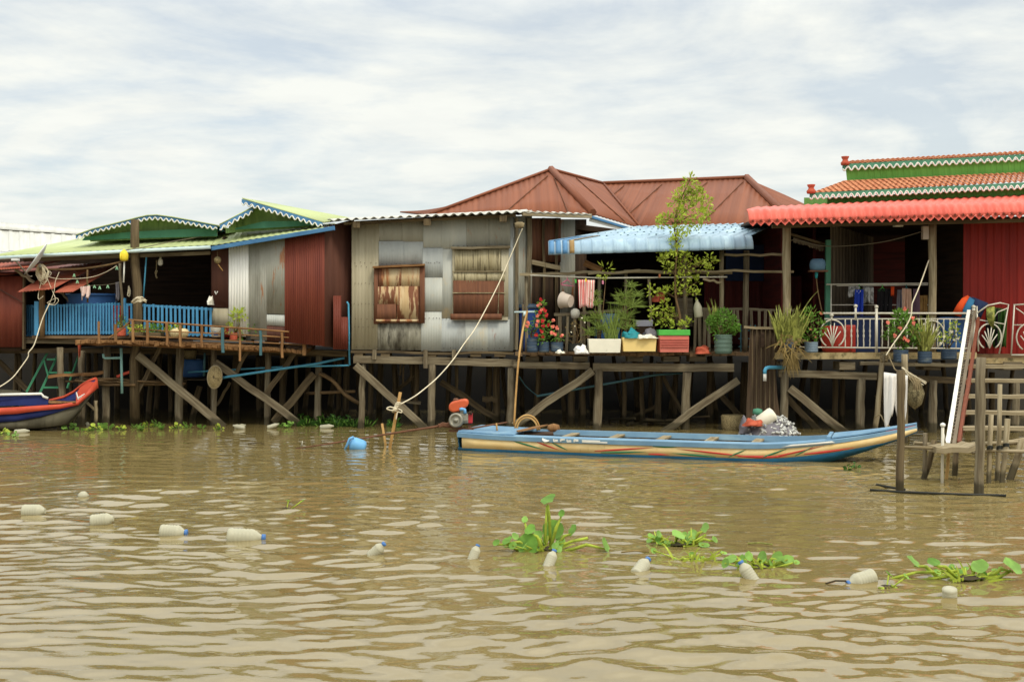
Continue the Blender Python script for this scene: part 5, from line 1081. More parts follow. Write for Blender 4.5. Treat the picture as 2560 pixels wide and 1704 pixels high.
for u, v, r in spots:
    k = min(range(8), key=lambda i: abs([850, 800, 745, 690, 620, 560, 505, 455][i]-(v+25))); a = [(1690, 850), (1700, 800), (1690, 745), (1688, 690), (1692, 620), (1686, 560), (1700, 505), (1722, 455)][k]
    c = P(u, v, Yt)+V((0, R(-.15, .15), 0)); b = P(*a, Yt); lm.tube([b, b.lerp(c, .5)+V((R(-.04, .04), R(-.04, .04), .03)), c], [.008, .006, .003], 4)
lm.build('limb', stick, t)
mb = MB()
for u, v, r in spots: clump(mb, P(u, v, Yt)+V((0, R(-.15, .15), 0)), px(r*.95, Yt), int((14+r*2.3)*(.62 if v > 640 else 1)), .092, .046)
mb.build('crown', leaf_y, t)
# round bush in a ribbed green pot
potted('potted_bush', 'dense round green bush in a ribbed grey green barrel right of the salmon tub', 'potted plant', 1808, 884, Yf, barrel_pot(1808, 884, 46, 48, Yf, pl_green_d),
       bushy([(1790, 800, 18), (1815, 795, 20), (1830, 808, 16), (1800, 820, 20), (1780, 815, 14), (1822, 825, 18), (1805, 785, 14), (1775, 800, 10), (1838, 820, 10), (1800, 838, 16)], 120, .062, .032, leaf_g, .3, Y=Yf))
t = thing('potted_plant', 'pale tufts of strap leaves poking out of the top of the round bush', 'plant', P(1790, 800, 23.8)); strappy(1785, 795, 20, 40, 12, .4, .03, leaf_s, 23.8, .3, .3)(t)
# big strap-leaved plant at the corner post
Ys = 23.1
t = thing('strap_leaf_plant', 'tall clump of yellow edged strap leaves at the deck corner above hanging roots', 'plant', P(1970, 882, Ys))
strappy(1970, 862, 50, 120, 130, .80, .05, leaf_s, Ys, .2, .48)(t); mb = MB()
for i in range(60): mb.blade(P(1970+R(-24, 26), 860+R(-20, 15), Ys-.1), V((R(-.8, .8), R(-1, -.1), R(-1, .2))), R(.2, .5), .02, .7)
mb.build('dry_leaves', leaf_dry, t); mb = MB(); mb.blade(P(2000, 790, Ys), V((.55, 0, 1)), .62, .02, .5, 8); mb.build('flower_stalk', leaf_s, t)
MB().lathe([(.12, 0), (.15, .1), (.155, .28), (.14, .29), (.13, .2)], P(1970, 882, Ys), n=14).build('pot', pl_blue_d, t)
# tufts of roots hanging from the deck corner
rt_ = MB()
for i in range(90): rt_.blade(P(1975+R(-12, 16), 880+R(-4, 20), 23.3), V((R(-.4, .4), -.3, -1)), R(.15, .42), .014, -.2)
tag(rt_.build('hanging_roots', leaf_dry), 'matted dry roots hanging over the deck corner under the strap leaves', 'roots')
# the right veranda plants
Yv = 23.15
potted('potted_plant', 'leafy green plant with orange tinged leaves in a grey blue pot', 'potted plant', 2028, 881, Yv, barrel_pot(2028, 881, 34, 27, Yv, plain('grey_blue_pot', C(112, 128, 140))), bushy([(2015, 790, 12), (2030, 780, 12), (2045, 795, 14), (2010, 815, 14), (2035, 812, 18), (2055, 815, 12), (2020, 838, 16), (2045, 838, 12), (2030, 850, 10)], 24, .10, .05, leaf_g, .3, [(tile_o, [(2026, 822), (2038, 843), (2052, 783)])], Y=Yv, fr=.025))
Yw = 22.9
potted('potted_plant', 'bushy plant with coral pink flowers in a dark blue pot under the rope', 'potted plant', 2252, 904, Yw, barrel_pot(2252, 906, 38, 32, Yw, pl_blue_d), bushy([(2240, 790, 12), (2258, 785, 12), (2275, 800, 12), (2235, 815, 16), (2258, 812, 18), (2282, 825, 16), (2245, 838, 18), (2270, 845, 18), (2288, 850, 10), (2225, 840, 10), (2255, 860, 14)], 55, .085, .045, leaf_g, .3, [(fl_pink, [(2263, 771), (2281, 795), (2284, 808), (2249, 820), (2237, 838), (2260, 845), (2268, 850), (2220, 806)])], Y=Yw, fr=.035))
t = potted('potted_plant', 'yellowish strap leaved plant in a dark pot right of the coral flowers', 'potted plant', 2312, 904, Yw, barrel_pot(2312, 908, 36, 30, Yw, pl_blue_d), strappy(2312, 876, 20, 90, 60, .75, .035, leaf_s, Yw, .35, .55))
potted('potted_plant', 'low bushy plant with small white flowers left of the white stair rail', 'potted plant', 2372, 896, Yw, barrel_pot(2372, 898, 40, 26, Yw, pl_blue_d), bushy([(2365, 840, 14), (2385, 830, 14), (2398, 845, 12), (2350, 850, 12), (2375, 855, 16), (2380, 812, 8)], 30, .07, .035, leaf_y, .2, [(fl_white, [(2379, 828), (2395, 846), (2360, 842), (2352, 858), (2385, 850)])], Y=Yw, fr=.025))
# plants on the little balcony at left
Yb = 24.9
t = thing('potted_plant', 'pale leafy plant with dying yellow leaves in a pot before the white corrugated sheet', 'potted plant', P(588, 850, Yb)); barrel_pot(584, 850, 20, 18, Yb, terra)(t)
bushy([(585, 800, 14), (595, 785, 12), (610, 790, 12), (580, 820, 14), (605, 815, 12), (612, 780, 8)], 26, .12, .05, leaf_y, .1, Y=Yb)(t)
t = thing('potted_plant', 'small green shrub in a pot on the balcony beneath the grey sheets', 'potted plant', P(625, 855, Yb)); barrel_pot(625, 855, 22, 18, Yb, pipe_k)(t)
bushy([(620, 822, 14), (635, 818, 14), (650, 822, 14), (630, 838, 16), (612, 842, 12), (655, 835, 12)], 36, .08, .03, leaf_g, .1, Y=Yb)(t)
t = thing('potted_plant', 'arching green plant in a black bucket at the right end of the balcony', 'potted plant', P(685, 858, Yb)); barrel_pot(680, 858, 36, 24, Yb, pipe_k)(t)
bushy([(680, 800, 10), (672, 812, 10), (690, 805, 8), (660, 828, 12)], 18, .12, .04, leaf_g, .2, Y=Yb)(t)
rag('plastic_bag', 'white and green plastic bag tucked behind the black bucket on the balcony', 'bag', 680, 834, 22, 16, Yb+.2, pl_white)
for i, (u0, u1, lab) in enumerate(((322, 368, 'trough of fresh green seedlings behind the balcony rail, the left one'), (370, 412, 'trough of fresh green seedlings behind the balcony rail, the middle one'), (414, 458, 'trough of fresh green seedlings behind the balcony rail next to the gourds'))):
    t = thing('seedling_trough', lab, 'planter', P((u0+u1)/2, 838, 24.95), 'seedling troughs on the balcony'); mb = MB()
    for k in range(150): mb.leaf(P(R(u0, u1), R(812, 832), 24.95+R(-.15, .15)), (R(-1, 1), R(-1, .4), R(-.3, 1)), R(.04, .09), R(.02, .04))
    mb.build('seedlings', leaf_y if i != 1 else leaf_g, t); MB().box(P(u0, 843, 24.8), P(u1, 830, 25.1)).build('trough', wood_d, t)
t = thing('potted_plant', 'small bushy plant in an orange clay pot at the left end of the balcony rail', 'potted plant', P(302, 840, 24.9)); barrel_pot(302, 840, 26, 20, 24.9, terra)(t); bushy([(300, 800, 10), (306, 812, 10), (297, 812, 9)], 34, .06, .022, leaf_g, .15, Y=24.9)(t)
t = thing('bucket', 'white paint bucket with blue printed marks standing on the balcony', 'bucket', P(540, 842, 24.8)); MB().lathe([(.09, 0), (.115, .2), (.12, .21), (.11, .21), (.1, .1)], P(540, 842, 24.8), n=16).build('bucket_body', pl_white, t)
MB().prism([P(534, 838, 24.69), P(545, 838, 24.69), P(543, 831, 24.68), P(536, 829, 24.68)], (0, .008, 0)).build('blue_print', pl_blue, t); MB().tube([P(526, 820, 24.8), P(533, 832, 24.66), P(548, 831, 24.66), P(555, 820, 24.8)], .006, 5).build('handle', wire_m, t)
for u, r in ((439, 13), (458, 12)): tag(MB().lathe([(.001, -.1), (.07, -.085), (.115, -.03), (.12, .02), (.08, .075), (.02, .1), (.015, .12)], P(u, 833, 24.6), (.3 if u < 450 else -.5, 0, 1), 14).build('gourd', plain('pale_gourd_%d' % u, C(214, 196, 150), .6)), 'pale round gourd resting on the balcony, the %s of the two' % ('left' if u < 450 else 'right'), 'gourd')
# ------------------------------------------------------------------ jetty, stairs and mooring piles at right
def pile(label, pts, w, Y, m=wood, cat='post', name='mooring_pile'):
    a, b = P(*pts[-2], Y), P(*pts[-1], Y); d = (b-a).normalized(); q = b+d*(max(0, b.z+.5)/max(.2, -d.z))
    path = [P(u, v, Y) for u, v in pts]; fine = []
    for i in range(len(path)-1):
        for k in range(3): fine.append(path[i].lerp(path[i+1], k/3)+V((R(-.006, .006), 0, 0)))
    fine += [path[-1], q]
    return tag(MB().tube(fine, [px(w/2, Y)*R(.94, 1.07) for _ in fine], 9, .06).build(name, m), label, cat)
pile('rough dark pile standing in front of the blue boat bow with white cloth behind it', [(2253, 925), (2252, 1060), (2250, 1226)], 20, 15.4, wood_d)
pile('tall straight squared pile in the water in front of the stair treads', [(2452, 893), (2451, 1060), (2447, 1238)], 24, 15.2, wood)
jt = thing('jetty', 'low jetty of rough logs and one plank at the foot of the stairs', 'jetty', P(2440, 1207, 16.4))
Yj = 16.4
MB().beam(P(2326, 1120, Yj-.1), P(2440, 1118, Yj-.1), px(15, Yj), .5, 6, .03).build('jetty_plank', wood_l, jt)
jl = MB()
for a in [((2260, 1117), (2330, 1119), (2500, 1126), (2600, 1128), 4, -.2), ((2285, 1106), (2360, 1114), (2450, 1108), (2600, 1104), 5, .3), ((2400, 1112), (2460, 1110), (2530, 1103), (2600, 1090), 5, .5), ((2430, 1132), (2480, 1126), (2540, 1128), (2600, 1130), 4, .1)]:
    MB().tube([P(u, v, Yj+a[5]) for u, v in a[:4]], px(a[4], Yj), 8, .1).build('log', wood_l, jt)
for pts, w, dy, m in [(((2313, 1082), (2312, 1130), (2311, 1205)), 11, .1, wood), (((2336, 1100), (2322, 1160), (2309, 1196)), 15, .25, wood_d), (((2478, 1036), (2474, 1120), (2472, 1207)), 12, -.15, wood_l), (((2500, 960), (2498, 1090), (2492, 1212)), 12, .1, wood_l), (((2519, 1046), (2514, 1120), (2504, 1216)), 14, -.1, wood_l), (((2555, 1100), (2545, 1140), (2528, 1188)), 19, .2, wood_l), (((2372, 1120), (2369, 1170), (2365, 1205)), 8, .2, bamboo), (((2390, 1130), (2388, 1170), (2386, 1195)), 14, .6, wood_d), (((2580, 1100), (2578, 1200), (2577, 1215)), 16, 0, wood)]:
    d = 16.4+dy; path = [P(u, v, d) for u, v in pts]; e = path[-1]+(path[-1]-path[-2]).normalized()*.5; MB().tube(path+[e], [px(w/2, d)*R(.95, 1.08) for _ in range(4)], 8, .06).build('jetty_post', m, jt)
lash = MB()
for u, v in ((2475, 1118), (2499, 1118), (2515, 1112)):
    for k in range(3): lash.tube([P(u-7, v+k*3-2, Yj-.22), P(u, v+k*3-4, Yj-.26), P(u+7, v+k*3-3, Yj-.22)], .01, 5)
lash.build('lashing', pipe_k, jt)
wp = thing('pipe_post', 'thin pale pipe post with a round white cap beside the stair foot', 'post', P(2356, 1210, 16.3))
MB().tube([P(2357, 1062, 16.3), P(2356, 1140, 16.3), P(2355, 1240, 16.3)], px(4, 16.3), 8).build('pipe', metal_w, wp); MB().lathe([(.001, -.03), (.03, -.02), (.036, 0), (.03, .02), (.001, .034)], P(2357, 1062, 16.3), n=12).build('cap', white_trim, wp)
# stairs from the jetty up to the veranda
brown_red = plain('brown_stringer_paint', C(128, 72, 52), .7, .8)
sr = thing('stairs', 'steep wooden stairs with a white slatted rail climbing from jetty to iron gate', 'stairs', P(2400, 1108, 16.8))
S0 = lambda du=0: P(2372+du, 1110, 16.9); S1 = lambda du=0: P(2426+du, 777, 22.9)
MB().beam(S0(-3), S1(-4), .05, .062, 4, .004).build('stair_rail', white_trim, sr)
MB().tube([S0(-8), P(2358, 1083, 16.7)], .015, 6).build('rail_foot', white_trim, sr)
la = MB(); a0, a1 = S0(13), S1(12)
la.beam(a0, a1, .03, .05)
for i in range(46):
    t = (i+.5)/46; la.beam(S0(1).lerp(S1(0), t), S0(12).lerp(S1(11), min(1, t+.012)), .022, .02)
la.build('rail_lattice', grey_board, sr)
MB().beam(P(2397, 1112, 17.1), P(2446, 800, 23.0), .12, .05, 5, .006).build('stringer', brown_red, sr)
MB().beam(P(2640, 1112, 17.1), P(2640, 800, 23.0), .12, .05, 5, .006).build('stringer', brown_red, sr)
for i, v in enumerate((1070, 1030, 990, 951, 915)):
    Y = 17.7+i*1.15; u = 2400+i*6.4; MB().beam(P(u, v, Y), P(2640, v+1, Y), px(9, Y), .26, 4, .008).build('tread', wood_l, sr)
    MB().box(P(u-6, v+10, Y-.05), P(u+3, v-3, Y+.1)).build('tread_bracket', brown_red, sr)
# black pipes drifting against the piles
for pts, w, lab in [(((2175, 1228), (2250, 1233), (2400, 1239), (2515, 1242)), 3.2, 'long thin black pipe floating in front of both mooring piles'), (((2191, 1215), (2225, 1221), (2262, 1227)), 3.4, 'short black pipe floating left of the pile with white cloth')]:
    tag(MB().tube([Wp(u, v-1)+V((0, 0, .015)) for u, v in pts], px(w, 15.2), 8).build('floating_pipe', pipe_k), lab, 'pipe')
# pole behind, hung with white cloth and a coil of rope and net
pile('grey pole behind the white cloth rising to the deck edge', [(2262, 885), (2263, 960), (2262, 1090)], 16, 21.6, wood_l)
def cloth(name, label, pts_top, h, Y, m, folds=4, amp=.04, par=None, jag=.08, taper=1.0, cat='cloth', group=None):
    n, k = 30, 8; rows = []
    a, b = pts_top; mu = (a[0]+b[0])/2
    for i in range(k+1):
        t = i/k; r = []
        for j in range(n+1):
            s = j/n; u = a[0]+(b[0]-a[0])*s; u = mu+(u-mu)*(1+(taper-1)*t); v = a[1]+(b[1]-a[1])*s+h*t*(1+jag*math.sin(s*9+1)+jag*.6*math.sin(s*23))
            r.append(P(u, v, Y)+V((0, amp*math.sin(s*folds*6.28+t*1.5)*(.3+t*.7)+amp*.4*math.sin(s*folds*15+t*3), 0)))
        rows.append(r)
    o = MB().grid(rows).build(name, m, par, solid=.006)
    return tag(o, label, cat, group) if par is None else o
cloth('hanging_cloth', 'torn white cloth hung on the pole behind the boat bow', ((2210, 930), (2270, 938)), 112, 21.3, cloth_w, 2.3, .07, jag=.2, taper=.85)
cloth('hanging_cloth', 'dark ragged cloth hanging below the torn white cloth', ((2221, 1020), (2246, 1010)), 58, 21.4, cloth_k, 3, .04, jag=.2, taper=.5)
rc = thing('rope_coil', 'tangle of old rope and net hanging to the right of the white cloth', 'rope', P(2290, 1028, 21.4))
mb = MB()
for i in range(16):
    c = (2278+R(-8, 8), 952+R(-6, 6)); w, h = R(8, 22), R(18, 62); mb.tube(rope_path([(c[0]-w*.3, c[1]-h*.35, 21.4), (c[0]+w, c[1]+h*.2, 21.3), (c[0]+w*.6, c[1]+h, 21.4), (c[0]-w*.5, c[1]+h*.6, 21.45), (c[0]-w*.3, c[1]-h*.35, 21.4)]), .010, 5)
mb.build('coil', rope_d, rc); mb = MB()
for i in range(5): mb.tube(rope_path([(2256+R(-3, 3), 918, 21.4), (2280+R(-5, 5), 935+i*3, 21.35), (2300+R(0, 18), 950+R(0, 12), 21.3)]), .009, 5)
mb.build('strand', rope_m, rc); MB().lathe([(.001, 0), (.12, .1), (.17, .3), (.1, .5), (.02, .62)], P(2287, 1024, 21.45), n=11).build('net_bundle', mat('net_bundle_weave', C(150, 138, 104), C(92, 82, 58), .9, sc=(46, 46), layers=[(C(60, 54, 38), (12, 12), .5, .65, .8)], bump=.6), rc)
rw = MB().tube(rope_path([(2186, 1044, 21.6), (2200, 1036, 21.5), (2212, 1055, 21.4), (2230, 1070, 21.2), (2250, 1078, 20.9)]), .013, 5).build('slack_rope', rope_d); tag(rw, 'slack rope tied round the leaning pole and the pile by the boat bow', 'rope')
r2 = thing('mooring_rope', 'knotted pale rope running from the veranda post down over the railing flowers', 'rope', P(2212, 895, 22.3))
mb = MB(); mb.tube(rope_path([(2322, 650, 23.4), (2308, 690, 23.2), (2296, 722, 23), (2284, 750, 22.8), (2280, 762, 22.75), (2277, 790, 22.7), (2262, 820, 22.6), (2240, 850, 22.5), (2225, 872, 22.4), (2215, 888, 22.35)]), .012, 6); mb.build('rope_line', rope_m, r2); mb = MB()
for i in range(6): mb.tube([P(2210+9*math.cos(k*1.05), 882+i*4+2*math.sin(k), 22.9+.16*math.sin(k*1.05)) for k in range(7)], .013, 5)
mb.build('knot', rope_d, r2); MB().tube(rope_path([(2222, 890, 22.8), (2232, 912, 22.7), (2240, 925, 22.6), (2262, 930, 22.2)]), .013, 5).build('rope_tail', rope_d, r2)

# ------------------------------------------------------------------ brown hanging sheet, pipe and the heap of cans
tp = thing('brown_sheet', 'big brown sheet hanging from deck level to the water between porch and tiled house', 'tarp', P(1908, 1050, 23.6))
rows = []
for v, a, b in ((818, 1876, 1944), (870, 1872, 1944), (930, 1871, 1940), (990, 1868, 1944), (1040, 1866, 1950), (1085, 1850, 1962)): rows.append([P(a+(b-a)*s/24, v, 23.5)+V((0, .03*math.sin(s*1.1+v*.02)+.015*math.sin(s*2.7), 0)) for s in range(25)])
MB().grid(rows).build('sheet', tarp, tp, solid=.012); MB().beam(P(1860, 817, 23.45), P(1952, 822, 23.45), px(6, 23.5), .06, 3, .01).build('top_batten', wood_l, tp)
for i in range(6): MB().beam(P(1880+i*11, 1020, 23.44), P(1881+i*11, 824, 23.44), px(2, 23.5), .02).build('stiffener', wood_d, tp)
MB().box(P(1902, 868, 23.42), P(1910, 832, 23.46)).build('slot', inner, tp)
op = thing('outlet_pipe', 'blue pipe elbow with a white spout sticking out over the heap of cans', 'pipe', P(1912, 950, 23.2))
MB().tube([P(1962, 918, 23.5), P(1922, 918, 23.25), P(1915, 920, 23.22), P(1912, 926, 23.2), P(1912, 934, 23.2)], px(4.6, 23.2), 10).build('elbow', pipe_b, op); MB().tube([P(1912, 932, 23.2), P(1912, 952, 23.2)], px(4.3, 23.2), 10).build('spout', white_trim, op)
# mound under the cans
mo = MB(); mo.lathe([(.56, -.5), (.52, 0), (.4, .16), (.25, .27), (.001, .30)], P(1925, 1082, 22.9)+V((0, .1, 0)), n=18); tag(mo.build('refuse_heap', cloth_gr), 'heap of refuse under the empty cans beside the brown sheet', 'heap')
can = MB().lathe([(.022, 0), (.031, .008), (.032, .02), (.029, .05), (.032, .085), (.03, .1), (.024, .106), (.022, .102)], (0, 0, 0), n=10).build('empty_can', can_m); tag(can, 'empty crushed drink can in the silvery heap behind the blue boat', 'can', 'empty cans heaped behind the boat')
cv = MB().lathe([(.028, 0), (.033, .006), (.028, .03), (.033, .055), (.031, .062), (.024, .066)], (0, 0, 0), n=9); 
first = True; c0 = P(1925, 1082, 22.9)
for i in range(290):
    a, r = R(0, 6.28), math.sqrt(R(0, 1))*.54; h = np.interp(r, [0, .25, .4, .52, .56], [.30, .27, .16, 0, -.1])
    loc = c0+V((r*math.cos(a), .1+r*math.sin(a), h+R(-.015, .02)))
    if loc.y > c0.y+.25: continue
    o = can if first else can.copy()
    if not first: COL.objects.link(o)
    first = False; o.location = loc; o.rotation_euler = (R(0, 6.28), R(0, 6.28), R(0, 6.28)); s = R(.62, .85); o.scale = (s, s*R(.75, 1), s)
cn = thing('jerrycan', 'cream plastic canister lying tilted on top of the can heap', 'canister', P(1920, 1055, 22.7)); MB().lathe([(.03, -.03), (.1, 0), (.13, .03), (.135, .3), (.12, .34), (.05, .36)], P(1897, 1058, 22.75), (.75, -.1, .55), 14).build('canister_body', foam, cn)
mb = MB().lathe([(.05, 0), (.1, .02), (.09, .1), (.02, .12)], P(1894, 1036, 22.9), (0, 0, 1), 10); tag(mb.build('green_bowl', teal_board), 'small green plastic bowl on the heap beside the cream canister', 'bowl')
rag('bag', 'red brown plastic bag on the left of the can heap below the canister', 'bag', 1880, 1064, 44, 22, 22.6, terra); rag('bag', 'grey translucent bag at the left edge of the can heap', 'bag', 1864, 1082, 36, 44, 22.9, cloth_gr, .2)
# things on and under the left veranda
bt = thing('barrel', 'big blue plastic barrel behind the blue veranda railing', 'barrel', P(230, 838, 25.9)); MB().lathe([(.42, 0), (.5, .1), (.52, .45), (.53, .5), (.51, .55), (.53, .82), (.54, .86), (.5, .87), (.48, .8)], P(231, 838, 25.9), n=24).build('barrel_body', pl_blue, bt)
MB().lathe([(.56, 0), (.57, .03), (.55, .05)], P(231, 740, 25.9)+V((0, 0, 0)), n=24).build('rim', pl_blue, bt)
rb = MB().box(P(278, 836, 25.5), P(332, 764, 25.8)); tag(rb.build('red_cabinet', pl_red, bevel=.01), 'red box standing behind the blue railing beside the dark pile', 'cabinet')
yj = thing('yellow_jug', 'yellow plastic jug upturned on a white pipe beside the dark pile', 'jug', P(310, 650, 24.7)); MB().lathe([(.02, -.01), (.07, .0), (.085, .04), (.085, .13), (.06, .19), (.025, .215), (.02, .23)], P(310, 651, 24.7), n=14).build('jug_body', pl_yellow, yj)
MB().tube([P(302, 632, 24.65), P(301, 642, 24.6), P(304, 650, 24.63)], .012, 6).build('jug_handle', pl_yellow, yj); MB().tube([P(311, 650, 24.75), P(309, 706, 24.75)], px(2, 24.7), 8).build('white_pipe', white_trim, yj)
dh = thing('satellite_dish', 'grey satellite dish turned nearly edge on above the red awnings at left', 'dish', P(95, 690, 24.6))
c = P(98, 651, 24.55); nn = V((-.77, -.30, .55)).normalized(); a = V((0, 1, 0)).cross(nn).normalized(); b = nn.cross(a); rows = []
for r in (0.001, .12, .24, .33, .385): rows.append([c+nn*(r*r*.5)+(a*math.cos(k*math.pi/12)+b*math.sin(k*math.pi/12)*.95)*r for k in range(24)])
a = a; MB().grid(rows, True, True).build('reflector', dish_m, dh, solid=.012)
MB().tube(rope_path([(80, 690, 24.5), (72, 690, 24.4), (60, 676, 24.1), (46, 660, 23.9), (36, 648, 23.8)]), .014, 6).build('feed_arm', steel, dh); MB().box(P(33, 652, 23.85), P(44, 646, 23.75)).build('receiver', dish_m, dh); MB().beam(P(100, 665, 24.7), P(106, 690, 25), .05, .05).build('mount', steel, dh)
cl = thing('cable_coil', 'big tangled coil of pale rope hung on the bark post below the satellite dish', 'rope', P(105, 700, 24.85)); mb = MB()
for i in range(16):
    cu, cv_, w, h = 106+R(-7, 7), 686+R(-9, 10), R(5, 17), R(6, 21); mb.tube(rope_path([(cu-w, cv_, 24.8), (cu-w*.7, cv_-h*.7, 24.78), (cu, cv_-h, 24.75), (cu+w, cv_+R(-3, 3), 24.7), (cu+w*.5, cv_+h, 24.7), (cu-w*.4, cv_+h*.9, 24.75), (cu-w, cv_, 24.8)]), .0055, 5)
mb.build('coil', rope_m, cl); mb = MB()
for pts in ([(118, 695, 24.8), (130, 725, 24.75), (138, 745, 24.7), (134, 758, 24.7), (118, 757, 24.75), (140, 745, 24.7), (146, 752, 24.7), (136, 762, 24.7), (122, 760, 24.7)], [(148, 680, 24.8), (138, 705, 24.75), (135, 730, 24.7), (124, 758, 24.7)], [(104, 700, 24.8), (96, 735, 24.75), (97, 748, 24.7), (108, 740, 24.7)], [(115, 690, 24.8), (150, 697, 24.9), (220, 694, 24.9), (260, 682, 24.9), (292, 664, 24.9)]): mb.tube(rope_path(pts), .0065, 5)
mb.build('loose_strands', rope_m, cl)
MB().tube(rope_path([(124, 758, 24.7), (105, 800, 24.6), (86, 860, 24.3), (72, 880, 24.2), (70, 892, 24.2), (52, 918, 24.1), (30, 945, 23.9), (0, 966, 23.7), (-30, 980, 23.6)]), .011, 5).build('trailing_rope', rope_m, cl)
wl = MB().tube(rope_path([(312, 626, 24.7), (360, 618, 24.8), (430, 604, 25.2), (510, 590, 26), (560, 575, 26.5)]), .010, 5); tag(wl.build('roof_wire', wire_m), 'thin wire running from the yellow jug over the lime green roof', 'wire')
bn = rag('bundle', 'teal and brown bundle of rags lying in the valley between the two green gables', 'bundle', 540, 578, 36, 12, 26.3, teal_t)
lp = thing('lamp_bulb', 'white light bulb hanging under the lime green roof over the veranda', 'lamp', P(401, 662, 25.5)); MB().lathe([(.02, 0), (.05, .02), (.055, .06), (.05, .1), (.055, .11), (.03, .14), (.02, .19)], P(401, 664, 25.5), n=14).build('bulb', pl_white, lp); MB().tube([P(401, 642, 25.5), P(401, 632, 25.5)], .006, 5).build('flex', wire_m, lp)
hk = MB().tube(rope_path([(391, 650, 25.5), (391, 672, 25.5), (388, 682, 25.5), (393, 695, 25.5), (389, 690, 25.5), (393, 676, 25.5), (388, 680, 25.5)]), .010, 5); tag(hk.build('rope_hank', rope_d), 'small rope hank hanging beside the white bulb', 'rope')
hk = MB()
for i in range(3): hk.tube(rope_path([(322, 714, 25.3), (320+i, 730, 25.3), (319, 738, 25.3), (324, 740, 25.3), (326-i, 728, 25.3), (322, 714, 25.3)]), .012, 5)
tag(hk.build('rope_hank', rope_m), 'pale rope loop hanging between the thin post and the dark pile', 'rope')
cp_ = MB()
for i in range(10): cp_.tube(rope_path([(332+R(-4, 10), 754+R(0, 5), 24.8), (345+R(-5, 10), 740+R(0, 14), 24.7), (362+R(-5, 5), 750+R(0, 6), 24.8)]), .012, 5)
tag(cp_.build('rope_heap', rope_m), 'heap of tan rope draped over the blue railing beside the dark pile', 'rope')
fl_ = thing('hanging_float', 'round wicker float on a short cord nailed to the brown wall sheet', 'float', P(544, 655, 24.9)); MB().lathe([(.001, -.075), (.05, -.06), (.075, -.01), (.07, .03), (.04, .07), (.001, .075)], P(544, 650, 25.0), n=14).build('ball', wicker, fl_); MB().tube([P(544, 642, 25), P(543, 628, 25.1)], .006, 5).build('cord', rope_d, fl_); MB().tube([P(545, 660, 25), P(557, 677, 25)], .012, 5).build('stick', bamboo, fl_)
cloth('hanging_cloth', 'pale pink cloth bundle pegged to the line above the blue barrel', ((200, 717), (226, 714)), 26, 24.9, cloth_pk, 2, .05, jag=.2, taper=.8); cloth('hanging_cloth', 'grey purple garment hanging by the thin veranda post', ((289, 706), (298, 704)), 44, 25.0, cloth_gr, 2, .03, jag=.08)
peg = thing('clothes_peg', 'pale green clothes peg on the line under the red awnings', 'clothes peg', P(236, 718, 24.9), 'pegs on the line under the awnings'); MB().prism([P(235, 712, 24.9), P(237, 712, 24.9), P(239.5, 720, 24.9), P(237.5, 720, 24.9), P(236, 715, 24.9), P(234.5, 720, 24.9), P(232.5, 720, 24.9)], (0, .02, 0)).build('peg_body', pl_green_d if False else plain('mint_plastic', C(150, 200, 160)), peg)
for u, v in ((249, 715), (269, 712), (222, 712), (185, 684), (193, 700), (292, 666)): dup(peg, P(u, v+6, 24.9))
tag(MB().tube(rope_path([(200, 716, 24.9), (240, 713, 24.9), (270, 711, 24.9), (308, 705, 24.95)]), .005, 5).build('clothes_line', wire_m), 'thin clothes line with green pegs under the red awnings', 'line')
bg = rag('plastic_bag', 'green and white plastic bag hanging at the inner edge of the brown wall sheet', 'bag', 527, 762, 12, 26, 25.0, pl_white)
# under the left house
bk = thing('basket', 'flattened woven basket hung on a pile under the plank balcony', 'basket', P(536, 969, 24.9)); rows = []
for r in (.03, .14, .22, .235): rows.append([P(537, 942, 24.85)+V((r*.62*math.cos(k*math.pi/10)+r*.12*math.sin(k*math.pi/10), -.12*(1-r/.24), r*1.0*math.sin(k*math.pi/10)-r*.1*math.cos(k*math.pi/10))) for k in range(20)])
MB().grid(rows, True, True).build('weave', wicker, bk, solid=.02); MB().tube(rows[-1]+[rows[-1][0]], .016, 6).build('rim', wood_l, bk)
b2 = thing('barrel', 'blue barrel standing in the shade under the plank balcony', 'barrel', P(482, 940, 26.2)); MB().lathe([(.24, 0), (.26, .06), (.265, .34), (.24, .38), (.2, .38)], P(482, 941, 26.2), n=18).build('barrel_body', pl_blue, b2)
tag(MB().lathe([(.1, 0), (.13, .08), (.14, .2), (.13, .21)], P(476, 899, 26.2), n=14).build('wicker_basket', wicker), 'wicker basket standing on the blue barrel under the balcony', 'basket')
MBp = MB(); MBp.box(P(440, 950, 25.6), P(540, 943, 26.6)); tag(MBp.build('low_shelf', wood_d), 'dark plank shelf under the balcony carrying the blue barrel', 'shelf')
gl = thing('green_ladder', 'green iron ladder leaning in the shade behind the painted bow', 'ladder', P(85, 980, 25.6))
for a, b in (((122, 874), (66, 980)), ((146, 884), (98, 985))): MB().beam(P(*b, 25.7), P(*a, 25.9), px(5, 25.6), .05).build('ladder_rail', green_iron, gl)
for v, a, b in ((931, 124, 180), (968, 106, 150), (898, 118, 140)): MB().beam(P(a, v, 25.75), P(b, v, 25.75), px(5, 25.6), .05).build('rung', green_iron, gl)
MB().beam(P(110, 900, 25.7), P(122, 945, 25.7), px(4, 25), .03).build('strut', green_iron, gl); MB().beam(P(168, 970, 25.7), P(196, 890, 26), px(4, 25), .03).build('strut', green_iron, gl)
pile('broken stub post with a side branch standing by the painted bow', [(239, 1001), (241, 1030), (238, 1064)], 9, 24.6, wood_l); 
tag(MB().beam(P(218, 1006, 24.6), P(240, 1026, 24.6), px(5, 24.6), .05).build('broken_branch', wood_l), 'broken piece of wood leaning on the stub post by the painted bow', 'branch')
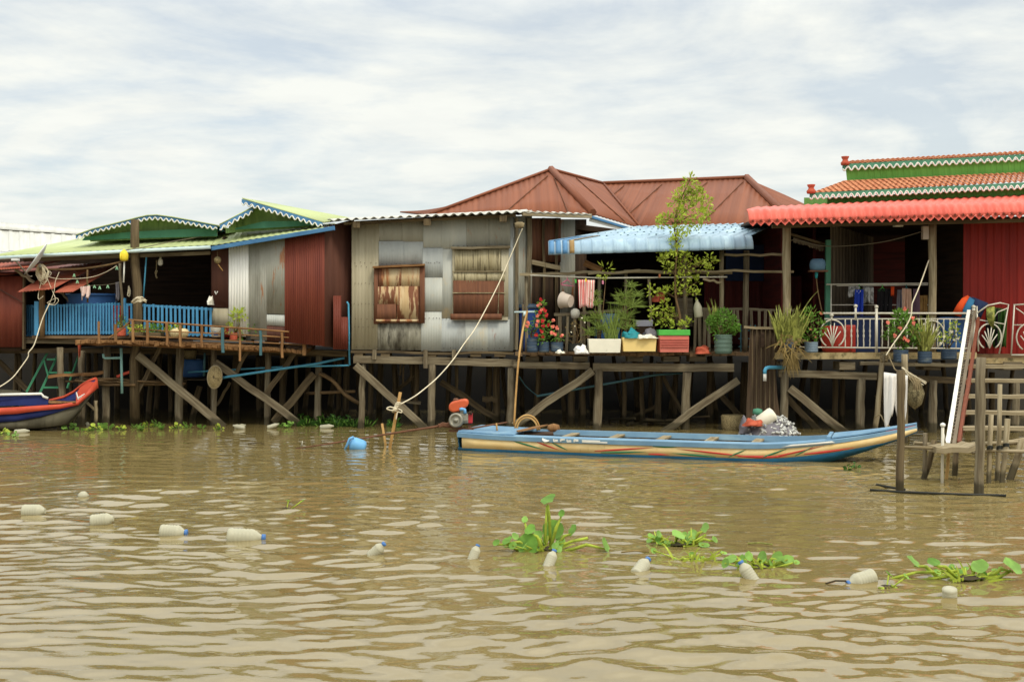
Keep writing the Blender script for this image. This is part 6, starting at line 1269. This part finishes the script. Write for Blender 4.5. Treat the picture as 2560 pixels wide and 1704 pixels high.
rg = cloth('hanging_rag', 'red and tan rag hanging from the beam beneath the blue railing', ((193, 852), (203, 853)), 34, 24.9, terra, 1, .03, jag=.2, taper=.5)
# porch: barrel, basin, cloth, hanger, bottle
bb = thing('barrel', 'tall navy barrel with a blue lid at the left corner of the porch', 'barrel', P(1322, 878, 24.5)); MB().lathe([(.20, 0), (.22, .1), (.22, .5), (.21, .86), (.2, .9)], P(1322, 878, 24.6), n=20).build('barrel_body', plain('navy_plastic', C(32, 58, 116)), bb); MB().lathe([(.23, 0), (.24, .04), (.2, .08), (.1, .1), (.001, .1)], P(1322, 771, 24.6), n=20).build('lid', pl_blue_d, bb)
b3 = thing('barrel', 'teal blue barrel half hidden behind the grass tuft on the porch', 'barrel', P(1518, 878, 24.9)); MB().lathe([(.24, 0), (.27, .1), (.27, .7), (.25, .78)], P(1518, 878, 24.9), n=18).build('barrel_body', pl_blue, b3)
ww_ = MB().tube([P(1285, 780, 24.0), P(1340, 779, 24.0)], .018, 8); ww_.tube([P(1312, 780, 23.98), P(1310, 790, 23.98)], .025, 8); tag(ww_.build('water_pipe', gutter_m), 'pale water pipe with a tap in front of the dark blue barrel', 'pipe')
bs = thing('wash_basin', 'beige plastic basin hanging on its side beside the striped cloth', 'basin', P(1414, 772, 23.9)); MB().lathe([(.12, .2), (.13, .16), (.145, .04), (.165, .0), (.172, -.01), (.165, -.015), (.14, .03), (.12, .15), (.001, .16)], P(1406, 750, 23.9), (.75, -.5, -.12), 22, cap=False).build('basin_body', pl_beige, bs); MB().lathe([(.118, .2), (.001, .202)], P(1406, 750, 23.9), (.75, -.5, -.12), 22, cap=False).build('basin_bottom', pl_beige, bs)
sc_ = thing('striped_cloth', 'red and white striped cloth pegged on the pole below the blue awning', 'cloth', P(1465, 768, 23.85)); o = cloth('cloth', '', ((1445, 699), (1487, 700)), 68, 23.85, cloth_s, 3, .035, par=sc_, jag=.03, taper=.86); MB().box(P(1463, 704, 23.78), P(1466, 696, 23.82)).build('peg', pl_yellow, sc_)
hg = thing('clothes_hanger', 'empty pink plastic hanger on the pole left of the striped cloth', 'hanger', P(1418, 715, 24.2)); MB().tube([P(1418, 700, 24.2), P(1402, 710, 24.2), P(1405, 712, 24.2), P(1435, 715, 24.2), P(1418, 698, 24.2), P(1418, 692, 24.2), P(1421, 690, 24.2)], .011, 6).build('frame', plain('pink_plastic', C(206, 110, 140)), hg)
for u, v, m, lab in ((1439, 703, pl_green, 'green clothes peg left of the striped cloth'), (1507, 706, plain('pink_peg', C(224, 140, 170)), 'pink clothes peg right of the striped cloth'), (1649, 690, tile_o, 'orange peg on the pole near the small tree')): tag(MB().box(P(u-2, v+4, 24.1), P(u+2, v-5, 24.14)).build('clothes_peg', m), lab, 'clothes peg')
hb_ = thing('hanging_bottle', 'cloudy plastic bottle hanging upright from a wire right of the small tree', 'bottle', P(1745, 793, 24.0)); MB().lathe([(.07, 0), (.085, .02), (.085, .2), (.06, .27), (.028, .32), (.028, .36)], P(1747, 793, 24.0), (-.12, 0, 1), 14).build('bottle_body', bottle_m, hb_); MB().tube([P(1741, 748, 24), P(1736, 715, 24.1)], .005, 5).build('wire', wire_m, hb_)
rag('basket_heap', 'brown hanging bundle in the shade behind the small tree', 'bundle', 1645, 755, 34, 30, 24.6, terra); tag(MB().box(P(1690, 815, 25), P(1730, 745, 25.1)).build('board', grey_board), 'grey board leaning in the shade behind the small tree', 'board')
hq = MB().tube([P(1545+42*math.cos(k*.314), 725+38*math.sin(k*.314), 24.6) for k in range(21)], .012, 6); tag(hq.build('hoop', pipe_k), 'thin dark hoop hanging in the shade behind the feathery plants', 'hoop')
# right veranda
hat = thing('water_bottle', 'blue grey water bottle upturned on a bracket beside the green post', 'bottle', P(2043, 676, 23.7)); MB().lathe([(.12, 0), (.15, .03), (.16, .12), (.14, .2), (.1, .23)], P(2044, 676, 23.7), n=16).build('bottle_body', plain('blue_grey_plastic', C(86, 116, 138)), hat); MB().lathe([(.02, -.14), (.03, -.1), (.035, -.02), (.02, 0)], P(2041, 678, 23.7), n=10).build('nozzle', pl_teal, hat); MB().box(P(2026, 679, 23.6), P(2064, 676, 23.8)).build('bracket', iron, hat); MB().tube(rope_path([(2041, 694, 23.7), (2045, 730, 23.7), (2055, 780, 23.7)]), .012, 5).build('hose', stick, hat)
b4 = thing('red_barrel', 'red plastic barrel behind the fan ornament of the iron railing', 'barrel', P(2092, 882, 23.9)); MB().lathe([(.26, 0), (.3, .1), (.31, .45), (.29, .5), (.25, .54)], P(2092, 882, 24.0), n=20).build('barrel_body', pl_red, b4)
b5 = thing('barrel', 'blue plastic barrel behind the railing near the white ladder rail', 'barrel', P(2378, 882, 24)); MB().lathe([(.27, 0), (.29, .1), (.3, .6), (.27, .7), (.2, .72)], P(2378, 882, 24.05), n=20).build('barrel_body', pl_blue, b5)
mb = MB().box(P(2112, 882, 23.95), P(2130, 812, 24.2)); tag(mb.build('red_crate', pl_red), 'red crate standing between the red barrel and the blue curtain', 'crate')
for i, (lab, a, b, h, m, fo, tp_) in enumerate([('grey patterned shirt on the rack, leftmost of the washing', (2122, 716), (2148, 716), 26, cloth_g, 2, 1.0), ('grey patterned blouse on the rack right of the royal blue top', (2158, 716), (2184, 718), 40, cloth_g, 3, 1.1), ('royal blue sleeveless top with white trim hanging on the rack', (2138, 724), (2158, 724), 62, cloth_b, 2, 1.15), ('black shirt hanging on the rack near its middle', (2194, 722), (2232, 722), 60, cloth_k, 3, 1.0), ('slate blue garment on the rack left of the pink beige one', (2244, 724), (2256, 724), 58, cloth_gr, 2, 1.2), ('pink beige garment hanging on the rack', (2256, 720), (2278, 722), 64, cloth_p, 3, 1.2), ('mauve garment hanging right of the pink beige one', (2284, 722), (2298, 722), 70, cloth_m, 3, 1.3), ('tan printed garment at the right end of the rack', (2300, 738), (2318, 738), 46, cloth_t, 3, 1.0), ('narrow yellow and red cloth strip on the rack beside the black shirt', (2228, 716), (2236, 716), 22, cloth_o, 1, .6)]):
    cloth('garment', lab, (a, b), h, YR+.75-.05*(i % 3), m, fo, .05, jag=.05, taper=tp_, cat='clothes', group='washing on the veranda rack')
MB_ = MB(); MB_.tube([P(2141, 726, YR+.66), P(2146, 734, YR+.66), P(2152, 726, YR+.66)], .012, 5); o = MB_.build('neck_trim', white_trim); tag(o, 'white neck trim of the royal blue top on the rack', 'trim')
for u, m in ((2148, pl_green), (2206, pl_green), (2266, pl_teal)):
    hgr = MB().tube([P(u, 711, YR+.76), P(u, 718, YR+.76), P(u-10, 726, YR+.76), P(u+10, 726, YR+.76), P(u, 718, YR+.76)], .008, 5)
    tag(hgr.build('clothes_hanger', m), {2148: 'green hanger holding the royal blue top', 2206: 'green hanger holding the black shirt', 2266: 'teal hanger holding the pink beige garment'}[u], 'hanger')
ha = thing('hammock_bundle', 'orange and blue blankets draped beside the red wall behind the railing', 'blanket', P(2420, 800, 23.4))
def drape(nm, pts, m, Y):
    rows = [[P(u, v, Y-.07*math.sin(k/ (len(r)-1)*3.14)) for k, (u, v) in enumerate(r)] for r in pts]; MB().grid(rows).build(nm, m, ha, solid=.02)
drape('orange_blanket', [[(2418, 738), (2405, 745), (2392, 762), (2380, 784)], [(2426, 744), (2418, 760), (2408, 775), (2402, 792)]], cloth_o, 23.6); drape('blue_blanket', [[(2424, 742), (2416, 756), (2408, 772), (2404, 792)], [(2436, 750), (2432, 766), (2424, 780), (2420, 796)]], cloth_lb, 23.58); drape('dark_blanket', [[(2430, 742), (2434, 760), (2428, 780), (2424, 796)], [(2470, 758), (2464, 770), (2456, 785), (2450, 798)]], cloth_n, 23.62); drape('yellow_blanket', [[(2466, 768), (2466, 790), (2472, 810)], [(2486, 766), (2486, 790), (2484, 822)]], leaf_s, 23.5)
for u in (2482, 2500): tag(cloth('dark_coat', '', ((u-16, 768), (u+18, 772)), 90, 23.75, cloth_k if u < 2490 else leaf_d, 2, .05), 'dark coat hanging on the red wall behind the left gate panel' if u < 2490 else 'dark green coat hanging on the red wall between the gate panels', 'coat')
lb_ = MB().box(P(2238, 566, YR+.1), P(2252, 558, YR+.25)); tag(lb_.build('switch_box', pl_white), 'small white box under the red awning beam', 'box'); mb = MB().box(P(2308, 598, YR-.02), P(2322, 566, YR+.1)); tag(mb.build('meter_box', pl_beige), 'beige meter box on the veranda post under the red awning', 'box')
tag(MB().lathe([(.08, 0), (.1, .1), (.09, .16), (.03, .2)], P(1438, 795, 24.7), n=12).build('jar', pl_white), 'white jar on the ledge behind the dry twiggy plant', 'jar')
tag(MB().lathe([(.2, 0), (.22, .06), (.24, .3), (.22, .32)], P(1832, 1076, 24.2), n=14).build('wicker_basket', wicker), 'wicker basket behind the blue boat at the foot of the can heap', 'basket')
hp = MB()
for r in (.2, .24): hp.tube([P(1318, 1075, 21)+V((r*math.cos(k*.209)*.9, R(-.01, .01), r*math.sin(k*.209)*1.1)) for k in range(16)], .016, 6)
tag(hp.build('bent_hoop', bamboo), 'bent bamboo hoop standing on the far gunwale of the blue boat', 'hoop')
tag(MB().lathe([(.001, -.06), (.08, -.05), (.12, 0), (.1, .07), (.001, .1)], P(1384, 1072, 21.0), n=12).build('clay_ball', wood_o), 'round tan bundle resting behind the far gunwale of the blue boat', 'bundle')

# ------------------------------------------------------------------ floating bottles
def bottle_mesh(t, L, r, crush=0):
    prof = [(r*.5, -.01), (r*.92, 0), (r, L*.05)]
    for k in range(5): z = L*(.12+.11*k); prof += [(r, z), (r*(.94-crush*.4*(k in (2, 3))), z+L*.035), (r, z+L*.07)]
    prof += [(r, L*.68), (r*.8, L*.8), (r*.42, L*.92), (r*.4, L*.97)]
    MB().lathe(prof, (0, 0, 0), (1, 0, 0), 16).build('bottle_body', bottle_m, t); MB().lathe([(r*.44, L*.95), (r*.46, L*.96), (r*.46, L*1.06), (r*.3, L*1.07)], (0, 0, 0), (1, 0, 0), 12).build('cap', cap_b, t)
flo = thing('float_bottle', 'cloudy plastic bottle float lying flat, leftmost on the float line', 'bottle', (0, 0, 0), 'bottle floats in a line on the water'); bottle_mesh(flo, .30, .086)
FL = [(58, 1284, 0, 0, 1.0, None), (228, 1310, .1, -.1, .95, 'cloudy bottle float lying flat, second on the line from the left edge'), (402, 1336, 0, .05, 1.0, 'cloudy bottle float lying flat just left of the long crushed float'), (570, 1348, .15, .08, 1.35, 'longest float, a crushed cloudy bottle with its blue cap to the right'), (926, 1382, -.2, -.75, .7, 'tilted bottle float with its blue cap up, left of the tallest hyacinth'), (1178, 1396, .6, -1.1, .62, 'small upright bottle float just left of the large hyacinth clump'), (1368, 1412, .8, -1.0, .68, 'bottle float directly in front of the large hyacinth clump'), (1590, 1426, .9, -.5, .85, 'bottle float between the two middle hyacinth clumps'), (1886, 1446, 2.7, -.95, .78, 'bottle float with blue cap to its left below the flat hyacinth clump'), (2184, 1450, 3.4, .22, .95, 'bottle float lying tilted with its cap dipping to the left beside dark stems'), (2374, 1492, 1.2, 1.35, .8, 'bottle float showing only its round pale bottom, near the right edge')]
for i, (u, v, rz, ry, s, lab) in enumerate(FL):
    o = flo if i == 0 else dup(flo, (0, 0, 0), 0, 1, lab); p = Wp(u, v); o.location = p+V((0, 0, .035 if abs(ry) < .3 else (-.045*s if ry < 0 else .07))); o.rotation_euler = (.2, ry, rz); s *= .86; o.scale = (s, s*(.8 if i == 3 else 1), s*(.85 if i == 3 else 1))
for o in [flo]+[q for q in COL.objects if q.get('label') == FL[1][5]]:
    for ch in [c for c in o.children if c.name.startswith('cap')]: bpy.data.objects.remove(ch)
tag(MB().lathe([(.001, -.03), (.06, -.02), (.07, .02), (.03, .06), (.001, .065)], Wp(208, 1240), n=10).build('floating_scrap', bottle_m), 'small cream scrap floating near the left edge above the floats', 'scrap')

# ------------------------------------------------------------------ water hyacinth
def hyacinth(label, Y, base, leaves, stems=(), group='water hyacinth clumps in the foreground'):
    b = P(*base, Y); b.z = 0; t = thing('water_hyacinth', label, 'water plant', b, group); mb = MB(); sb = MB(); m2 = MB()
    for u, v, r in leaves:
        c = P(u, v, Y)+V((0, R(-.1, .1), 0)); rr = px(r*1.1, Y); (mb if R(0, 1) < .68 else m2).disc(c, V((R(-1.1, 1.1), R(-1.2, -.15), R(.2, 1.2))), rr, R(.8, 1.2), 12, R(.15, .4))
        k = b+V((R(-.12, .12), R(-.05, .05), -.01)); k = k.lerp(V((c.x, k.y, -.02)), .35); sb.tube([k, k.lerp(c, .55)+V((0, 0, .03)), c-V((0, 0, rr*.6))], [.013, .016, .007], 6)
    for a in stems: sb.tube([P(*q, Y) for q in a[0]], a[1], 6)
    for i in range(9 if len(leaves) > 5 else 2):
        c = b+V((R(-.38, .38), R(-.15, .2), R(.02, .09))); mb.disc(c, V((R(-.8, .8), R(-1, .2), R(.2, 1))), R(.025, .05), 1.2, 9, .3); sb.tube([b.lerp(c, .3)-V((0, 0, .03)), c], .007, 5)
    for i in range(14 if len(leaves) > 3 else 0): sb.blade(b+V((R(-.2, .2), R(-.1, .1), 0)), V((R(-1, 1), R(-.6, .6), R(.1, .6))), R(.1, .25), .02, .6)
    (mb if mb.v else m2).build('foliage', leaf_h, t); sb.build('stem', leaf_y, t)
    if m2.v and mb.v: m2.build('darker_foliage', leaf_g, t)
    rt = MB(); rt.disc(b+V((0, 0, .012)), (0, 0, 1), .09 if len(leaves) > 4 else .03, 1.6, 12, -.3); rt.build('root_mass', wood_d, t)
hyacinth('largest water hyacinth clump, with one leaf standing tall on a stalk', 11.5, (1360, 1375), [(1370, 1245, 20), (1403, 1278, 10), (1318, 1356, 28), (1383, 1326, 24), (1432, 1326, 16), (1513, 1356, 18), (1325, 1320, 15), (1312, 1300, 9), (1268, 1345, 11), (1241, 1352, 9), (1288, 1338, 10), (1345, 1340, 13), (1362, 1350, 12), (1400, 1358, 10)], [(((1362, 1370), (1364, 1320), (1368, 1262)), .012), (((1380, 1372), (1430, 1352), (1470, 1344)), .014)])
hyacinth('small hyacinth clump in the middle, right of the largest clump', 11.75, (1695, 1362), [(1762, 1317, 14), (1695, 1333, 18), (1735, 1337, 12), (1785, 1345, 9), (1647, 1347, 11), (1625, 1354, 8), (1665, 1356, 10), (1720, 1350, 9), (1645, 1330, 9)], [(((1700, 1360), (1740, 1350), (1765, 1335)), .010)])
hyacinth('little half sunk hyacinth leaves in front of the small middle clump', 11.0, (1735, 1402), [(1735, 1395, 11), (1705, 1412, 7), (1752, 1392, 8), (1690, 1402, 6)])
hyacinth('flat hyacinth clump behind the bottle float with its cap to the left', 10.7, (1890, 1415), [(1828, 1396, 13), (1867, 1384, 12), (1905, 1392, 15), (1942, 1388, 12), (1962, 1402, 12), (1953, 1426, 13), (1862, 1402, 11), (1925, 1404, 10), (1845, 1408, 8)])
hyacinth('hyacinth clump at the right edge with long dark trailing stems', 10.2, (2420, 1460), [(2290, 1405, 19), (2325, 1398, 14), (2448, 1414, 18), (2400, 1438, 22), (2430, 1450, 15), (2530, 1412, 24), (2525, 1474, 20), (2460, 1440, 12), (2400, 1470, 10)], [(((2230, 1445), (2290, 1430), (2392, 1426)), .012), (((2225, 1447), (2300, 1450), (2385, 1436)), .013), (((2230, 1448), (2330, 1462), (2400, 1456)), .012), (((2430, 1462), (2490, 1446), (2528, 1425)), .014)])
hyacinth('single flat hyacinth leaf afloat below the tilted bottle float', 9.9, (2215, 1488), [(2208, 1482, 14), (2226, 1478, 10)])
hyacinth('tiny hyacinth sprig drifting above the long crushed float', 14.0, (715, 1312), [(708, 1308, 6), (722, 1310, 5), (716, 1304, 5)])
# small hyacinths drifting along the foot of the left house
def small_hy(label, m):
    t = thing('water_hyacinth', label, 'water plant', (0, 0, 0), 'small hyacinths along the foot of the left house'); mb = MB(); sb = MB()
    for i in range(11):
        c = V((R(-.2, .2), R(-.12, .12), R(.02, .15))); mb.disc(c, V((R(-.6, .6), R(-1.2, -.3), R(.3, 1.2))), R(.03, .055), 1.1, 8, .2); sb.tube([V((c.x*.4, c.y*.4, -.01)), c], .008, 5)
    mb.build('foliage', m, t); sb.build('stem', leaf_g, t); return t
lab = 'small bright hyacinth rosette floating before the piles of the left house'
protos = [small_hy(lab, leaf_h), small_hy(lab, leaf_y), small_hy(lab, leaf_h)]
spots = [(172, 1074), (232, 1076), (250, 1072), (270, 1074), (305, 1074), (338, 1070), (352, 1076), (366, 1067), (392, 1066), (404, 1073), (440, 1070), (470, 1069), (505, 1071), (545, 1073), (705, 1066), (720, 1068), (12, 1085), (30, 1090), (200, 1078)]
for i, (u, v) in enumerate(spots):
    o = protos[i] if i < 3 else dup(protos[i % 3], (0, 0, 0)); o.location = Wp(u, v); s = R(.5, .9); o.rotation_euler = (0, 0, R(0, 6.28)); o.scale = (s, s, s)
lab2 = 'dark green water plant growing in the shade between the piles left of the tin house'
pd = small_hy(lab2, leaf_d); pd['group'] = 'dark water plants by the tin house'
for i, (u, v) in enumerate([(755, 1060), (768, 1064), (745, 1063), (806, 1064), (820, 1058), (835, 1061), (848, 1056), (862, 1062), (876, 1064), (888, 1066), (842, 1066), (915, 1066), (985, 1066), (2120, 1174), (2140, 1170)]):
    o = pd if i == 0 else dup(pd, (0, 0, 0)); o.location = Wp(u, v); s = R(1.0, 1.7) if u < 2000 else .6; o.rotation_euler = (0, 0, R(0, 6.28)); o.scale = (s, s, s)
    if u > 2000: o['group'] = 'dark water plants under the bow'; o['label'] = 'dark green water plant under the bow of the blue boat'
# litter along the piles
lt0 = thing('litter_bottle', 'dirty plastic bottle floating among the hyacinths by the left house', 'bottle', (0, 0, 0), 'litter bottles along the left house'); MB().lathe([(.03, 0), (.05, .02), (.048, .1), (.05, .2), (.02, .27), (.018, .29)], (0, 0, 0), (1, 0, .1), 12).build('bottle_body', bottle_m, lt0)
for i, (u, v, r) in enumerate([(588, 1071, .9), (612, 1072, 2.9), (668, 1071, .4), (800, 1070, 0), (220, 1064, 2), (35, 1082, .5)]):
    o = lt0 if i == 0 else dup(lt0, (0, 0, 0)); o.location = Wp(u, v)+V((0, 0, .02)); o.rotation_euler = (0, R(-.3, .1), r); s = R(.7, 1.0); o.scale = (s, s, s)
# twigs and leaf scraps adrift
for u, v, l, a, m, lab in ((1588, 1382, 70, .05, leaf_dry, 'thin dry stalk afloat behind the bottle float in the middle'), (1900, 1362, 60, -.1, leaf_s, 'yellow stalk drifting right of the small middle hyacinth clump'), (2090, 1458, 60, .25, stick, 'dark twig afloat at the left end of the tilted bottle float'), (640, 1110, 40, 0, stick, 'dark twig adrift below the plank balcony'), (1120, 1180, 50, .1, leaf_dry, 'dry stalk adrift below the stern of the blue boat')):
    c = Wp(u, v)+V((0, 0, .012)); d = V((math.cos(a), math.sin(a)*2, 0))*px(l/2, c.y); tag(MB().tube([c-d, c+V((0, .02, .008)), c+d], .008, 5).build('floating_stalk', m), lab, 'stalk')
